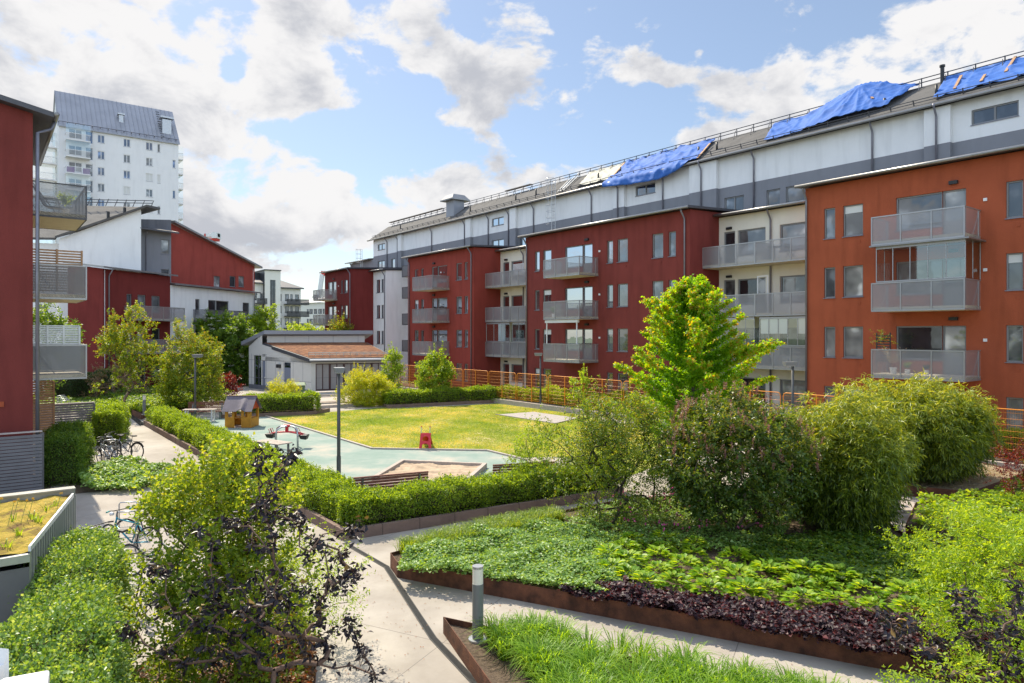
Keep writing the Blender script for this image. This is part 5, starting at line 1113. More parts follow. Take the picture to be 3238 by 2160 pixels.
def twigs(S, T, ln, n, droop=.15, spread=.9, r=rng, start=.12, upn=.6):
    """leaves set alternately along twigs: returns base points, directions, normals"""
    M = len(S); u = np.linspace(start, 1, n)[None, :, None]; T = unit(T); ln = np.broadcast_to(ln, M)[:, None, None]
    a = unit(np.cross(T, r.normal(size=T.shape))); b = np.cross(T, a)
    ph = r.uniform(0, 6.28, (M, 1)) + np.arange(n)[None, :] * 2.4
    P = S[:, None, :] + T[:, None, :] * ln * u; P[..., 2] -= (droop * ln * u ** 2)[..., 0]
    D = T[:, None, :] * (1.05 - spread * .5) + (a[:, None, :] * np.cos(ph)[..., None] + b[:, None, :] * np.sin(ph)[..., None]) * spread
    D = D + r.normal(size=D.shape) * .15; D[..., 2] -= droop * .8
    Nn = np.array([0, 0, 1.0]) * upn + r.normal(size=D.shape) * .55
    return P.reshape(-1, 3), D.reshape(-1, 3), Nn.reshape(-1, 3)
def grow(nodes, root, w=1.0):
    """join every node to the nearest one closer to the root"""
    nodes = np.array(nodes); root = np.array(root); d = np.linalg.norm(nodes - root, axis=1); order = np.argsort(d); pts = [root]; par = [-1]
    for i in order:
        p = nodes[i]; Q = np.array(pts); dist = np.linalg.norm(Q - p, axis=1); pen = np.maximum(0, Q[:, 2] - p[2]) * 1.5
        j = int(np.argmin(dist + pen)); pts.append(p); par.append(j)
    cnt = [1] * len(pts)
    for i in range(len(pts) - 1, 0, -1): cnt[par[i]] += cnt[i]
    return pts, par, cnt
def limb_mesh(name, pts, par, cnt, r0, m, parent, wob=.04, sides=5, rmax=.08, rs=rng):
    mb = MB()
    for i in range(1, len(pts)):
        a, b = np.array(pts[par[i]]), np.array(pts[i]); L_ = np.linalg.norm(b - a); k = max(2, min(5, int(L_ / .25) + 1)); q = []
        off = rs.normal(size=3) * L_ * wob * 2
        for s in range(k + 1): u = s / k; q.append(a + (b - a) * u + off * math.sin(u * math.pi) + (rs.normal(size=3) * L_ * wob * .5 if 0 < s < k else 0))
        ra = min(rmax, r0 * cnt[i] ** .5) ; rb = min(rmax, r0 * max(1, cnt[i] - 1) ** .5)
        mb.tube(q, [ra + (rb - ra) * s / k for s in range(k + 1)], sides, caps=False)
    return mb.build(name, m, parent, smooth=True)
def crown_pts(n, c, rad, r, shell=.55, lump=.2, zmin=-1.0, seed=0):
    d = rv(int(n * 1.6), r); d = d[d[:, 2] > zmin][:n]; n = len(d); rr = (shell + (1 - shell) * r.random(n) ** .55)[:, None]
    lm = 1 + lump * (np.sin(d[:, 0] * 4 + seed) * np.cos(d[:, 1] * 5 + seed * 2) + .6 * np.sin(d[:, 2] * 7 + seed + d[:, 0] * 3))[:, None]
    return np.array(c) + d * rr * lm * np.array(rad)
def shrub(label, root, top, rad, m, ncl=120, ntw=14, nlf=9, tw_len=.28, leaf=(.05, .028), zc=.58, shell=.5, lump=.18, droop=.15, spread=.9, bark=None, r0=.005, seed=1, name='shrub', cat='shrub',
          group=None, zmin=-.95, up=.5, stems=1, spike=0, rmax=.06, wob=.05, extra=None, trunk=True, stem_w=.15):
    r = np.random.default_rng(seed); x, y, z0 = root; H_ = top - z0; c = (x, y, z0 + H_ * zc); rz = (top - c[2])
    cl = crown_pts(ncl, c, (rad[0], rad[1], rz), r, shell, lump, zmin, seed); cl[:, 2] = np.maximum(cl[:, 2], z0 + .12 * H_ * r.random(len(cl)) + .05)
    if extra is not None: cl = np.vstack([cl, np.array(extra)])
    e = empty(name, (x, y, z0), label, cat, group)
    if trunk:
        st = []
        for k in range(stems):
            a = 6.28 * k / max(1, stems) + r.random(); hh = H_ * r.uniform(.2, .35); st.append((x + math.cos(a) * rad[0] * stem_w * r.uniform(.6, 1.3), y + math.sin(a) * rad[1] * stem_w * r.uniform(.6, 1.3), z0 + hh))
        pts, par, cnt = grow(np.vstack([st, cl]) if st else cl, (x, y, z0)); limb_mesh('trunk' if cat == 'tree' else 'branches', pts, par, cnt, r0, bark or M_BARK, e, wob, rmax=rmax, rs=r)
    S = np.repeat(cl, ntw, 0) + r.normal(size=(len(cl) * ntw, 3)) * tw_len * .35
    out = unit(S - np.array([x, y, z0 + H_ * .25])); T = out * .8 + r.normal(size=S.shape) * .55 + np.array([0, 0, up])
    P, D, Nn = twigs(S, T, tw_len * r.uniform(.6, 1.3, len(S)), nlf, droop, spread, r)
    if spike:
        tops = cl[np.argsort(-cl[:, 2] + r.normal(size=len(cl)) * .1)][:spike]; T2 = unit(np.array([0, 0, 1.0]) + r.normal(size=tops.shape) * .28)
        a, b, c_ = twigs(tops, T2, tw_len * r.uniform(1.5, 3.0, len(tops)), nlf * 3, 0, spread, r); P, D, Nn = np.vstack([P, a]), np.vstack([D, b]), np.vstack([Nn, c_])
    k = P[:, 2] > z0 + .02; P, D, Nn = P[k], D[k], Nn[k]
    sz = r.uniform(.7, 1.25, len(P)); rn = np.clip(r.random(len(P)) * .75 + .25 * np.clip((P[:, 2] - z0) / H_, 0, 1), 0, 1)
    leaf_mesh('crown' if cat == 'tree' else 'foliage', P, D, Nn, leaf[0] * sz, leaf[1] * sz, m, e, rn, r=r)
    return e
def hedge(label, a, b, width, z0, z1, m, dens=1500, leaf=(.045, .028), seed=1, rough=.06, ends=True, e=None, spikes=.03, name='hedge', cat='hedge', wave=.06, core=True, corner=None):
    """a clipped run of leaves between two ground points (or along several)"""
    r = np.random.default_rng(seed); pl = [Vector(p) for p in ([a, b] if corner is None else [a, corner, b])]
    if e is None: e = empty(name, (*a, z0), label, cat)
    PP, NN = [], []
    cm = MB()
    for p, q in zip(pl[:-1], pl[1:]):
        d = q - p; L_ = d.length; d.normalize(); n = Vector((-d.y, d.x)); h = z1 - z0; ext = width * .25 if corner is not None else 0
        def surf(cnt, fn, nrm):
            u_ = r.uniform(0, 1, (cnt, 2)); X = np.array([fn(*k) for k in u_]); PP.append(X); NN.append(np.tile(np.array(nrm, float), (cnt, 1)))
        lump = lambda s: wave * math.sin(s * 2.1 + seed) + wave * .7 * math.sin(s * 5.3 + seed * 2)
        def side(sg):
            def fn(x, y):
                s = -ext + x * (L_ + ext * 2); w_ = width / 2 * (1 - .22 * max(0, y - .75) / .25 * (y > .75)) + lump(s + sg * 3) ; return (p.x + d.x * s + n.x * sg * w_, p.y + d.y * s + n.y * sg * w_, z0 + y * (h + lump(s)))
            return fn
        surf(int(L_ * h * dens), side(1), (n.x, n.y, .25)); surf(int(L_ * h * dens), side(-1), (-n.x, -n.y, .25))
        def topf(x, y):
            s = -ext + x * (L_ + ext * 2); w_ = (y - .5) * width * .96; return (p.x + d.x * s + n.x * w_, p.y + d.y * s + n.y * w_, z0 + h + lump(s) - .5 * abs(y - .5) ** 2 * .6 * h + .03 * math.sin(s * 9 + w_ * 11))
        surf(int(L_ * width * dens * 1.1), topf, (0, 0, 1))
        if ends:
            for s0, sg in ((-ext, -1), (L_ + ext, 1)):
                def fe(x, y, s0=s0, sg=sg): w_ = (x - .5) * width * .95; s = s0 + sg * lump(w_) * .5; return (p.x + d.x * s + n.x * w_, p.y + d.y * s + n.y * w_, z0 + y * h)
                surf(int(width * h * dens), fe, (d.x * sg, d.y * sg, .2))
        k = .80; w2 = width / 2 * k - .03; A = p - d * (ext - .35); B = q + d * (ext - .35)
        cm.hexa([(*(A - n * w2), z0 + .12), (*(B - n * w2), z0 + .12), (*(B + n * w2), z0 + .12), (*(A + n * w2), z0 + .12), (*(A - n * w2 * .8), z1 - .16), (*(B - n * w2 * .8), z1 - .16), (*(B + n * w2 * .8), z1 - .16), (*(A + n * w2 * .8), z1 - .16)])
    P = np.vstack(PP); Nv = unit(np.vstack(NN)); low = np.clip((P[:, 2] - z0) / (z1 - z0), 0, 1)
    keep = r.random(len(P)) < np.clip(.25 + low * 2.2, 0, 1); P, Nv = P[keep], Nv[keep]
    clump = np.sin(P[:, 0] * 7.3 + P[:, 2] * 9) * np.sin(P[:, 1] * 6.7 + P[:, 2] * 5 + seed)
    P = P + Nv * (r.normal(size=(len(P), 1)) * rough + clump[:, None] * rough * .9 - rough * .6)
    D = Nv * .55 + rv(len(P), r) * .8 + np.array([0, 0, .35]); Nn = Nv * .6 + np.array([0, 0, .6]) + r.normal(size=P.shape) * .5
    k = r.random(len(P)) < spikes; Tp = P[k & (Nv[:, 2] > .5)]
    if len(Tp):
        a_, b_, c_ = twigs(Tp, np.array([0, 0, 1.0]) + r.normal(size=Tp.shape) * .35, r.uniform(.06, .2, len(Tp)), 7, 0, .9, r); P, D, Nn = np.vstack([P, a_]), np.vstack([D, b_]), np.vstack([Nn, c_])
    sz = r.uniform(.7, 1.3, len(P)); leaf_mesh('foliage', P, D, Nn, leaf[0] * sz, leaf[1] * sz, m, e, r=r)
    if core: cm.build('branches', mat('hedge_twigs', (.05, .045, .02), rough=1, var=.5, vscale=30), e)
    return e
def inpoly(P, poly):
    x, y = P[:, 0], P[:, 1]; c = np.zeros(len(P), bool); n = len(poly)
    for i in range(n):
        (x1, y1), (x2, y2) = poly[i][:2], poly[(i + 1) % n][:2]
        k = ((y1 > y) != (y2 > y)) & (x < (x2 - x1) * (y - y1) / (y2 - y1 + 1e-12) + x1); c ^= k
    return c
def scatter(poly, n, r):
    a = np.array([p[:2] for p in poly]); lo, hi = a.min(0), a.max(0); P = r.uniform(lo, hi, (n * 4, 2)); P = P[inpoly(P, poly)]; return P[:n]
def cover(label, poly, z, n, m, hgt=.25, leaf=(.07, .06), seed=1, name='ground_cover', cat='ground cover', up=1.2, stems=False, tilt=.6, kind='stuff', bumps=3.0):
    """a carpet of leaves over an outline"""
    r = np.random.default_rng(seed); Q = scatter(poly, n, r); x, y = Q[:, 0], Q[:, 1]
    mound = .5 + .5 * np.sin(x * bumps + 1.3 * np.sin(y * bumps * .8 + seed)) * np.sin(y * bumps * 1.1 + seed)
    mound += .25 * np.sin(x * bumps * 3.1 + seed) * np.sin(y * bumps * 2.7)
    zz = z + hgt * (.35 + .55 * mound) * (.35 + .65 * r.random(len(Q)) ** .5)
    P = np.column_stack([x, y, zz]); D = rv(len(P), r); D[:, 2] = np.abs(D[:, 2]) * .25 - .12; Nn = np.array([0, 0, up]) + r.normal(size=P.shape) * tilt
    sz = r.uniform(.65, 1.3, len(P)); o = leaf_mesh(name, P, D, Nn, leaf[0] * sz, leaf[1] * sz, m, None, r=r)
    return tag(o, label, cat, kind=kind)
def blades(label, cent, per, hgt, m, lean=.6, seed=1, w_=.008, rad=.12, name='grass', cat='grass', kind='stuff', parent=None, patch=0.0):
    """arching grass blades in tufts: centres (n, 3)"""
    r = np.random.default_rng(seed); C_ = np.repeat(np.array(cent), per, 0); N_ = len(C_); th = r.uniform(0, 6.28, N_); rr = rad * r.random(N_) ** .5
    b = C_ + np.column_stack([np.cos(th) * rr, np.sin(th) * rr, np.zeros(N_)]); h = hgt * r.uniform(.5, 1.15, N_)[:, None]; ph = th + r.normal(size=N_) * .6
    o = np.column_stack([np.cos(ph), np.sin(ph), np.zeros(N_)]) * (lean * r.uniform(.2, 1.2, N_))[:, None]; up = np.array([0, 0, 1.0])
    p1 = b + (up * .55 + o * .22) * h; p2 = b + (up * .88 + o * .62) * h; p3 = b + (up * .95 + o * 1.1) * h - up * h * .15 * np.linalg.norm(o, axis=1, keepdims=True) ** 2
    s = unit(np.cross(o + 1e-3, up)) * w_ * r.uniform(.6, 1.3, N_)[:, None] / 2
    V_ = np.stack([b - s, b + s, p1 + s, p1 - s, p2 + s * .7, p2 - s * .7, p3], 1)
    rn = r.random(N_)
    if patch:
        X_, Y_ = C_[:, 0], C_[:, 1]; q = np.sin(X_ * .55 + 1.5 * np.sin(Y_ * .31)) * np.sin(Y_ * .42 + 1.2 * np.sin(X_ * .5)) + .6 * np.sin(X_ * 1.7 + Y_ * .9) * np.sin(Y_ * 1.3 - X_ * .6) + .35 * np.sin(X_ * 4.1 + 2) * np.sin(Y_ * 2.9)
        rn = np.clip(rn * .45 + (.32 + .34 * q) * patch, 0, 1)
    ob = fast_mesh(name, V_, 7, 3, [(0, 1, 2, 3), (3, 2, 4, 5), (5, 4, 6)], m, parent, rn)
    return tag(ob, label, cat, kind=kind) if parent is None else ob

L_HEDGE = leafmat('leaf_hedge', [(.06, .12, .010), (.12, .21, .016), (.18, .29, .024), (.27, .38, .04)], .50)
L_GREEN = leafmat('leaf_green', [(.035, .085, .012), (.07, .15, .018), (.11, .20, .024), (.18, .26, .04)], .46)
L_AMEL = leafmat('leaf_serviceberry', [(.055, .11, .014), (.09, .16, .018), (.13, .20, .024), (.21, .17, .03)], .46)
L_KATS = leafmat('leaf_golden', [(.09, .22, .008), (.14, .30, .010), (.19, .37, .012), (.25, .41, .014), (.36, .24, .03)], .56, tcol=(2.25, 1.9, .3))
L_LILAC = leafmat('leaf_lilac', [(.028, .06, .012), (.045, .09, .016), (.07, .13, .022), (.14, .19, .035), (.17, .15, .06)], .42, rough=.35)
L_BAMB = leafmat('leaf_bamboo', [(.02, .04, .005), (.05, .09, .008), (.12, .18, .014), (.22, .28, .03), (.38, .41, .09)], .40, rough=.35)
L_BRIGHT = leafmat('leaf_bright', [(.09, .18, .010), (.16, .28, .016), (.24, .36, .025), (.32, .42, .05)], .48)
L_DARKP = leafmat('leaf_purple', [(.006, .005, .008), (.012, .009, .015), (.020, .014, .022), (.04, .026, .022), (.22, .13, .02)], .12, rough=.4, spec=.4, tcol=(1.6, 1.1, .8))
L_HEUCH = leafmat('leaf_heuchera', [(.012, .006, .010), (.03, .014, .02), (.055, .032, .038), (.09, .06, .065), (.12, .02, .02)], .2, rough=.5, spec=.35, tcol=(2, .8, .6))
L_GERAN = leafmat('leaf_geranium', [(.08, .17, .03), (.14, .26, .05), (.21, .35, .09), (.32, .45, .18)], .34)
L_HOSTA = leafmat('leaf_hosta', [(.09, .20, .010), (.15, .29, .014), (.24, .37, .020), (.34, .44, .04)], .42)
L_GRASS = leafmat('leaf_grass', [(.07, .14, .010), (.12, .21, .016), (.20, .30, .025), (.32, .40, .06)], .44)
L_GRASSB = leafmat('leaf_grass_bed', [(.07, .16, .010), (.12, .25, .014), (.19, .34, .02), (.30, .44, .05)], .5)
L_LAWN = leafmat('leaf_lawn', [(.12, .21, .018), (.20, .29, .03), (.33, .36, .08), (.52, .46, .20)], .4)
L_YELL = leafmat('leaf_yellow', [(.16, .24, .012), (.26, .34, .015), (.36, .42, .02), (.44, .38, .03)], .42)
L_AUT = leafmat('leaf_amber', [(.05, .11, .012), (.09, .17, .014), (.15, .23, .018), (.22, .27, .02), (.27, .17, .03)], .44)
L_TALL = leafmat('leaf_tall_shrub', [(.05, .10, .012), (.095, .175, .018), (.15, .24, .024), (.22, .30, .035), (.28, .31, .05)], .48)
L_RED = leafmat('leaf_red', [(.05, .008, .010), (.10, .012, .014), (.18, .03, .02), (.22, .10, .02)], .35, tcol=(2, .6, .5))
L_DKG = leafmat('leaf_dark_green', [(.015, .04, .008), (.03, .07, .012), (.05, .11, .018)], .3)
L_ORG = leafmat('leaf_orange', [(.08, .035, .012), (.20, .08, .02), (.32, .13, .03), (.12, .10, .03)], .35, tcol=(2, 1.0, .5))
L_PALE = leafmat('leaf_pale', [(.07, .15, .02), (.12, .23, .04), (.20, .33, .08), (.34, .44, .20)], .34, rough=.38)

# --- clipped hedges -------------------------------------------------------
hc = tuple(A1 + (nl + nr_) / (1 + nl.dot(nr_)) * W1 * .55)
hedge('long clipped green hedge bending round the near corner of the play area', tuple(A0 + nl * .7 + dl * .4), tuple(A2 + nr_ * .7), 1.05, .2, .90, L_HEDGE, 2600, (.05, .032), seed=3, corner=hc, rough=.05)
hp = [Vector(p) for p in FPL]
hedge('short clipped hedge between the playhouse and the picnic deck', tuple((hp[0] + hp[3]) / 2 + Vector((.3, 0))), tuple((hp[1] + hp[2]) / 2 - Vector((.3, 0))), 1.3, .2, 1.2, L_HEDGE, 800, (.075, .05), seed=5)
hb = tuple(B1 + (nb1 + nb2) / (1 + nb1.dot(nb2)) * .65)
hedge('long low hedge along the far side of the lawn', tuple(B0 + nb1 * .65 + db1 * .3), tuple(B2 + nb2 * .65), 1.1, .2, 1.05, L_HEDGE, 800, (.08, .055), seed=6, corner=hb)
q0, q1 = FM.pt(2, -1.2, 0)[:2], FM.pt(18, -1.2, 0)[:2]
hedge('low pale hedge behind the orange fence on the terrace', q0, q1, .8, .35, 1.25, L_BRIGHT, 420, (.09, .06), seed=7, wave=.12)
q0, q1 = FM.pt(-9.8, -1.3, 0)[:2], FM.pt(-3, -1.3, 0)[:2]
hedge('clipped pale hedge behind the nearest orange fence panels at the right edge', q0, q1, .9, .35, 1.35, L_BRIGHT, 900, (.06, .04), seed=8)
# left hedges
hedge('rounded dark green hedge beside the nearer grey fence', (-14.75, 22.3), (-16.6, 25.8), 1.15, 0, 1.6, L_GREEN, 2300, (.05, .03), seed=9, wave=.1, rough=.07)
hedge('bright green clipped bush beyond the second grey fence, behind the bicycles', (-18.1, 30.6), (-20.4, 34.6), 1.3, 0, 1.5, L_HEDGE, 1600, (.06, .04), seed=10, wave=.1)
hedge('pale leaved hedge filling the lower left corner', (-7.0, 11.1), (-3.55, 5.0), 1.05, 0, 1.84, L_PALE, 3000, (.042, .03), seed=11, wave=.08, rough=.06, spikes=.02)
hedge('dark hedge at the foot of the dark red house on the left', (-34.5, 50.5), (-31.6, 54.5), 2.2, 0, 1.9, L_DKG, 500, (.09, .06), seed=12, wave=.15)
hedge('low dark hedge behind the flowering tree, left of the pavilion', (-30.5, 60), (-25.8, 66), 1.5, 0, 1.5, L_DKG, 420, (.1, .07), seed=13, wave=.15)

# --- ground covers ---------------------------------------------------------
Cp = C
gz = .26
cover('carpet of pale green lobed leaves at the front tip of the central bed', [P2(1262, 1800, .3), P2(1262, 1815, .3), (.0, 12.85), (1.0, 12.35), (1.75, 12.1), (2.6, 13.6), (2.2, 15.2), (1.2, 16.9), (-.3, 16.4), (-2.2, 14.6)], gz, 34000, L_GERAN, .34, (.062, .056), seed=20, bumps=2.4)
cv = [( .85, 12.35), (1.9, 11.82), (3.4, 11.05), (5.5, 9.9), (7.2, 9.3), (8.2, 9.4), (8.4, 10.6), (6.6, 11.1), (4.6, 11.5), (3.0, 12.2), (2.0, 12.75)]
cover('band of dark purple heuchera leaves along the front edge of the central bed', cv, gz, 26000, L_HEUCH, .30, (.075, .072), seed=21, bumps=4.2)
cover('dark green leafy cover in the shade under the bamboo', [(5.3, 12.9), (9.3, 12.2), (9.3, 15.6), (7.6, 16.3), (4.6, 14.9)], gz, 12000, L_GREEN, .26, (.085, .075), seed=22, bumps=3)
cover('green cover with pink flowers under the lilac and the small tree', [(2.2, 15.2), (4.6, 14.6), (6.0, 15.2), (7.0, 17.0), (5.6, 19.4), (3.2, 19.0), (1.3, 17.0)], gz, 16000, L_GERAN, .30, (.065, .05), seed=23, bumps=4)
r_ = np.random.default_rng(4); Q = scatter([(2.4, 15.2), (4.8, 14.8), (6.4, 16.2), (4.4, 18.6), (2.6, 18.4)], 130, r_); P = np.column_stack([Q, np.full(len(Q), .72) + r_.normal(size=len(Q)) * .08])
P = np.repeat(P, 5, 0); P += r_.normal(size=P.shape) * .012
tag(leaf_mesh('flowers', P, rv(len(P), r_) + [0, 0, .6], rv(len(P), r_) + [0, 0, 1], .05, .04, leafmat('petal_pink', [(.45, .06, .22), (.6, .14, .32)], .3, tcol=(1.2, .6, 1)), None, r=r_), 'small pink flowers standing over the green cover under the lilac', 'flowers', kind='stuff')
cover('leafy green cover plants between the bicycles and the path at left', [P2(262, 1560), P2(400, 1562), P2(520, 1535), P2(560, 1500), P2(430, 1478), P2(330, 1490), P2(250, 1510)], 0, 9000, L_GERAN, .55, (.10, .09), seed=24, bumps=1.8)
cover('low green plants in the far left steel edged bed', K1, .3, 9000, L_GREEN, .5, (.14, .1), seed=25, bumps=1.2)
cover('fresh green plants in the steel edged bed between the light bollards', K2, .3, 15000, L_HEDGE, .5, (.11, .08), seed=26, bumps=1.5)
cover('low greenery at the foot of the left houses', [(-31, 40), (-24, 44), (-24.6, 46.5), (-30.5, 56), (-24.5, 66), (-34, 66), (-36, 50)], 0, 16000, L_GREEN, .6, (.16, .11), seed=27, bumps=1.0)
cover('dark spreading evergreen between the two grey fences at left', [(-18.2, 29.5), (-21, 31), (-25, 40), (-21.5, 38.2), (-20.6, 35.2)], 0, 7000, L_DKG, 1.0, (.12, .05), seed=28, bumps=1.4)
cover('green plants on the terrace behind the orange fence', [FM.pt(-13, -2.1, 0), FM.pt(40, -2.1, 0), FM.pt(40, -.5, 0), FM.pt(-13, -.5, 0)], .33, 9000, L_BRIGHT, .5, (.12, .08), seed=29, bumps=.9)
cover('green plants between the lawn hedge and the orange fence', [(-8.5, 50.5), (1, 53), (4, 49.5), (22, 27.5), (21, 25.5), (3, 47.5), (-2, 49)], .0, 16000, L_HEDGE, .7, (.13, .09), seed=30, bumps=.9)
cover('bright green leafy cover in the right bed behind the arching shrub', [(9.6, 16.3), (10.7, 12.4), (9.8, 8.8), (15.8, 8.2), (18.6, 19.8), (17.3, 22.1), (13.2, 19.2), (11.0, 18.4)], .36, 32000, L_BRIGHT, .45, (.10, .085), seed=31, bumps=2)
cover('rusty orange leaves under the dark leaved shrub at lower left', [P2(925, 1915), P2(1000, 2110), (-2.1, 6.4), (-3.4, 6.6), (-3.4, 9.2)], .08, 3500, L_ORG, .28, (.07, .06), seed=32, bumps=4)
cover('dark litter and leaves at the foot of the lower left shrubs', [(-2.9, 6.3), (-4.1, 6.2), (-5.5, 9.5), (-5.1, 12), (-4.0, 12.3), (-3.4, 9)], .08, 6000, L_ORG, .12, (.06, .03), seed=33, bumps=5)
cover('straw coloured litter under the far bamboo', [(11.4, 21.5), (13.6, 20.5), (16.8, 23.0), (16.5, 25.2), (11.2, 24.6)], .30, 5000, leafmat('leaf_straw', [(.35, .27, .15), (.45, .36, .22)], .1), .06, (.12, .012), seed=34)
# --- grasses ---------------------------------------------------------------
r_ = np.random.default_rng(41)
Q = scatter([(-2.5, 14.75), (-2.3, 14.55), (-.3, 15.9), (1.3, 17.3), (1.1, 17.7), (-.6, 16.55)], 620, r_)
blades('bright grass strip along the far edge of the central bed', np.column_stack([Q, np.full(len(Q), gz)]), 28, .30, L_GRASS, .9, seed=42, w_=.012, rad=.10)
Q = scatter([(-.35, 10.6), (.2, 10.75), (7.6, 7.15), (7.2, 6.2), (1.7, 6.8), (.45, 8.6)], 300, r_); keep = np.sin(Q[:, 0] * 2.2 + 1) * np.sin(Q[:, 1] * 2.6 + Q[:, 0]) > -.6
blades('arching tufts of long fresh grass in the front bed', np.column_stack([Q[keep], np.full(keep.sum(), .17)]), 130, .40, L_GRASSB, 1.15, seed=43, w_=.014, rad=.10)
Q = scatter([P2(880, 1326), P2(1010, 1308), P2(1225, 1292), P2(1584, 1279), P2(1780, 1306), P2(2100, 1380), P2(1900, 1480), P2(1670, 1452), P2(1540, 1424), P2(1177, 1418)], 26000, r_)
gq = np.array([P2(1568, 1312), P2(1686.5, 1303), P2(1830, 1323), P2(1756, 1341)]); Q = Q[~inpoly(Q, [tuple(x) for x in gq])]
blades('short worn grass blades of the lawn', np.column_stack([Q, np.full(len(Q), .005)]), 5, .05, L_LAWN, .9, seed=44, w_=.016, rad=.12, patch=1.0)
blades('grass patch far right beside the concrete path', np.column_stack([scatter([(17.2, 20), (19.4, 23), (18.5, 24.5), (17, 22.5)], 500, r_), np.full(500, .36)])[:500] if False else np.column_stack([(q_ := scatter([(16.2, 19.4), (19.4, 20.8), (18.9, 24.2), (17.2, 22.8)], 400, r_)), np.full(len(q_), .36)]), 30, .4, L_GRASS, .7, seed=45, w_=.014, rad=.14)
blades('grass along the path at far left', np.column_stack([(q_ := scatter([(-26, 44.5), (-23.5, 42), (-25, 52), (-31, 55)], 500, r_)), np.full(len(q_), 0.02)]), 16, .5, L_GREEN, .7, seed=46, w_=.03, rad=.25)

# --- hostas: one clump copied ------------------------------------------------
def hosta_mesh(seed):
    r = np.random.default_rng(seed); n = 120; th = r.uniform(0, 6.28, n); el = r.uniform(.05, 1.3, n); rr = .05 + .20 * (1 - el / 1.45)
    P = np.column_stack([np.cos(th) * rr, np.sin(th) * rr, .05 + .20 * np.sin(el) * r.uniform(.7, 1, n)]); D = np.column_stack([np.cos(th), np.sin(th), np.sin(el) * .75 - .28]); Nn = np.column_stack([-np.cos(th) * .5, -np.sin(th) * .5, np.ones(n)]) + r.normal(size=(n, 3)) * .2
    return P, D, Nn, r
HL = []
hp_ = [(x, y) for x, y in [(2.35, 13.75), (2.85, 13.2), (2.4, 14.5), (3.0, 14.0), (3.4, 13.4), (3.25, 14.7), (3.8, 14.2), (3.0, 12.7), (3.6, 12.75), (4.1, 13.45), (4.2, 12.7), (2.2, 12.9), (1.95, 13.2), (2.45, 12.55),
    (4.6, 14.0), (4.9, 13.1), (4.6, 12.3), (5.2, 12.4), (5.0, 11.75), (5.6, 11.8), (5.7, 12.5), (6.1, 11.5), (6.3, 12.2), (6.7, 11.4), (6.9, 12.0), (7.3, 11.3), (7.4, 12.1), (5.6, 13.0), (3.4, 15.3), (2.7, 15.2), (7.9, 11.8), (4.0, 14.9), (5.3, 13.6), (6.2, 12.9), (3.5, 12.15), (4.1, 11.95), (8.0, 12.5), (2.0, 14.0)]]
protos = []
for i, (x, y) in enumerate(hp_):
    if i < 3:
        P, D, Nn, r = hosta_mesh(50 + i); e = empty('hosta', (x, y, gz), 'clump of broad yellow-edged leaves between the dark purple band and the lilac', 'hosta', 'yellow-green leaf clumps in the central bed', local=True)
        o = leaf_mesh('foliage', P, D, Nn, .125 * r.uniform(.8, 1.2, len(P)), .075, L_HOSTA, e, r=r); protos.append((e, o))
    else:
        pe, po = protos[i % 3]; e = pe.copy(); COL.objects.link(e); o = po.copy(); COL.objects.link(o); o.parent = e; e.location = (x, y, gz)
    e.rotation_euler = (0, 0, random.uniform(0, 6.28)); s = random.uniform(.95, 1.45); e.scale = (s, s, s * random.uniform(.9, 1.15))

# --- shrubs and trees ---------------------------------------------------------
shrub('airy small tree with fine green leaves left of the lilac', (2.6, 16.9, gz), 3.75, (1.45, 1.4), L_AMEL, ncl=210, ntw=13, nlf=9, tw_len=.30, leaf=(.055, .036), zc=.50, shell=.25, lump=.2, stems=9, seed=60, name='small_tree', cat='tree', r0=.0062, rmax=.04, zmin=-.95, up=.1, droop=.25, bark=mat('dark_bark', (.045, .035, .028), rough=.95, var=.3, vscale=20),
      extra=[(.95, 16.4, 1.5), (1.1, 16.3, 1.75), (1.2, 16.5, 1.2), (.8, 16.6, 2.5), (.9, 16.8, 2.7)])
shrub('big dense dark green lilac shrub in the middle of the central bed', (5.25, 16.2, gz), 3.5, (1.62, 1.5), L_LILAC, ncl=330, ntw=14, nlf=8, tw_len=.28, leaf=(.09, .05), zc=.53, shell=.5, lump=.12, stems=9, seed=61, r0=.006, rmax=.04, zmin=-.92, up=.25, droop=.25, bark=M_BARK, name='lilac_shrub')
# brown dried flower heads on the lilac
r_ = np.random.default_rng(62); cl = crown_pts(230, (5.25, 16.2, 2.0), (1.72, 1.6, 1.62), r_, .97, .12, -.1, 61); P, D, Nn = twigs(cl, np.array([0, 0, 1.0]) + r_.normal(size=cl.shape) * .2, .22, 46, 0, 1.0, r_)
k = [o for o in COL.objects if o.name == 'lilac_shrub'][0]
leaf_mesh('dry_flower_head', P + r_.normal(size=P.shape) * .012, D, Nn, .03, .02, leafmat('dry_flower', [(.26, .13, .08), (.38, .20, .12), (.20, .06, .13)], .2, tcol=(1.4, 1, .8)), k, r=r_)

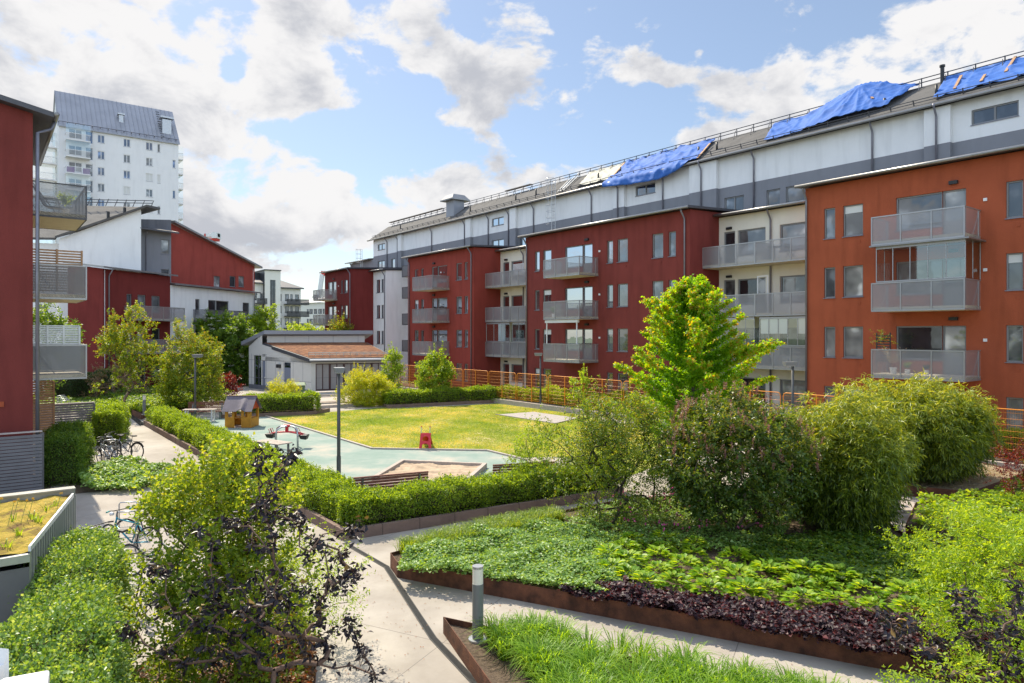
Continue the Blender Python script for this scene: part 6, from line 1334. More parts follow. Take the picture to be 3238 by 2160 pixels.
def bamboo(label, root, rad, top, z0, n, seed, leaf=(.15, .026)):
    r = np.random.default_rng(seed); e = empty('bamboo', (root[0], root[1], z0), label, 'bamboo'); mb = MB(); mids = []
    for i in range(n):
        a = r.uniform(0, 6.28); q = r.random() ** .5; lump = 1 + .18 * math.sin(a * 3 + seed) + .1 * math.sin(a * 7); bx, by = root[0] + math.cos(a) * rad[0] * q * .6, root[1] + math.sin(a) * rad[1] * q * .6
        h = (top - z0) * (r.uniform(.62, 1.0) if r.random() > .07 else r.uniform(1.02, 1.2)) * (1 - .30 * q * q) * (1 + .07 * math.sin(a * 4 + q * 5 + seed)); ox, oy = math.cos(a) * rad[0] * q * .42 * lump, math.sin(a) * rad[1] * q * .42 * lump
        pts = [(bx, by, z0 - .02), (bx + ox * .12, by + oy * .12, z0 + h * .4), (bx + ox * .45, by + oy * .45, z0 + h * .75), (bx + ox, by + oy, z0 + h)]; mb.tube(pts, [.009, .009, .006, .003], 4, caps=False)
        for u in np.linspace(.26, 1, 10):
            k = u * 3; j = min(2, int(k)); f = k - j; p = np.array(pts[j]) * (1 - f) + np.array(pts[j + 1]) * f; mids.append((*p, u))
    mb.build('culms', mat('bamboo_culm', (.10, .12, .03), rough=.5, var=.4, vscale=8), e, smooth=True)
    M_ = np.array(mids); M_ = M_[r.random(len(M_)) < .85]; out = unit(M_[:, :3] - np.array([root[0], root[1], z0 + (top - z0) * .4])); dr_ = out * .6 + r.normal(size=out.shape) * .45 + [0, 0, .2]
    # side branches, each with fans of drooping leaves near its end
    nb = 3; B = np.repeat(M_[:, :3], nb, 0); Dr = unit(np.repeat(dr_, nb, 0) + r.normal(size=(len(B), 3)) * .5); Lb = r.uniform(.12, .5, (len(B), 1)); S = B + Dr * Lb
    S = np.repeat(S, 3, 0) + r.normal(size=(len(S) * 3, 3)) * .05; T = np.repeat(Dr, 3, 0) + r.normal(size=S.shape) * .5; P, D, Nn = twigs(S, T, r.uniform(.12, .26, len(S)), 6, .5, .75, r, upn=.9)
    k = P[:, 2] > z0 + .3; P, D, Nn = P[k], D[k], Nn[k]; D = unit(D); D[:, 2] -= .35
    sz = r.uniform(.6, 1.35, len(P)); br = np.repeat(r.random(len(B)), 18)[k] if False else r.random(len(P)); rn = np.clip(br * .62 + .38 * (P[:, 2] - z0) / (top - z0), 0, 1); leaf_mesh('foliage', P, D, Nn, leaf[0] * sz, leaf[1] * sz, L_BAMB, e, rn, fold=.12, r=r); return e  # shade low in the clump painted in: leaf colours lighten towards the top
bamboo('tall dark based bamboo clump right of the lilac', (8.15, 16.9), (1.35, 1.4), 3.2, gz, 260, 63)
bamboo('second bamboo clump further back, in front of the orange fence', (13.2, 22.2), (2.1, 1.7), 3.1, .3, 380, 64, (.18, .03))
# golden tree --------------------------------------------------------------
def golden(label, root, top, seed):
    r = np.random.default_rng(seed); x, y, z0 = root; H_ = top - z0; e = empty('golden_tree', root, label, 'tree'); mb = MB(); S, T, LN = [], [], []
    trunk = [(x, y, z0), (x + .05, y, z0 + H_ * .4), (x - .05, y + .02, z0 + H_ * .75), (x + .05, y, z0 + H_ * .98)]; mb.tube(trunk, [.07, .05, .03, .008], 7, caps=False)
    for i in range(130):
        u = .12 + .86 * (i / 130) ** .9; k = u * 3 / .98; j = min(2, int(k)); f = min(1, k - j); b = np.array(trunk[j]) * (1 - f) + np.array(trunk[j + 1]) * f
        a = i * 2.39996 + r.normal() * .3; Lb = (2.45 * min(1, (1 - u) / .66) ** 1.15 * (1 - .1 * (u < .3)) + .12) * r.uniform(.68, 1.15); d = np.array([math.cos(a), math.sin(a),   .22 + .42 * u + r.normal() * .08]); 
        pts = [b + d * Lb * s + np.array([0, 0, .10 * Lb * s * s]) for s in (0, .35, .7, 1)]; mb.tube(pts, [.018 * (1.2 - u), .012 * (1.2 - u), .008, .003], 4, caps=False)
        nn = int(6 + Lb * 9)
        for s in np.linspace(.18, 1, nn):
            p = b + d * Lb * s + np.array([0, 0, .10 * Lb * s * s]); 
            for _ in range(3 if s < .9 else 4):
                t_ = unit(d * .7 + r.normal(size=3) * .55 * np.array([1, 1, .35])); S.append(p); T.append(t_); LN.append(r.uniform(.16, .38) * (1.1 - .3 * s))
    mb.build('trunk', M_BARK, e, smooth=True); S, T, LN = np.array(S), np.array(T), np.array(LN); P, D, Nn = twigs(S, T, LN, 9, .02, 1.0, r, upn=1.0)
    D[:, 2] -= .25; sz = r.uniform(.7, 1.25, len(P)); tip = np.linalg.norm(P[:, :2] - np.array([x, y]), axis=1) / (2.6 * (1 - np.clip((P[:, 2] - z0) / H_, 0, .97)) ** .7 + .15)
    rn = np.clip(r.random(len(P)) * .72 + .22 * np.clip(tip, 0, 1) ** 3 + (np.clip(tip, 0, 1.3) > 1.0) * .25 * r.random(len(P)), 0, 1); leaf_mesh('crown', P, D, Nn, .085 * sz, .078 * sz, L_KATS, e, rn, r=r); return e
golden('golden green conical tree with reddish tips in front of the long dark red house', (5.85, 22.2, .1), 6.75, 65)
shrub('arching shrub with bright yellow-green leaves filling the right edge', (7.0, 9.3, gz), 2.5, (1.25, 1.2), L_BRIGHT, ncl=150, ntw=12, nlf=11, tw_len=.34, leaf=(.06, .027), zc=.42, shell=.45, lump=.15, stems=6, seed=66, r0=.004, rmax=.03, zmin=-.5, up=.2, droop=.35)
shrub('bright yellow-green shrub cut off by the bottom right corner', (4.3, 6.3, .2), 1.95, (.95, .7), L_BRIGHT, ncl=60, ntw=10, nlf=11, tw_len=.28, leaf=(.05, .022), zc=.4, shell=.45, lump=.15, stems=4, seed=67, r0=.004, rmax=.03, zmin=-.4, up=.2, droop=.35)
shrub('low golden leaved shrub before the lilac and bamboo at right edge', (8.9, 13.0, .4), 1.5, (1.3, 1.1), L_BRIGHT, ncl=60, ntw=10, nlf=10, tw_len=.3, leaf=(.06, .03), zc=.45, shell=.45, seed=68, droop=.3)
shrub('red leaved barberry at the right edge', (13.9, 17.9, .4), 2.1, (.8, .7), L_RED, ncl=60, ntw=12, nlf=10, tw_len=.25, leaf=(.05, .03), zc=.55, shell=.3, seed=69, lump=.3, spike=14)
shrub('dark shrub with curled leaves poking up behind the far bamboo', (18.3, 29.4, .2), 3.2, (.8, .6), L_DARKP, ncl=22, ntw=14, nlf=10, tw_len=.18, leaf=(.07, .05), zc=.62, shell=.6, seed=70, lump=.3, stems=3, r0=.006)
# left middle distance
shrub('slender upright tree with amber tinted leaves before the dark red house', (-23.8, 42.5, .1), 6.3, (1.55, 1.4), L_AUT, ncl=80, ntw=10, nlf=9, tw_len=.42, leaf=(.13, .085), zc=.60, shell=.35, lump=.3, stems=5, seed=71, name='upright_tree', cat='tree', r0=.010, rmax=.10, up=.5, spike=12, bark=M_BARKL, zmin=-.85)
shrub('broad amber and green shrub behind the red bench', (-20.7, 43.6, .1), 4.95, (1.95, 1.8), L_AUT, ncl=210, ntw=12, nlf=9, tw_len=.42, leaf=(.12, .075), zc=.46, shell=.45, lump=.22, stems=9, seed=72, r0=.008, rmax=.05, up=.5, spike=18)
shrub('dense green viburnum full of white flower heads left of the pavilion', (-27.6, 66, 0), 6.7, (3.1, 2.3), L_GREEN, ncl=260, ntw=13, nlf=9, tw_len=.6, leaf=(.20, .14), zc=.5, shell=.6, lump=.12, stems=5, seed=73, r0=.012, rmax=.10, name='flowering_tree', cat='tree')
r_ = np.random.default_rng(74); k = [o for o in COL.objects if o.name == 'flowering_tree'][0]; cl = crown_pts(90, (-27.6, 66, 3.45), (3.25, 2.45, 3.4), r_, 1.0, .12, -.5, 73)
P = np.repeat(cl, 26, 0) + r_.normal(size=(len(cl) * 26, 3)) * [.13, .13, .035]; leaf_mesh('flower_head', P, rv(len(P), r_) * [1, 1, .2], np.array([0, 0, 1.0]) + r_.normal(size=P.shape) * .3, .10, .09, leafmat('petal_white', [(.6, .62, .5), (.75, .75, .68)], .3, tcol=(1, 1, .9)), k, r=r_)
shrub('light green tree crown left behind the flowering tree', (-27.5, 74, 0), 7.4, (2.4, 2.2), L_HEDGE, ncl=120, ntw=12, nlf=8, tw_len=.6, leaf=(.22, .15), zc=.6, shell=.5, seed=75, name='leafy_tree', cat='tree', r0=.014, rmax=.12)
shrub('small reddish shrub beside the parked bicycle near the pavilion', (-21.2, 50, 0), 1.9, (1.0, .8), L_RED, ncl=50, ntw=10, nlf=8, tw_len=.4, leaf=(.12, .08), zc=.55, shell=.3, lump=.3, seed=76)
shrub('brown twiggy shrub at the foot of the left houses', (-29.5, 51, 0), 2.4, (2.6, 1.2), leafmat('leaf_brown', [(.12, .07, .05), (.20, .13, .09), (.10, .12, .04)], .3), ncl=60, ntw=9, nlf=7, tw_len=.45, leaf=(.11, .06), zc=.5, shell=.3, seed=77)
shrub('tree behind the lower left balcony screen', (-27.5, 40, 0), 6.4, (2.0, 1.8), L_GREEN, ncl=70, ntw=12, nlf=8, tw_len=.5, leaf=(.18, .1), zc=.6, shell=.5, seed=78, name='leafy_tree', cat='tree', r0=.012, rmax=.1)
shrub('round yellow shrub in front of the pavilion side wall', (-15.6, 46.5, 0), 1.7, (1.05, .9), L_YELL, ncl=110, ntw=12, nlf=9, tw_len=.32, leaf=(.09, .035), zc=.38, shell=.45, seed=79, up=.7, spike=8)
shrub('large yellow-green shrub right of the picnic deck', (-10.0, 47.6, 0), 2.3, (1.6, 1.3), L_YELL, ncl=240, ntw=14, nlf=9, tw_len=.38, leaf=(.11, .04), zc=.36, shell=.5, seed=80, up=.7, spike=12)
shrub('slim young green tree beside the pavilion doors', (-8.9, 50.2, 0), 3.7, (.75, .7), L_HEDGE, ncl=60, ntw=11, nlf=8, tw_len=.35, leaf=(.11, .07), zc=.55, shell=.3, seed=81, lump=.25, spike=8, name='young_tree', cat='tree', r0=.006)
shrub('round green shrub in front of the warm red house', (-5.5, 49.5, 0), 3.3, (1.25, 1.1), L_HEDGE, ncl=100, ntw=12, nlf=8, tw_len=.38, leaf=(.12, .08), zc=.58, shell=.5, seed=82, r0=.006, spike=6)
shrub('thin upright shoot of a young shrub by the far lamp post', (3.7, 36.5, 0), 3.4, (.6, .5), L_BRIGHT, ncl=26, ntw=7, nlf=8, tw_len=.25, leaf=(.09, .06), zc=.5, shell=.3, seed=83, lump=.3, spike=4)
shrub('red and amber tree rising behind the pavilion roof', (-18.6, 74, 0), 6.3, (1.3, 1.2), L_AUT, ncl=70, ntw=11, nlf=8, tw_len=.7, leaf=(.2, .1), zc=.62, shell=.3, seed=84, lump=.3, name='amber_tree', cat='tree', spike=14, r0=.012)
shrub('yellow-green tree top just above the pavilion roof', (-24.5, 80, 0), 6.0, (2.7, 2.2), L_BRIGHT, ncl=70, ntw=11, nlf=8, tw_len=.7, leaf=(.25, .15), zc=.6, shell=.5, seed=85, name='leafy_tree', cat='tree', r0=.014)
shrub('green shrub next to the serviceberry, left part of the central tree group', (1.1, 20.6, 0), 2.2, (1.1, .8), L_HEDGE, ncl=60, ntw=10, nlf=8, tw_len=.3, leaf=(.06, .04), zc=.5, shell=.4, seed=86, spike=5)
# big foreground green shrub
r_ = np.random.default_rng(90)
shrub('tall airy green shrub with rounded leaves in the left foreground', (-3.9, 9.2, .08), 2.8, (1.12, 1.15), L_TALL, ncl=250, ntw=10, nlf=9, tw_len=.26, leaf=(.058, .042), zc=.42, shell=.15, lump=.18, stems=14, seed=91, r0=.0030, rmax=.018, zmin=-.9, up=.7, spread=.8, droop=.05, spike=0,
      extra=[(-3.95 + .8 * (k % 9 - 4) / 4 + .12 * math.sin(k * 7), 9.2 + .5 * math.sin(k * 2.3), 2.35 + (.98 - .6 * abs((k % 9 - 4.2) / 4)) * f) for k in range(27) for f in (.25, .5, .75, 1)], name='tall_shrub', stem_w=.55)
shrub('fresh green willowy shrub behind the dark leaved shrub', (-3.2, 10.9, .08), 1.75, (.75, .7), L_BRIGHT, ncl=50, ntw=9, nlf=10, tw_len=.28, leaf=(.06, .018), zc=.5, shell=.3, seed=92, up=.7, r0=.003, rmax=.015)
def dark_shrub(label, root, pts, seed, trunk_px, Yr, lf=.085, per=22):
    r = np.random.default_rng(seed); e = empty('dark_shrub', root, label, 'shrub'); nodes = []
    for px, py in pts: Y = Yr[0] + (Yr[1] - Yr[0]) * r.random(); nodes.append((at(px, Y), Y, zat(py, Y)))
    tr = [(at(px, Y), Y, zat(py, Y)) for px, py, Y in trunk_px]; allp = np.array(tr + nodes); P_, par, cnt = grow(allp, root); limb_mesh('branches', P_, par, cnt, .0042, mat('purple_bark', (.14, .085, .06), rough=.9, var=.3, vscale=25), e, .07, 6, .028, r)
    cl = np.array(nodes); S = np.repeat(cl, per, 0) + r.normal(size=(len(cl) * per, 3)) * [.04, .04, .045]; D = rv(len(S), r) * [1, 1, .45] + [0, 0, -.30]; Nn = rv(len(S), r) + [0, 0, .6]
    # a few leaves on the limbs between the clusters
    ex = []
    for i in range(1, len(P_)):
        a, b = np.array(P_[par[i]]), np.array(P_[i]); k = max(1, int(np.linalg.norm(b - a) / .045)); u = r.random((k, 1)); ex.append(a + (b - a) * u + r.normal(size=(k, 3)) * .02)
    ex = np.vstack(ex); ex = ex[ex[:, 2] > root[2] + .9]; S = np.vstack([S, ex]); D = np.vstack([D, rv(len(ex), r)]); Nn = np.vstack([Nn, rv(len(ex), r) + [0, 0, .6]])
    top_ = S[:, 2] - np.concatenate([np.repeat(cl[:, 2], per), ex[:, 2]]); rn = np.clip(r.random(len(S)) * .7 + (top_ > .05) * .35, 0, 1); sz = r.uniform(.5, 1.2, len(S))
    leaf_mesh('foliage', S, D, Nn, lf * sz, lf * .5 * sz, L_DARKP, e, rn, fold=.25, r=r); return e
cp = [(1335,350),(1340,400),(1340,440),(1325,480),(1520,370),(1500,395),(1480,430),(1460,480),(1400,560),(1425,590),(1330,620),(1330,680),(1345,650),(1030,770),(1020,800),(1100,850),(1160,730),(1220,730),(1280,750),(1195,760),(1400,700),(1540,700),(1550,740),(1450,690),(1500,720),(770,980),(860,980),(830,1010),(800,990),(1070,1020),(1100,1050),(1370,1080),(1420,1100),(1400,1120),(1510,1060),(1560,1080),(800,1150),(1050,1190),(1100,1130),(1130,1160),(1160,1180),(1240,1200),(1300,1170),(1350,1190),(1430,1150),(1500,1180),(1470,1140),(610,1320),(640,1300),(690,1310),(1000,1250),(1080,1270),(1060,1380),(1190,1320),(1250,1320),(1330,1260),(1380,1280),(1500,1260),(860,1400),(950,1470),(1110,1450),(1550,1340),(1600,1400),(1650,1350),(1640,840),(1600,890),(1660,850),(1770,900),(1760,930),(1830,790),(1800,770),(1850,750),(1820,990),(1850,1000),(1800,1010),(1740,1050),(1700,1060),(1790,1070),(1800,1240),(1650,1170),(1640,1240),(1660,1260),(1740,1290),(1800,1290),(1830,1300),(1850,1380),(1880,1430),(1700,1400),(1940,1530),(1620,1100),(1380,870),(1300,860),(1420,820),(1320,1000),(1450,1000),(1250,1080),(1180,1050),(980,1100),(900,1210),(1210,1430),(1330,1420),(1450,1380)]
cp = [(x / 1.6333, 1200 + y / 1.6333) for x, y in cp]
tr = [(868, 2120, 7.5), (872, 2000, 7.5), (868, 1900, 7.5), (873, 1800, 7.5), (862, 1740, 7.5), (858, 1680, 7.5), (838, 1600, 7.5), (818, 1540, 7.5), (1005, 2100, 7.6), (1015, 1980, 7.6), (1030, 1880, 7.6), (1040, 1830, 7.6), (760, 2080, 7.3), (640, 2060, 7.2), (540, 2090, 7.2), (690, 1960, 7.4), (720, 1860, 7.5)]
dark_shrub('bare branched shrub with glossy near-black leaves in the left foreground', (at(880, 7.5), 7.5, .08), cp, 93, tr, (7.0, 8.0))
cq = [(1490,1040),(1510,1030),(1540,1090),(1560,1150),(1630,1130),(1650,1120),(1690,1110),(1640,1060),(1590,1200),(1700,1250),(1740,1240),(1830,1180),(1860,1200),(1860,1280),(1870,1340),(1850,1400),(1920,900),(1950,930),(2010,900),(2040,920),(2060,980),(2100,1050),(2240,1120),(2220,1150),(2300,860),(2320,900),(2340,990),(2280,980),(2300,1060),(2330,1150),(2260,1250),(2200,1320),(2240,1380),(2320,1300),(2150,1230),(2060,1180),(2010,1040),(1980,1000),(1960,1150)]
cq = [(2000 + x / 1.899, 1400 + y / 1.899) for x, y in cq]
dark_shrub('dark leaved branches rising in the bottom right corner', (4.3, 6.9, .25), cq, 94, [(3120, 2150, 6.9), (3110, 2000, 6.9), (2990, 2150, 6.8), (2920, 2060, 6.8), (3200, 2050, 7.0), (3210, 1900, 7.0)], (6.5, 7.4), .085, 16)
# sprouts on the shed roof
r_ = np.random.default_rng(95); sp = [(150, 1612), (105, 1640), (120, 1650), (45, 1650), (170, 1600), (20, 1730), (60, 1690)]
C_ = np.array([(at(px, 2.78 * F / (py - HY)), 2.78 * F / (py - HY), 2.2) for px, py in sp]); blades('weeds sprouting from the mossy shed roof', C_, 14, .13, L_HEDGE, 1.0, seed=96, w_=.014, rad=.05, name='weeds', cat='weeds')
r_ = np.random.default_rng(97); mb = MB(); S = []
for px, py in ((105, 1577), (85, 1583), (58, 1580), (45, 1587), (4, 1577), (193, 1560)):
    Y = 2.45 * F / (py - HY); x, z = at(px, Y), 2.55; mb.tube([(x - .03, Y - .1, 2.2), (x, Y, z)], .004, 4); S.append((x, Y, z))
st_ = mb.build('dandelion', mat('stalk', (.12, .20, .05)), None); tag(st_, 'yellow dandelions on thin stalks on the mossy shed roof', 'dandelions', kind='stuff')
P = np.repeat(np.array(S), 30, 0) + rv(180, r_) * .012; leaf_mesh('petals', P, rv(180, r_) + [0, 0, .3], rv(180, r_), .02, .008, leafmat('petal_yellow', [(.6, .35, .01), (.75, .5, .02)], .3, tcol=(1, .8, .1)), st_, r=r_)

# fallen leaves and petals on the paving
r_ = np.random.default_rng(101); Q = np.vstack([scatter([(-3.5, 15.5), (-2.7, 14.2), (1.2, 11.9), (8.5, 8.2), (8, 6.8), (-1.3, 11.2), (-1.5, 8), (-2.8, 7.6)], 420, r_), scatter([(-4, 15.5), (-6, 13), (-9, 22), (-14, 30), (-12, 28)], 260, r_)])
tag(leaf_mesh('fallen_leaves', np.column_stack([Q, np.full(len(Q), .012)]), rv(len(Q), r_) * [1, 1, .05], np.array([0, 0, 1.0]) + r_.normal(size=(len(Q), 3)) * .2, r_.uniform(.015, .05, len(Q)), r_.uniform(.01, .025, len(Q)), L_ORG, None, r=r_), 'scattered fallen leaves on the pale paving', 'leaves', kind='stuff')
# ================================================================ street furniture and play things
def lamp_post(label, px, Y, ztop, head=(.0, -1), zbase=0.0, hw=.36):
    x = at(px, Y); e = empty('lamp_post', (x, Y, zbase), label, 'lamp post', 'lamp posts of the courtyard'); mb = MB(); mb.cyl(x, Y, zbase, ztop - .16, .062, 14, .052); mb.build('pole', M_LAMPM, e, smooth=True)
    mb = MB(); mb.cyl(x, Y, zbase, zbase + .9, .072, 14); mb.cyl(x, Y, zbase - .02, zbase + .02, .13, 14); mb.build('pole_base', M_LAMPM, e, smooth=False)
    h = Vector(head); n = Vector((-h.y, h.x)); c = Vector((x, Y)) + h * .14; a, b = hw / 2, .13
    lo = [(*(c + h * sx * .24 + n * sy * .125), ztop - .17) for sx, sy in ((-1, -1), (1, -1), (1, 1), (-1, 1))]; hi = [(*(c + h * sx * .27 + n * sy * .165), ztop) for sx, sy in ((-1, -1), (1, -1), (1, 1), (-1, 1))]
    mb = MB(); mb.hexa(lo + hi); hd = mb.build('lamp_head', mat('lamp_head', (.20, .21, .22), rough=.5, metal=.2), e)
    mb = MB(); mb.hexa([(*(c + h * sx * .2 + n * sy * .10), z) for z in (ztop - .185, ztop - .172) for sx, sy in ((-1, -1), (1, -1), (1, 1), (-1, 1))]); mb.build('lamp_glass', M_WFRAME, hd); return e
lamp_post('tall dark lamp post standing before the sand box, nearest of all', 1071, 22.9, 4.5 - .62, (.35, -.94), hw=.4)
lamp_post('lamp post behind the red bench at left, its head turned right', 617, 39.5, 3.82, (1, 0))
lamp_post('slim lamp post at the far lawn edge, its head turned left', 1709, 45.7, 3.72, (-1, 0))
lamp_post('lamp post behind the near bamboo in front of the cream bay, its head turned left', 2507, 29.4, 3.8, (-1, -.1))
def bollard(label, x, y, z0, h=1.0, r=.082):
    e = empty('bollard_light', (x, y, z0), label, 'bollard light', 'bollard lights'); mb = MB(); mb.cyl(x, y, z0, z0 + h * .76, r, 20); mb.build('post', mat('bollard_grey', (.16, .17, .17), rough=.5, metal=.2), e, smooth=False)
    mb = MB(); mb.cyl(x, y, z0 + h * .76, z0 + h * .97, r * .95, 20); mb.build('diffuser', mat('frosted_diffuser', (.72, .68, .58), rough=.35), e, smooth=False)
    mb = MB(); mb.cyl(x, y, z0 + h * .97, z0 + h, r * 1.02, 20); mb.build('cap', M_GALV, e); mb = MB(); mb.cyl(x, y, z0 - .01, z0 + .02, r * 1.7, 16); mb.build('foot', M_GALV, e); return e
bx, by = gp(1511, 2022, .19); bollard('nearest bollard light, standing in the long grass at the bottom of the photo', bx, by, .19, 1.16, .088)
for px, pt_, pb, lb in ((456, 1250, 1311, 'bollard light at the end of the steel edged bed, beside the left path'), (357, 1209, 1250, 'bollard light far up the left path among low plants'),
                        (932, 1230, 1262, 'bollard light beside the green bin at the pavilion'), (1395, 1214, 1240, 'bollard light at the foot of the round green shrub')):
    z = .35 if px < 500 else .1; x, y = gp(px, pb, z); bollard(lb, x, y, z, (pb - pt_) * y / F, .085)

def bench(label, pa, pb, seat_dir, mat_=None, back=True, z0=0.0, tablet=False):
    """slatted bench between two ground points; seat_dir points to the side one sits on"""
    a, b = Vector(pa), Vector(pb); L_ = (b - a).length; d = (b - a).normalized(); s = Vector(seat_dir).normalized(); s = (s - d * s.dot(d)).normalized(); e = empty('bench', (*((a + b) / 2), z0), label, 'bench')
    P = lambda u, v, z: (a.x + d.x * u + s.x * v, a.y + d.y * u + s.y * v, z0 + z); W = mat_ or M_WOODR; mb = MB()
    for i in range(5): mb.bar(P(0, .06 + i * .095, .45), P(L_, .06 + i * .095, .45), .08, .04)
    mb.build('seat', W, e)
    if back:
        mb = MB()
        for i in range(5): mb.bar(P(0, -.02 - i * .022, .53 + i * .088), P(L_, -.02 - i * .022, .53 + i * .088), .03, .068)
        mb.bar(P(0, -.12, .955), P(L_, -.12, .955), .07, .045); mb.build('backrest', W, e)
    for k in (.12, .88):
        mb = MB(); mb.bar(P(L_ * k, 0.06, .43), P(L_ * k, .44, .43), .07, .04); mb.bar(P(L_ * k, .10, 0), P(L_ * k, .05, .43), .06, .06); mb.bar(P(L_ * k, .42, 0), P(L_ * k, .40, .43), .06, .06)
        if back: mb.bar(P(L_ * k, .03, .42), P(L_ * k, -.13, .94), .07, .03)
        mb.build('leg', mat('bench_steel', (.17, .20, .18), rough=.5, metal=.3), e)
    return e
def table(label, pa, pb, width, side, h=.72, m=None, z0=0.0, name='table', legm=None):
    a, b = Vector(pa), Vector(pb); L_ = (b - a).length; d = (b - a).normalized(); s = Vector(side).normalized(); s = (s - d * s.dot(d)).normalized(); e = empty(name, (*((a + b) / 2), z0), label, 'table'); P = lambda u, v, z: (a.x + d.x * u + s.x * v, a.y + d.y * u + s.y * v, z0 + z)
    mb = MB(); n = max(3, int(width / .12)); 
    for i in range(n): mb.bar(P(0, (i + .5) * width / n, h), P(L_, (i + .5) * width / n, h), width / n - .012, .04)
    mb.build('table_top', m or M_WOODG, e)
    for k in (.1, .9):
        mb = MB(); mb.bar(P(L_ * k, width * .12, 0), P(L_ * k, width * .12, h - .02), .07, .07); mb.bar(P(L_ * k, width * .88, 0), P(L_ * k, width * .88, h - .02), .07, .07); mb.bar(P(L_ * k, width * .1, .05), P(L_ * k, width * .9, .05), .06, .05); mb.build('leg', legm or M_WFRAME, e)
    return e
y1 = 4.05 * F / (1513 - HY); xa, xb = at(1114, y1 + .1), at(1350, y1 + 1.0)
bench('red-brown slatted bench seen from behind, left one at the sand box', (xa, y1 + .1), (xb, y1 + 1.0), (-.3, 1))
table('weathered slatted low table between the left bench and the sand box', (xa + .45, y1 + 1.0), (xb - .3, y1 + 1.75), .8, (-.3, 1), .45)
y2 = 4.05 * F / (1470 - HY); xa, xb = at(1557, y2 + .3), at(1748, y2 + .8)
bench('red-brown slatted bench seen from behind, right one near the small tree', (xa, y2), (xb, y2 + .5), (-.3, 1))
xx, yy = gp(1672, 1462, .45); table('sunlit slatted square table on the lawn edge, left of two', (xx, yy), (xx + 1.5, yy + .15), .85, (0, 1), .45)
xx, yy = gp(1766, 1476, .45); table('sunlit slatted square table partly behind the small tree', (xx, yy), (xx + 1.3, yy + .15), .8, (0, 1), .45)
xx, yy = gp(578, 1328); bench('red slatted bench at the left side of the play area, facing the camera', (xx, yy + .6), (xx + 2.15, yy + .9), (.1, -1))
table('pale topped table with white legs before the red bench at left', (xx + .45, yy - .65), (xx + 2.2, yy - .4), .6, (.1, -1), .70)
xx, yy = gp(838, 1455); table('grey table behind the left hedge near the twin seesaw', (xx - .5, yy + .1), (xx + .75, yy - .75), .7, (.3, .8), .72, legm=M_SLATG)

# playhouse -----------------------------------------------------------------
def playhouse():
    Yh = 36.2; x0, x1 = at(706, Yh), at(796, Yh); ax = Vector((1, -.02)).normalized(); MY = mat('playhouse_yellow', (.50, .22, .015), rough=.6, var=.2, vscale=4); MR = mat('playhouse_roof', (.115, .095, .12), rough=.6, var=.25, vscale=3); MRED = mat('playhouse_red', (.42, .05, .02), rough=.6, var=.2)
    e = empty('playhouse', ((x0 + x1) / 2, Yh + .5, 0), 'small yellow playhouse with a steep grey roof and scalloped eaves', 'playhouse'); W = x1 - x0 - .22; xa = x0 + .12; f = Yh; bk = Yh + 1.15
    for k in (0, .64):
        mb = MB(); mb.box(xa + W * k, xa + W * (k + .36), f, f + .04, .02, .58); mb.box(xa + W * k, xa + W * (k + .10), f, f + .04, .58, .98); mb.box(xa + W * (k + .26), xa + W * (k + .36), f, f + .04, .58, .98); mb.build('front_wall', MY, e)
    mb = MB(); mb.box(xa, xa + W, bk, bk + .04, .02, .5)
    for k in (0, .46, .92): mb.box(xa + W * k, xa + W * (k + .08), bk, bk + .04, .5, .98)
    mb.build('rear_wall', MY, e)
    for sx, nm in ((xa - .04, 'l'), (xa + W, 'r')):
        mb = MB(); mb.box(sx, sx + .04, f, bk + .04, .02, .5); mb.box(sx, sx + .04, f, f + .14, .5, .98); mb.box(sx, sx + .04, bk - .10, bk + .04, .5, .98); mb.build('side_wall', MY, e)
        mb = MB(); mb.poly([(sx + .02, f - .1, .98), (sx + .02, bk + .14, .98), (sx + .02, (f + bk) / 2, 1.62)]); mb.build('gable', MRED, e)
    # roof: two sheets, the front one scalloped at the eave
    ym = (f + bk) / 2; n = 26; mb = MB(); P = np.zeros((n, 4, 3))
    for i in range(n):
        u = i / (n - 1); x = xa - .16 + (W + .32) * u; z_e = .90 + .13 * (max(0, math.cos((u - .62) * 9.5)) ** 2) * (1 if abs(u - .62) < .17 else 0) ; 
        for j in range(4): v = j / 3; P[i, j] = (x, f - .18 + (ym - f + .18) * v, z_e + (1.66 - z_e) * v)
    mb.grid(P); mb.quad((xa - .16, ym, 1.66), (xa + W + .16, ym, 1.66), (xa + W + .16, bk + .2, .92), (xa - .16, bk + .2, .92)); o = mb.build('roof', MR, e); s = o.modifiers.new('t', 'SOLIDIFY'); s.thickness = .03
    mb = MB(); mb.box(xa - .17, xa + W + .17, ym - .03, ym + .03, 1.66, 1.69); mb.build('ridge_board', M_WOODL, o)
    mb = MB(); mb.box(xa + .1, xa + W - .1, ym + .1, ym + .35, .42, .46); mb.build('inner_bench', MY, e); mb = MB(); mb.box(xa, xa + W, f, bk, .0, .03); mb.build('floor', M_WOODG, e)
playhouse()
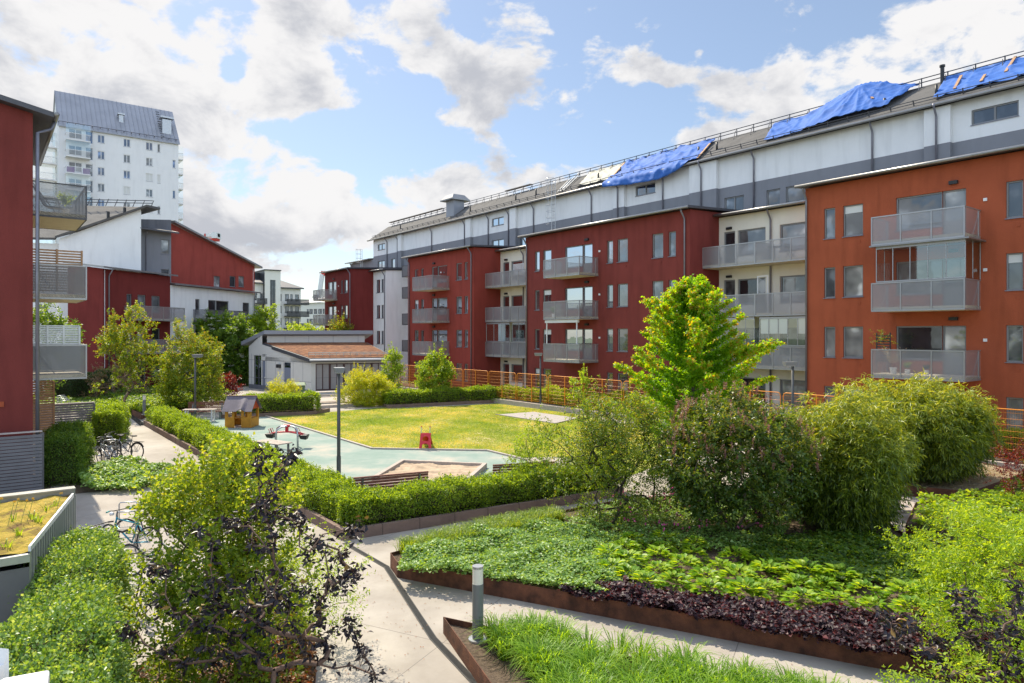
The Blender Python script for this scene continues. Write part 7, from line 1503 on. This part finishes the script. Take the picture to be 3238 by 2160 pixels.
# twin seesaw ------------------------------------------------------------------
def seesaw():
    Ys = 30.0; X = lambda px: at(px, Ys); e = empty('spring_seesaw', (X(905), Ys, 0), 'red rocking seesaw hung between two grey steel hoops', 'seesaw'); MR = mat('play_red', (.55, .012, .03), rough=.35)
    for dy in (-.28, .30):
        mb = MB(); xs = X(866 if dy > 0 else 878), X(934 if dy > 0 else 948); z = .93; mb.tube([(xs[0], Ys + dy, 0), (xs[0], Ys + dy, .55), (xs[0] + .05, Ys + dy * .9, .82), (xs[0] + .22, Ys + dy * .4, z), ((xs[0] + xs[1]) / 2, Ys, z + .03), (xs[1] - .22, Ys + dy * .4, z), (xs[1] - .05, Ys + dy * .9, .82), (xs[1], Ys + dy, .55), (xs[1], Ys + dy, 0)], .038, 10); mb.build('hoop', M_GALV, e, smooth=True)
    mb = MB(); xc = X(907); mb.tube([(xc - .17, Ys, .96), (xc + .17, Ys, .96)], .06, 12); mb.bar((xc, Ys, 1.0), (xc, Ys, .68), .12, .10); mb.build('hanger', MR, e, smooth=False)
    for dy, sg in ((-.12, 1), (.14, 1)):
        mb = MB(); mb.tube([(X(852), Ys + dy, .60), (X(870), Ys + dy, .68), (xc - .1, Ys + dy * .5, .70), (xc + .1, Ys + dy * .5, .70), (X(945), Ys + dy, .64), (X(962), Ys + dy, .56)], .03, 8); mb.build('beam', MR, e, smooth=True)
        for hx in (865, 940):
            h = MB(); x = X(hx) - (.06 if hx < 900 else -.06); h.tube([(x - .05, Ys + dy, .64), (x - .10, Ys + dy - .06, .84), (x - .03, Ys + dy - .07, .86), (x + .03, Ys + dy, .66)], .013, 6); h.build('handle', MR, e, smooth=True)
    for px, z in ((855, .56), (961, .50)):
        mb = MB(); x = X(px); sg = -1 if px < 900 else 1; mb.hexa([(x - .13, Ys - .16, z - .1), (x + .13, Ys - .16, z - .14 * 1), (x + .13, Ys + .16, z - .14), (x - .13, Ys + .16, z - .1), (x - .20, Ys - .2, z + .08), (x + .20, Ys - .2, z + .08), (x + .20, Ys + .2, z + .08), (x - .20, Ys + .2, z + .08)]); mb.build('seat', M_BLACK, e, bevel=.03)
seesaw()
def steps():
    Y = 29.4; x0, x1 = at(1325, Y), at(1363, Y); cx = (x0 + x1) / 2; e = empty('toy_steps', (cx, Y, 0), 'red plastic toy climbing steps with two pale posts on the lawn', 'toy'); MR = mat('plastic_red', (.62, .015, .03), rough=.35); mb = MB(); n = 12
    # an arched board with two rounded openings, leaning back
    def P(u, z): return (cx + u * (.27 - .06 * z / .8), Y + z * .28, z)
    t = .06
    rows = [(0, .06), (.06, .27), (.27, .37), (.37, .58), (.58, .70)]
    for z0, z1 in rows:
        solid = (z0, z1) in ((.27, .37), (.58, .70))
        if solid: mb.hexa([P(-1, z0), P(1, z0), tuple(np.array(P(1, z0)) + [0, t, 0]), tuple(np.array(P(-1, z0)) + [0, t, 0]), P(-1, z1), P(1, z1), tuple(np.array(P(1, z1)) + [0, t, 0]), tuple(np.array(P(-1, z1)) + [0, t, 0])])
        else:
            for a, b in ((-1, -.55), (.55, 1)): mb.hexa([P(a, z0), P(b, z0), tuple(np.array(P(b, z0)) + [0, t, 0]), tuple(np.array(P(a, z0)) + [0, t, 0]), P(a, z1), P(b, z1), tuple(np.array(P(b, z1)) + [0, t, 0]), tuple(np.array(P(a, z1)) + [0, t, 0])])
            if z0 > .01:   # rounded shoulders
                for a, b in ((-.55, -.25), (.25, .55)): mb.hexa([P(a, z1 - .07 if abs(a) > abs(b) else z1 - .015), P(b, z1 - .07 if abs(b) > abs(a) else z1 - .015), tuple(np.array(P(b, z1 - .03)) + [0, t, 0]), tuple(np.array(P(a, z1 - .03)) + [0, t, 0]), P(a, z1), P(b, z1), tuple(np.array(P(b, z1)) + [0, t, 0]), tuple(np.array(P(a, z1)) + [0, t, 0])])
    mb.build('ladder_board', MR, e)
    for z in (.30, .62): m = MB(); m.box(cx - .22, cx + .22, Y + z * .28 + .065, Y + z * .28 + .28, z, z + .03); m.build('step', MR, e)
    for u in (-.85, .85):
        m = MB(); p = P(u, .7); m.tube([p, (p[0], p[1] + .04, .95)], .025, 8); po = m.build('post', mat('plastic_cream', (.55, .60, .30), rough=.4), e); m = MB(); m.tube([(p[0], p[1] + .04, .95), (p[0], p[1] + .04, 1.0)], [.03, .018], 8); m.build('knob', MR, po)
    m = MB(); m.hexa([(cx - .2, Y + .45, .5), (cx + .2, Y + .45, .5), (cx + .2, Y + 1.2, .03), (cx - .2, Y + 1.2, .03), (cx - .2, Y + .45, .53), (cx + .2, Y + .45, .53), (cx + .2, Y + 1.2, .06), (cx - .2, Y + 1.2, .06)]); m.build('slide', MR, e)
steps()
# picnic tables -------------------------------------------------------------------
def picnic(label, a, b, z0, w_=.75):
    a, b = Vector(a), Vector(b); d = (b - a).normalized(); L_ = (b - a).length; n = Vector((-d.y, d.x)); e = empty('picnic_table', (*((a + b) / 2), z0), label, 'table'); P = lambda u, v, z: (a.x + d.x * u + n.x * v, a.y + d.y * u + n.y * v, z0 + z)
    mb = MB(); mb.bar(P(0, 0, .74), P(L_, 0, .74), w_, .045); mb.build('table_top', M_WOODG, e)
    for s in (-1, 1): mb = MB(); mb.bar(P(0, s * .68, .45), P(L_, s * .68, .45), .25, .04); mb.build('seat', M_WOODG, e)
    for k in (.18, .82):
        mb = MB(); mb.tube([P(L_ * k, -.75, .42), P(L_ * k, -.80, .10), P(L_ * k, -.72, .03), P(L_ * k, -.45, .03), P(L_ * k, -.25, .70)], .025, 6); mb.tube([P(L_ * k, .75, .42), P(L_ * k, .80, .10), P(L_ * k, .72, .03), P(L_ * k, .45, .03), P(L_ * k, .25, .70)], .025, 6); mb.bar(P(L_ * k, -.8, .42), P(L_ * k, .8, .42), .04, .04); mb.build('leg_frame', M_GALV, e, smooth=False)
    return e
pa, pb = gp(958, 1277, .18), gp(1100, 1271, .18); picnic('long picnic table with tubular legs on the pale deck by the pavilion', (pa[0], pa[1] + .3), (pb[0], pb[1] + .5), .18)
picnic('picnic bench end showing right of the near bamboo', (9.35, 19.6), (10.95, 19.2), .06)
# bins --------------------------------------------------------------------------------
def bin_(label, x, y, z0, s, h, lid, body, rz=0):
    e = empty('waste_bin', (x, y, z0), label, 'bin', rz=rz, local=True); w_, d_ = s; mb = MB(); mb.hexa([(-w_ * .4, -d_ * .4, 0), (w_ * .4, -d_ * .4, 0), (w_ * .4, d_ * .4, 0), (-w_ * .4, d_ * .4, 0), (-w_ * .48, -d_ * .48, h * .82), (w_ * .48, -d_ * .48, h * .82), (w_ * .48, d_ * .48, h * .82), (-w_ * .48, d_ * .48, h * .82)]); mb.build('body', body, e)
    mb = MB(); mb.hexa([(-w_ * .54, -d_ * .56, h * .83), (w_ * .54, -d_ * .56, h * .83), (w_ * .54, d_ * .54, h * .83), (-w_ * .54, d_ * .54, h * .83), (-w_ * .46, -d_ * .4, h * .90), (w_ * .46, -d_ * .4, h * .90), (w_ * .46, d_ * .46, h), (-w_ * .46, d_ * .46, h)]); mb.build('lid', lid, e, bevel=.02); return e
MG = mat('bin_green', (.085, .15, .07), rough=.6, var=.15); MG2 = mat('bin_dark_green', (.012, .045, .035), rough=.35)
x, y = gp(938, 1256); bin_('green wheeled container by the pavilion corner', x, y, 0, (1.35, 1.0), 1.15, MG, MG, .3)
bin_('dark green bin half hidden under the lilac', 5.0, 19.1, .2, (.95, .8), 1.0, MG2, MG2, .3)

# grey slat fences ------------------------------------------------------------------------
def slat_fence(label, a, b, h, z0=0.0, step=.105, m=None):
    a, b = Vector(a), Vector(b); e = empty('slat_fence', (*a, z0), label, 'fence'); mb = MB(); z = z0 + .08; d = (b - a).normalized(); n = Vector((-d.y, d.x)); n = n if n.y < 0 else -n
    while z < z0 + h - .05: mb.bar((*(a + n * .02), z), (*(b + n * .02), z), .022, step - .018); z += step
    mb.build('slats', m or M_SLATG, e); L_ = (b - a).length; k = 0
    while k <= L_ + .01: p = a + d * min(k, L_ - .04); mb = MB(); mb.bar((*(p - n * .035), z0), (*(p - n * .035), z0 + h - .05), .07, .07); mb.build('post', m or M_SLATG, e); k += 1.8
    mb = MB(); mb.bar((*a, z0 + h), (*b, z0 + h), .13, .04); mb.build('cap_rail', mat('fence_cap', (.42, .37, .34), rough=.6, var=.12), e); return e
slat_fence('nearer grey slatted fence at the left edge below the red wall', (-15.0, 21.8), (-19.4, 18.4), 1.9)
slat_fence('second grey slatted fence further along, behind the rounded hedge', (-18.85, 30.8), (-22.1, 28.3), 1.92)

# orange wire fence -----------------------------------------------------------------------
def wire_panel():
    e = empty('fence_panel', (0, 0, 0), '', 'fence panel', 'orange wire fence panels along the houses', local=True); W, H_, r = 3.27, 1.92, .019; c = .14
    mb = MB(); pts = [(.03, 0, .0), (.03, 0, H_ - c), (.03 + c * .3, 0, H_ - c * .3), (.03 + c, 0, H_), (W - c - .03, 0, H_), (W - .03 - c * .3, 0, H_ - c * .3), (W - .03, 0, H_ - c), (W - .03, 0, 0)]; mb.tube(pts, r, 8); mb.tube([(.03, 0, .12), (W - .03, 0, .12)], r * .8, 6); mb.build('frame', M_YELP, e, smooth=True)
    mb = MB(); mb.bar((W / 2, 0, 0), (W / 2, 0, H_), .045, .03); mb.build('middle_post', M_YELP, e)
    mb = MB(); x = .08
    while x < W - .06: mb.tube([(x, 0, .13), (x, 0, H_ - .01)], .0024, 3, caps=False); x += .052
    for i in range(8): z = .12 + (H_ - .14) * (i + .5) / 8; mb.tube([(.04, -.008, z), (W - .04, -.008, z)], .006, 4, caps=False)
    mb.build('wire_mesh', M_YELP, e); return e
wp = wire_panel(); cm_ = childmap_of(wp); k = -4
wrds = {-4: 'orange wire fence panel cut off by the right edge of the photo', -3: 'orange wire fence panel nearest the camera after the cut-off one', -2: 'orange wire fence panel behind the far bamboo', -1: 'orange wire fence panel in front of the left windows of the orange house', 0: 'orange wire fence panel beside the lamp post at the cream bay', 1: 'orange wire fence panel hidden behind the golden tree, right half', 2: 'orange wire fence panel hidden behind the golden tree, left half', 3: 'orange wire fence panel just left of the golden tree', 4: 'orange wire fence panel below the double windows of the long red house',
        5: 'orange wire fence panel right of the slim lamp post', 6: 'orange wire fence panel left of the slim lamp post', 7: 'orange wire fence panel before the narrow cream bay', 8: 'orange wire fence panel at the right half of the warm red house', 9: 'orange wire fence panel right behind the round green shrub', 10: 'orange wire fence panel left of the round green shrub', 11: 'orange wire fence panel at the far end beside the pavilion'}
ang = math.atan2(U.y, U.x)
for k in range(-4, 12):
    o = wp if k == -4 else copy_tree(wp, cm_); p = FM.pt(13.3 + 3.35 * (k - 4) + .03, -2.3, .33); o.location = p; o.rotation_euler = (0, 0, ang); o['label'] = wrds[k]

# bicycles --------------------------------------------------------------------------------
def bicycle(label, loc, heading, frame_m, seed=0, lean=.10, steer=.25, basket=False, rear_rack=False, kid=False, group=None):
    e = empty('bicycle', (*loc, 0), label, 'bicycle', group, local=True); s = .72 if kid else 1.0; e.rotation_euler = (lean, 0, heading); e.scale = (s, s, s); Rw = .34; fx, rx = .54, -.52
    def wheel(x, ang_=0):
        ax = (math.sin(ang_), math.cos(ang_), 0); c = (x, 0, Rw); mb = MB(); mb.ring(c, ax, Rw - .018, .019, 30, 6); w_ = mb.build('wheel', mat('tyre', (.012, .012, .013), rough=.8), e, smooth=True); mb = MB(); mb.ring(c, ax, Rw - .045, .009, 30, 5)
        for i in range(16): q = 6.283 * i / 16; v = Vector((math.cos(ang_) * math.cos(q), -math.sin(ang_) * math.cos(q), math.sin(q))); mb.tube([Vector(c), Vector(c) + v * (Rw - .05)], .0018, 3, caps=False)
        mb.tube([Vector(c) - Vector(ax) * .05, Vector(c) + Vector(ax) * .05], .022, 8); mb.build('rim', M_GALV, w_); return w_
    wheel(rx); wheel(fx, steer); mb = MB(); T = lambda a, b, r: mb.tube([a, b], r, 7)
    bb, st, sb, ht, hb = (-.07, 0, .29), (-.22, 0, .80), (-.21, 0, .72), (.36, 0, .80), (.40, 0, .66)
    T(bb, st, .016); T(bb, hb, .019); T(sb, ht, .016); T((ht[0] - .01, 0, .84), hb, .02); T(bb, (rx, .05, Rw), .01); T(bb, (rx, -.05, Rw), .01); T(sb, (rx, .05, Rw), .008); T(sb, (rx, -.05, Rw), .008); mb.build('frame', frame_m, e, smooth=True)
    mb = MB(); cs, sn = math.cos(steer), math.sin(steer)
    for d in (-.055, .055): mb.tube([(hb[0] - sn * 0, d * cs, .64), (fx + d * sn, d * cs, Rw)], .012, 6)
    mb.build('fork', frame_m if seed % 2 else M_BLACK, e, smooth=True)
    mb = MB(); mb.tube([(.35, 0, .83), (.36, 0, .97)], .013, 6); hpts = [(.30 - sn * .30 * 1, -.30, .99), (.34 - sn * .2, -.2, 1.0), (.40, -.06, .98), (.40, .06, .98), (.34 + sn * .2, .2, 1.0), (.30 + sn * .3, .30, .99)]; mb.tube(hpts, .012, 6); hbr = mb.build('handlebar', M_BLACK, e, smooth=True)
    mb = MB(); 
    for a, b in ((0, 1), (5, 4)): mb.tube([hpts[a], tuple((Vector(hpts[a]) + (Vector(hpts[b]) - Vector(hpts[a])) * .9))], .018, 7)
    mb.build('grip', mat('grip_teal', (.02, .30, .28), rough=.5) if seed == 7 else M_BLACK, hbr)
    mb = MB(); mb.tube([st, (-.245, 0, .92)], .012, 6); mb.hexa([(-.40, -.075, .91), (-.18, -.03, .915), (-.18, .03, .915), (-.40, .075, .91), (-.41, -.08, .96), (-.10, -.018, .955), (-.10, .018, .955), (-.41, .08, .96)]); mb.build('saddle', M_BLACK, e, bevel=.015)
    mb = MB(); mb.ring((-.07, .05, .29), (0, 1, 0), .085, .006, 18, 4); mb.bar((-.07, .07, .29), (.08, .07, .22), .015, .02); mb.bar((-.07, -.07, .29), (-.22, -.07, .36), .015, .02); mb.box(.05, .12, .06, .16, .20, .225); mb.box(-.25, -.18, -.16, -.06, .35, .375); mb.build('crank', M_GALV, e)
    if rear_rack:
        mb = MB()
        for y in (-.06, .06): mb.tube([(-.28, y, .72), (-.80, y, .72)], .007, 5); mb.tube([(-.70, y, .72), (rx, y, Rw)], .006, 5)
        for x in (-.35, -.5, -.65, -.8): mb.tube([(x, -.06, .72), (x, .06, .72)], .006, 4)
        mb.build('rack', M_BLACK, e)
        mb = MB(); P = []
        for i in range(10): q = .3 + 2.3 * i / 9; P.append((rx + math.cos(q) * (Rw + .02), 0, Rw + math.sin(q) * (Rw + .02)))
        mb.tube(P, .02, 5); mb.build('mudguard', M_BLACK, e)
    if basket: mb = MB(); mb.ring((.62, 0, .88), (0, 0, 1), .15, .008, 16, 4); mb.ring((.62, 0, .76), (0, 0, 1), .13, .006, 16, 4); [mb.tube([(.62 + math.cos(a) * .15, math.sin(a) * .15, .88), (.62 + math.cos(a) * .12, math.sin(a) * .12, .66)], .003, 3) for a in np.linspace(0, 6, 14)]; mb.build('basket', M_BLACK, e)
    if seed in (1, 7, 8): mb = MB(); mb.tube([(.46, 0, .90), (.52, 0, .90)], [.035, .05], 10); mb.build('headlamp', M_WFRAME if seed != 1 else M_BLACK, e)
    return e
BM = lambda n, c: mat('bike_' + n, c, rough=.3, metal=.3)
def gxy(px, py): return gp(px, py)
bicycle('black city bicycle with rear rack, leftmost in the row by the second grey fence', gxy(302, 1458), R(20), BM('black', (.03, .03, .032)), 1, .08, .6, rear_rack=True)
bicycle('silver framed bicycle in front of the black city bicycle', gxy(345, 1472), R(155), BM('silver', (.42, .44, .46)), 2, -.10, .3)
bicycle('small blue child bicycle with orange details among the parked bicycles', gxy(352, 1470), R(150), BM('blue', (.03, .10, .26)), 3, .1, .3, kid=True)
bicycle('white and dark bicycle in the middle of the upper bicycle row', gxy(370, 1448), R(160), BM('white', (.5, .5, .5)), 4, -.08, -.3)
bicycle('dark bicycle with a rack at the path end of the upper bicycle row', gxy(400, 1452), R(162), BM('dark', (.02, .02, .025)), 5, .06, .2, rear_rack=True)
bicycle('bicycle leaning by the reddish shrub near the pavilion', gxy(708, 1252), R(35), BM('dark', (.02, .02, .025)), 6, .05, .2)
bicycle('turquoise bicycle with teal grips behind the tall foreground shrub', (-8.65, 15.4), R(168), BM('teal', (.015, .22, .30)), 7, .07, .25, rear_rack=False)
bicycle('black mountain bicycle with a round white lamp next to the shed', (-8.35, 14.25), R(163), BM('black', (.03, .03, .032)), 8, -.05, .25)
bicycle('third black bicycle, nearest the pale hedge at lower left', (-6.75, 12.15), R(150), BM('black', (.03, .03, .032)), 9, .05, .3)
bicycle('dark blue bicycle behind the turquoise one, saddle towards the path', (-8.5, 15.95), R(-8), BM('navy', (.015, .02, .10)), 10, .04, .2)
def rack(label, x, y, h=.9, ang_=.6, group='bicycle stands'):
    e = empty('bicycle_stand', (x, y, 0), label, 'bicycle stand', group); mb = MB(); d = Vector((math.cos(ang_), math.sin(ang_))) * .2; c = .04; a, b = Vector((x, y)) - d, Vector((x, y)) + d
    mb.tube([(*a, 0), (*a, h - c), (*(a + d * .15), h), (*(b - d * .15), h), (*b, h - c), (*b, 0)], .016, 7); mb.build('hoop', M_GALV, e, smooth=True); mb = MB(); mb.bar((*a, .3), (*b, .3), .02, .02); mb.build('crossbar', M_GALV, e); return e
for (px, pyt, lb) in ((337, 1381, 'thin steel bicycle stand behind the parked bicycles, left of two'), (346, 1391, 'thin steel bicycle stand behind the parked bicycles, right of two')):
    Y = 4.1 * F / (pyt - HY); rack(lb, at(px, Y), Y, .9, .6)
for (px, pyt, lb) in ((405, 1588, 'taller bicycle stand left of the tall foreground shrub'), (398, 1618, 'bicycle stand just in front of the taller one at the foreground shrub'), (352, 1792, 'bicycle stand beside the third black bicycle')):
    Y = 4.1 * F / (pyt - HY); rack(lb, at(px, Y), Y, .9, .2)
for i, px in enumerate((193, 198, 203, 208)):
    Y = 33.5 - i * .5; rack('short steel bicycle stand behind the second grey fence, %s from the left' % ORD[i], at(px, Y), Y, zat(1251 + i * 5, Y), 1.2)

# things on balconies -----------------------------------------------------------------------
def pot_plant(label, loc, h, m, s=.18, leaf=(.12, .035), seed=1, n=14):
    r = np.random.default_rng(seed); e = empty('potted_plant', loc, label, 'potted plant'); x, y, z = loc; mb = MB(); mb.tube([(x, y, z), (x, y, z + s * 1.5)], [s * .6, s * .8], 12); mb.build('pot', M_WFRAME, e)
    S = np.tile(np.array([x, y, z + s * 1.5]), (n, 1)); T = rv(n, r) * [.5, .5, .3] + [0, 0, 1]; P, D, Nn = twigs(S, T, (h - s * 1.5) * r.uniform(.6, 1, n), 12, .1, 1.0, r, start=.3); leaf_mesh('leaves', P, D, Nn, leaf[0], leaf[1], m, e, r=r); return e
def fold_chair(label, loc, rz, m, s=1.0):
    e = empty('chair', loc, label, 'chair', rz=rz, local=True); e.scale = (s, s, s); mb = MB(); mb.box(-.2, .2, -.2, .2, .43, .46); mb.build('seat', m, e); mb = MB()
    for z in (.58, .68, .78): mb.box(-.2, .2, .19 + (z - .46) * .12, .215 + (z - .46) * .12, z, z + .06)
    mb.build('backrest', m, e)
    for x in (-.19, .19): mb = MB(); mb.bar((x, -.2, 0), (x, .18, .44), .025, .025); mb.bar((x, .22, 0), (x, -.16, .44), .025, .025); mb.bar((x, .17, .42), (x, .25, .86), .025, .025); mb.build('leg', m, e)
    return e
def small_table(label, loc, m, h=.72, r_=.35):
    e = empty('balcony_table', loc, label, 'table'); x, y, z = loc; mb = MB(); mb.cyl(x, y, z + h, z + h + .03, r_, 18); mb.build('table_top', m, e); mb = MB(); mb.cyl(x, y, z, z + h, .03, 8); mb.cyl(x, y, z, z + .03, r_ * .6, 14); mb.build('pedestal', m, e); return e
q = lambda px, s, z: FM.pt(FM.t(px, s), s, z)
D0_, D1_, D2_ = [z + .172 for z in DECK]
pot_plant('pale potted plant with long leaves on the lowest balcony of the orange house', q(2825, -1.2, D0_), 1.35, leafmat('leaf_dusty', [(.20, .18, .15), (.32, .26, .20)], .3), seed=1)
pot_plant('low white pot with green plant at the middle of the lowest orange balcony', q(2870, -1.2, D0_), .55, L_GREEN, .14, (.07, .05), 2); pot_plant('second white pot right of the middle on the lowest orange balcony', q(2930, -1.2, D0_), .45, L_DKG, .13, (.06, .05), 3)
e = empty('trellis', q(2793, -.9, D0_), 'dark slatted trellis with a climbing plant on the lowest orange balcony', 'trellis'); mb = MB(); t = FM.t(2793, -.9)
for i in range(10): FM.box(mb, t - .3, t + .3, -.92, -.90, D0_ + .5 + i * .12, D0_ + .56 + i * .12)
mb.build('slats', M_DFRAME, e); mb = MB(); [FM.box(mb, t + k, t + k + .04, -.9, -.86, D0_, D0_ + 1.75) for k in (-.3, .26)]; mb.build('frame', M_DFRAME, e)
r_ = np.random.default_rng(5); c = q(2793, -.95, D0_ + 1.6); S = np.array(c) + r_.normal(size=(40, 3)) * [.25, .25, .2]; P, D, Nn = twigs(S, rv(40, r_), .25, 8, .1, 1, r_); leaf_mesh('foliage', P, D, Nn, .06, .035, L_AMEL, e, r=r_)
small_table('white round table on the lowest balcony of the cream bay', q(2525, 1.9, D0_), M_WFRAME)
fold_chair('white folding chair on the lowest cream bay balcony, left one', q(2455, 1.9, D0_), .5, M_WFRAME); fold_chair('white folding chair on the lowest cream bay balcony, beside the table', q(2490, 1.9, D0_), .9, M_WFRAME)
small_table('dark table on the top balcony of the cream bay', q(2450, 1.9, D2_), M_DFRAME); fold_chair('dark chair on the top balcony of the cream bay, right half', q(2500, 1.9, D2_), .5, M_DFRAME); fold_chair('dark chair on the top balcony of the cream bay, left half', q(2270, 1.9, D2_), 2.5, M_DFRAME)
e = empty('trellis', q(2412, 1.5, D1_), 'white diamond trellis standing on the middle balcony of the cream bay', 'trellis'); mb = MB(); t = FM.t(2412, 1.5)
for i in range(7): z = D1_ + .9 + i * .1; mb.bar(FM.pt(t - .3, 1.5, z), FM.pt(t + .3, 1.5, z + .45), .015, .015); mb.bar(FM.pt(t + .3, 1.5, z), FM.pt(t - .3, 1.5, z + .45), .015, .015)
mb.build('lattice', M_WFRAME, e); mb = MB(); [FM.box(mb, t + k, t + k + .04, 1.48, 1.52, D1_, D1_ + 2.0) for k in (-.33, .29)]; FM.box(mb, t - .33, t + .33, 1.48, 1.52, D1_ + 1.98, D1_ + 2.02); mb.build('frame', M_WFRAME, e)
fold_chair('pale chair on the middle balcony of the long dark red house', q(1770, -.9, D1_), .5, M_BEIGE); fold_chair('black chair at the right end of the same middle red balcony', q(1850, -.8, D1_), 1.5, M_BLACK)
pot_plant('potted plant on the middle balcony of the long dark red house', q(1750, -1.1, D1_), .8, L_GREEN, .16, (.08, .05), 6)
e = empty('slat_screen', q(1640, 1.5, D2_), 'white slatted screen above the top rail of the narrow cream bay', 'screen'); mb = MB(); t = FM.t(1640, 1.5)
for i in range(10): FM.box(mb, t - .7, t + .7, 1.48, 1.5, D2_ + .7 + i * .09, D2_ + .75 + i * .09)
mb.build('slats', M_WFRAME, e)
q2 = lambda px, s, z: FL.pt(FL.t(px, s), s, z)
fold_chair('white chair on the balcony of the low white house', q2(735, -.8, 3.3 + 3.02), .3, M_WFRAME); fold_chair('dark chair on the balcony of the low white house', q2(710, -.8, 3.3 + 3.02), .3, M_BLACK)
e = empty('exercise_ball', q2(672, -.8, 6.32), 'bright green ball on the balcony of the low white house', 'ball'); mb = MB(); x, y, z = q2(672, -.8, 6.32)
rings = [(x, y, z + .33 + .33 * math.sin(a)) for a in np.linspace(-1.5, 1.5, 9)]; mb.tube(rings, [.33 * max(.08, math.cos(a)) for a in np.linspace(-1.5, 1.5, 9)], 14); mb.build('ball', mat('ball_green', (.05, .42, .04), rough=.4), e, smooth=True)
pot_plant('leafy potted plant on the top left balcony beside the reclining chair', FA.pt(2.4, -1.1, 9.29), .9, L_HEDGE, .14, (.09, .06), 9, 20)
# own balcony: white furniture corners at the very bottom left
e = empty('white_table', (-1.75, 2.3, 3.0), 'blurred white tabletop corner at the bottom left edge', 'table'); mb = MB(); zt = 3.80; c4 = [gp(157, 2116, zt), gp(12, 2142, zt), gp(-250, 2300, zt), gp(120, 2420, zt)]; mb.prism(ccw(c4), zt - .05, zt); mb.build('table_top', M_WFRAME, e, bevel=.008)
mb = MB(); x, y = gp(60, 2250, zt); mb.cyl(x, y, 2.9, zt - .05, .03, 8); mb.build('leg', M_WFRAME, e)
e = empty('white_chair', (-2.0, 2.5, 3.0), 'blurred white chair back corner at the left edge above the white tabletop', 'chair'); mb = MB(); c4 = [gp(29, 2060, 3.85), gp(14, 2148, 3.75), gp(-160, 2200, 3.75), gp(-140, 2040, 3.85)]
mb.hexa([(*c4[1], 3.2), (*c4[2], 3.2), (*c4[3], 3.2), (*c4[0], 3.2), (*c4[1], 3.80), (*c4[2], 3.80), (*c4[3], 3.86), (*c4[0], 3.86)]); mb.build('backrest', M_WFRAME, e, bevel=.008)
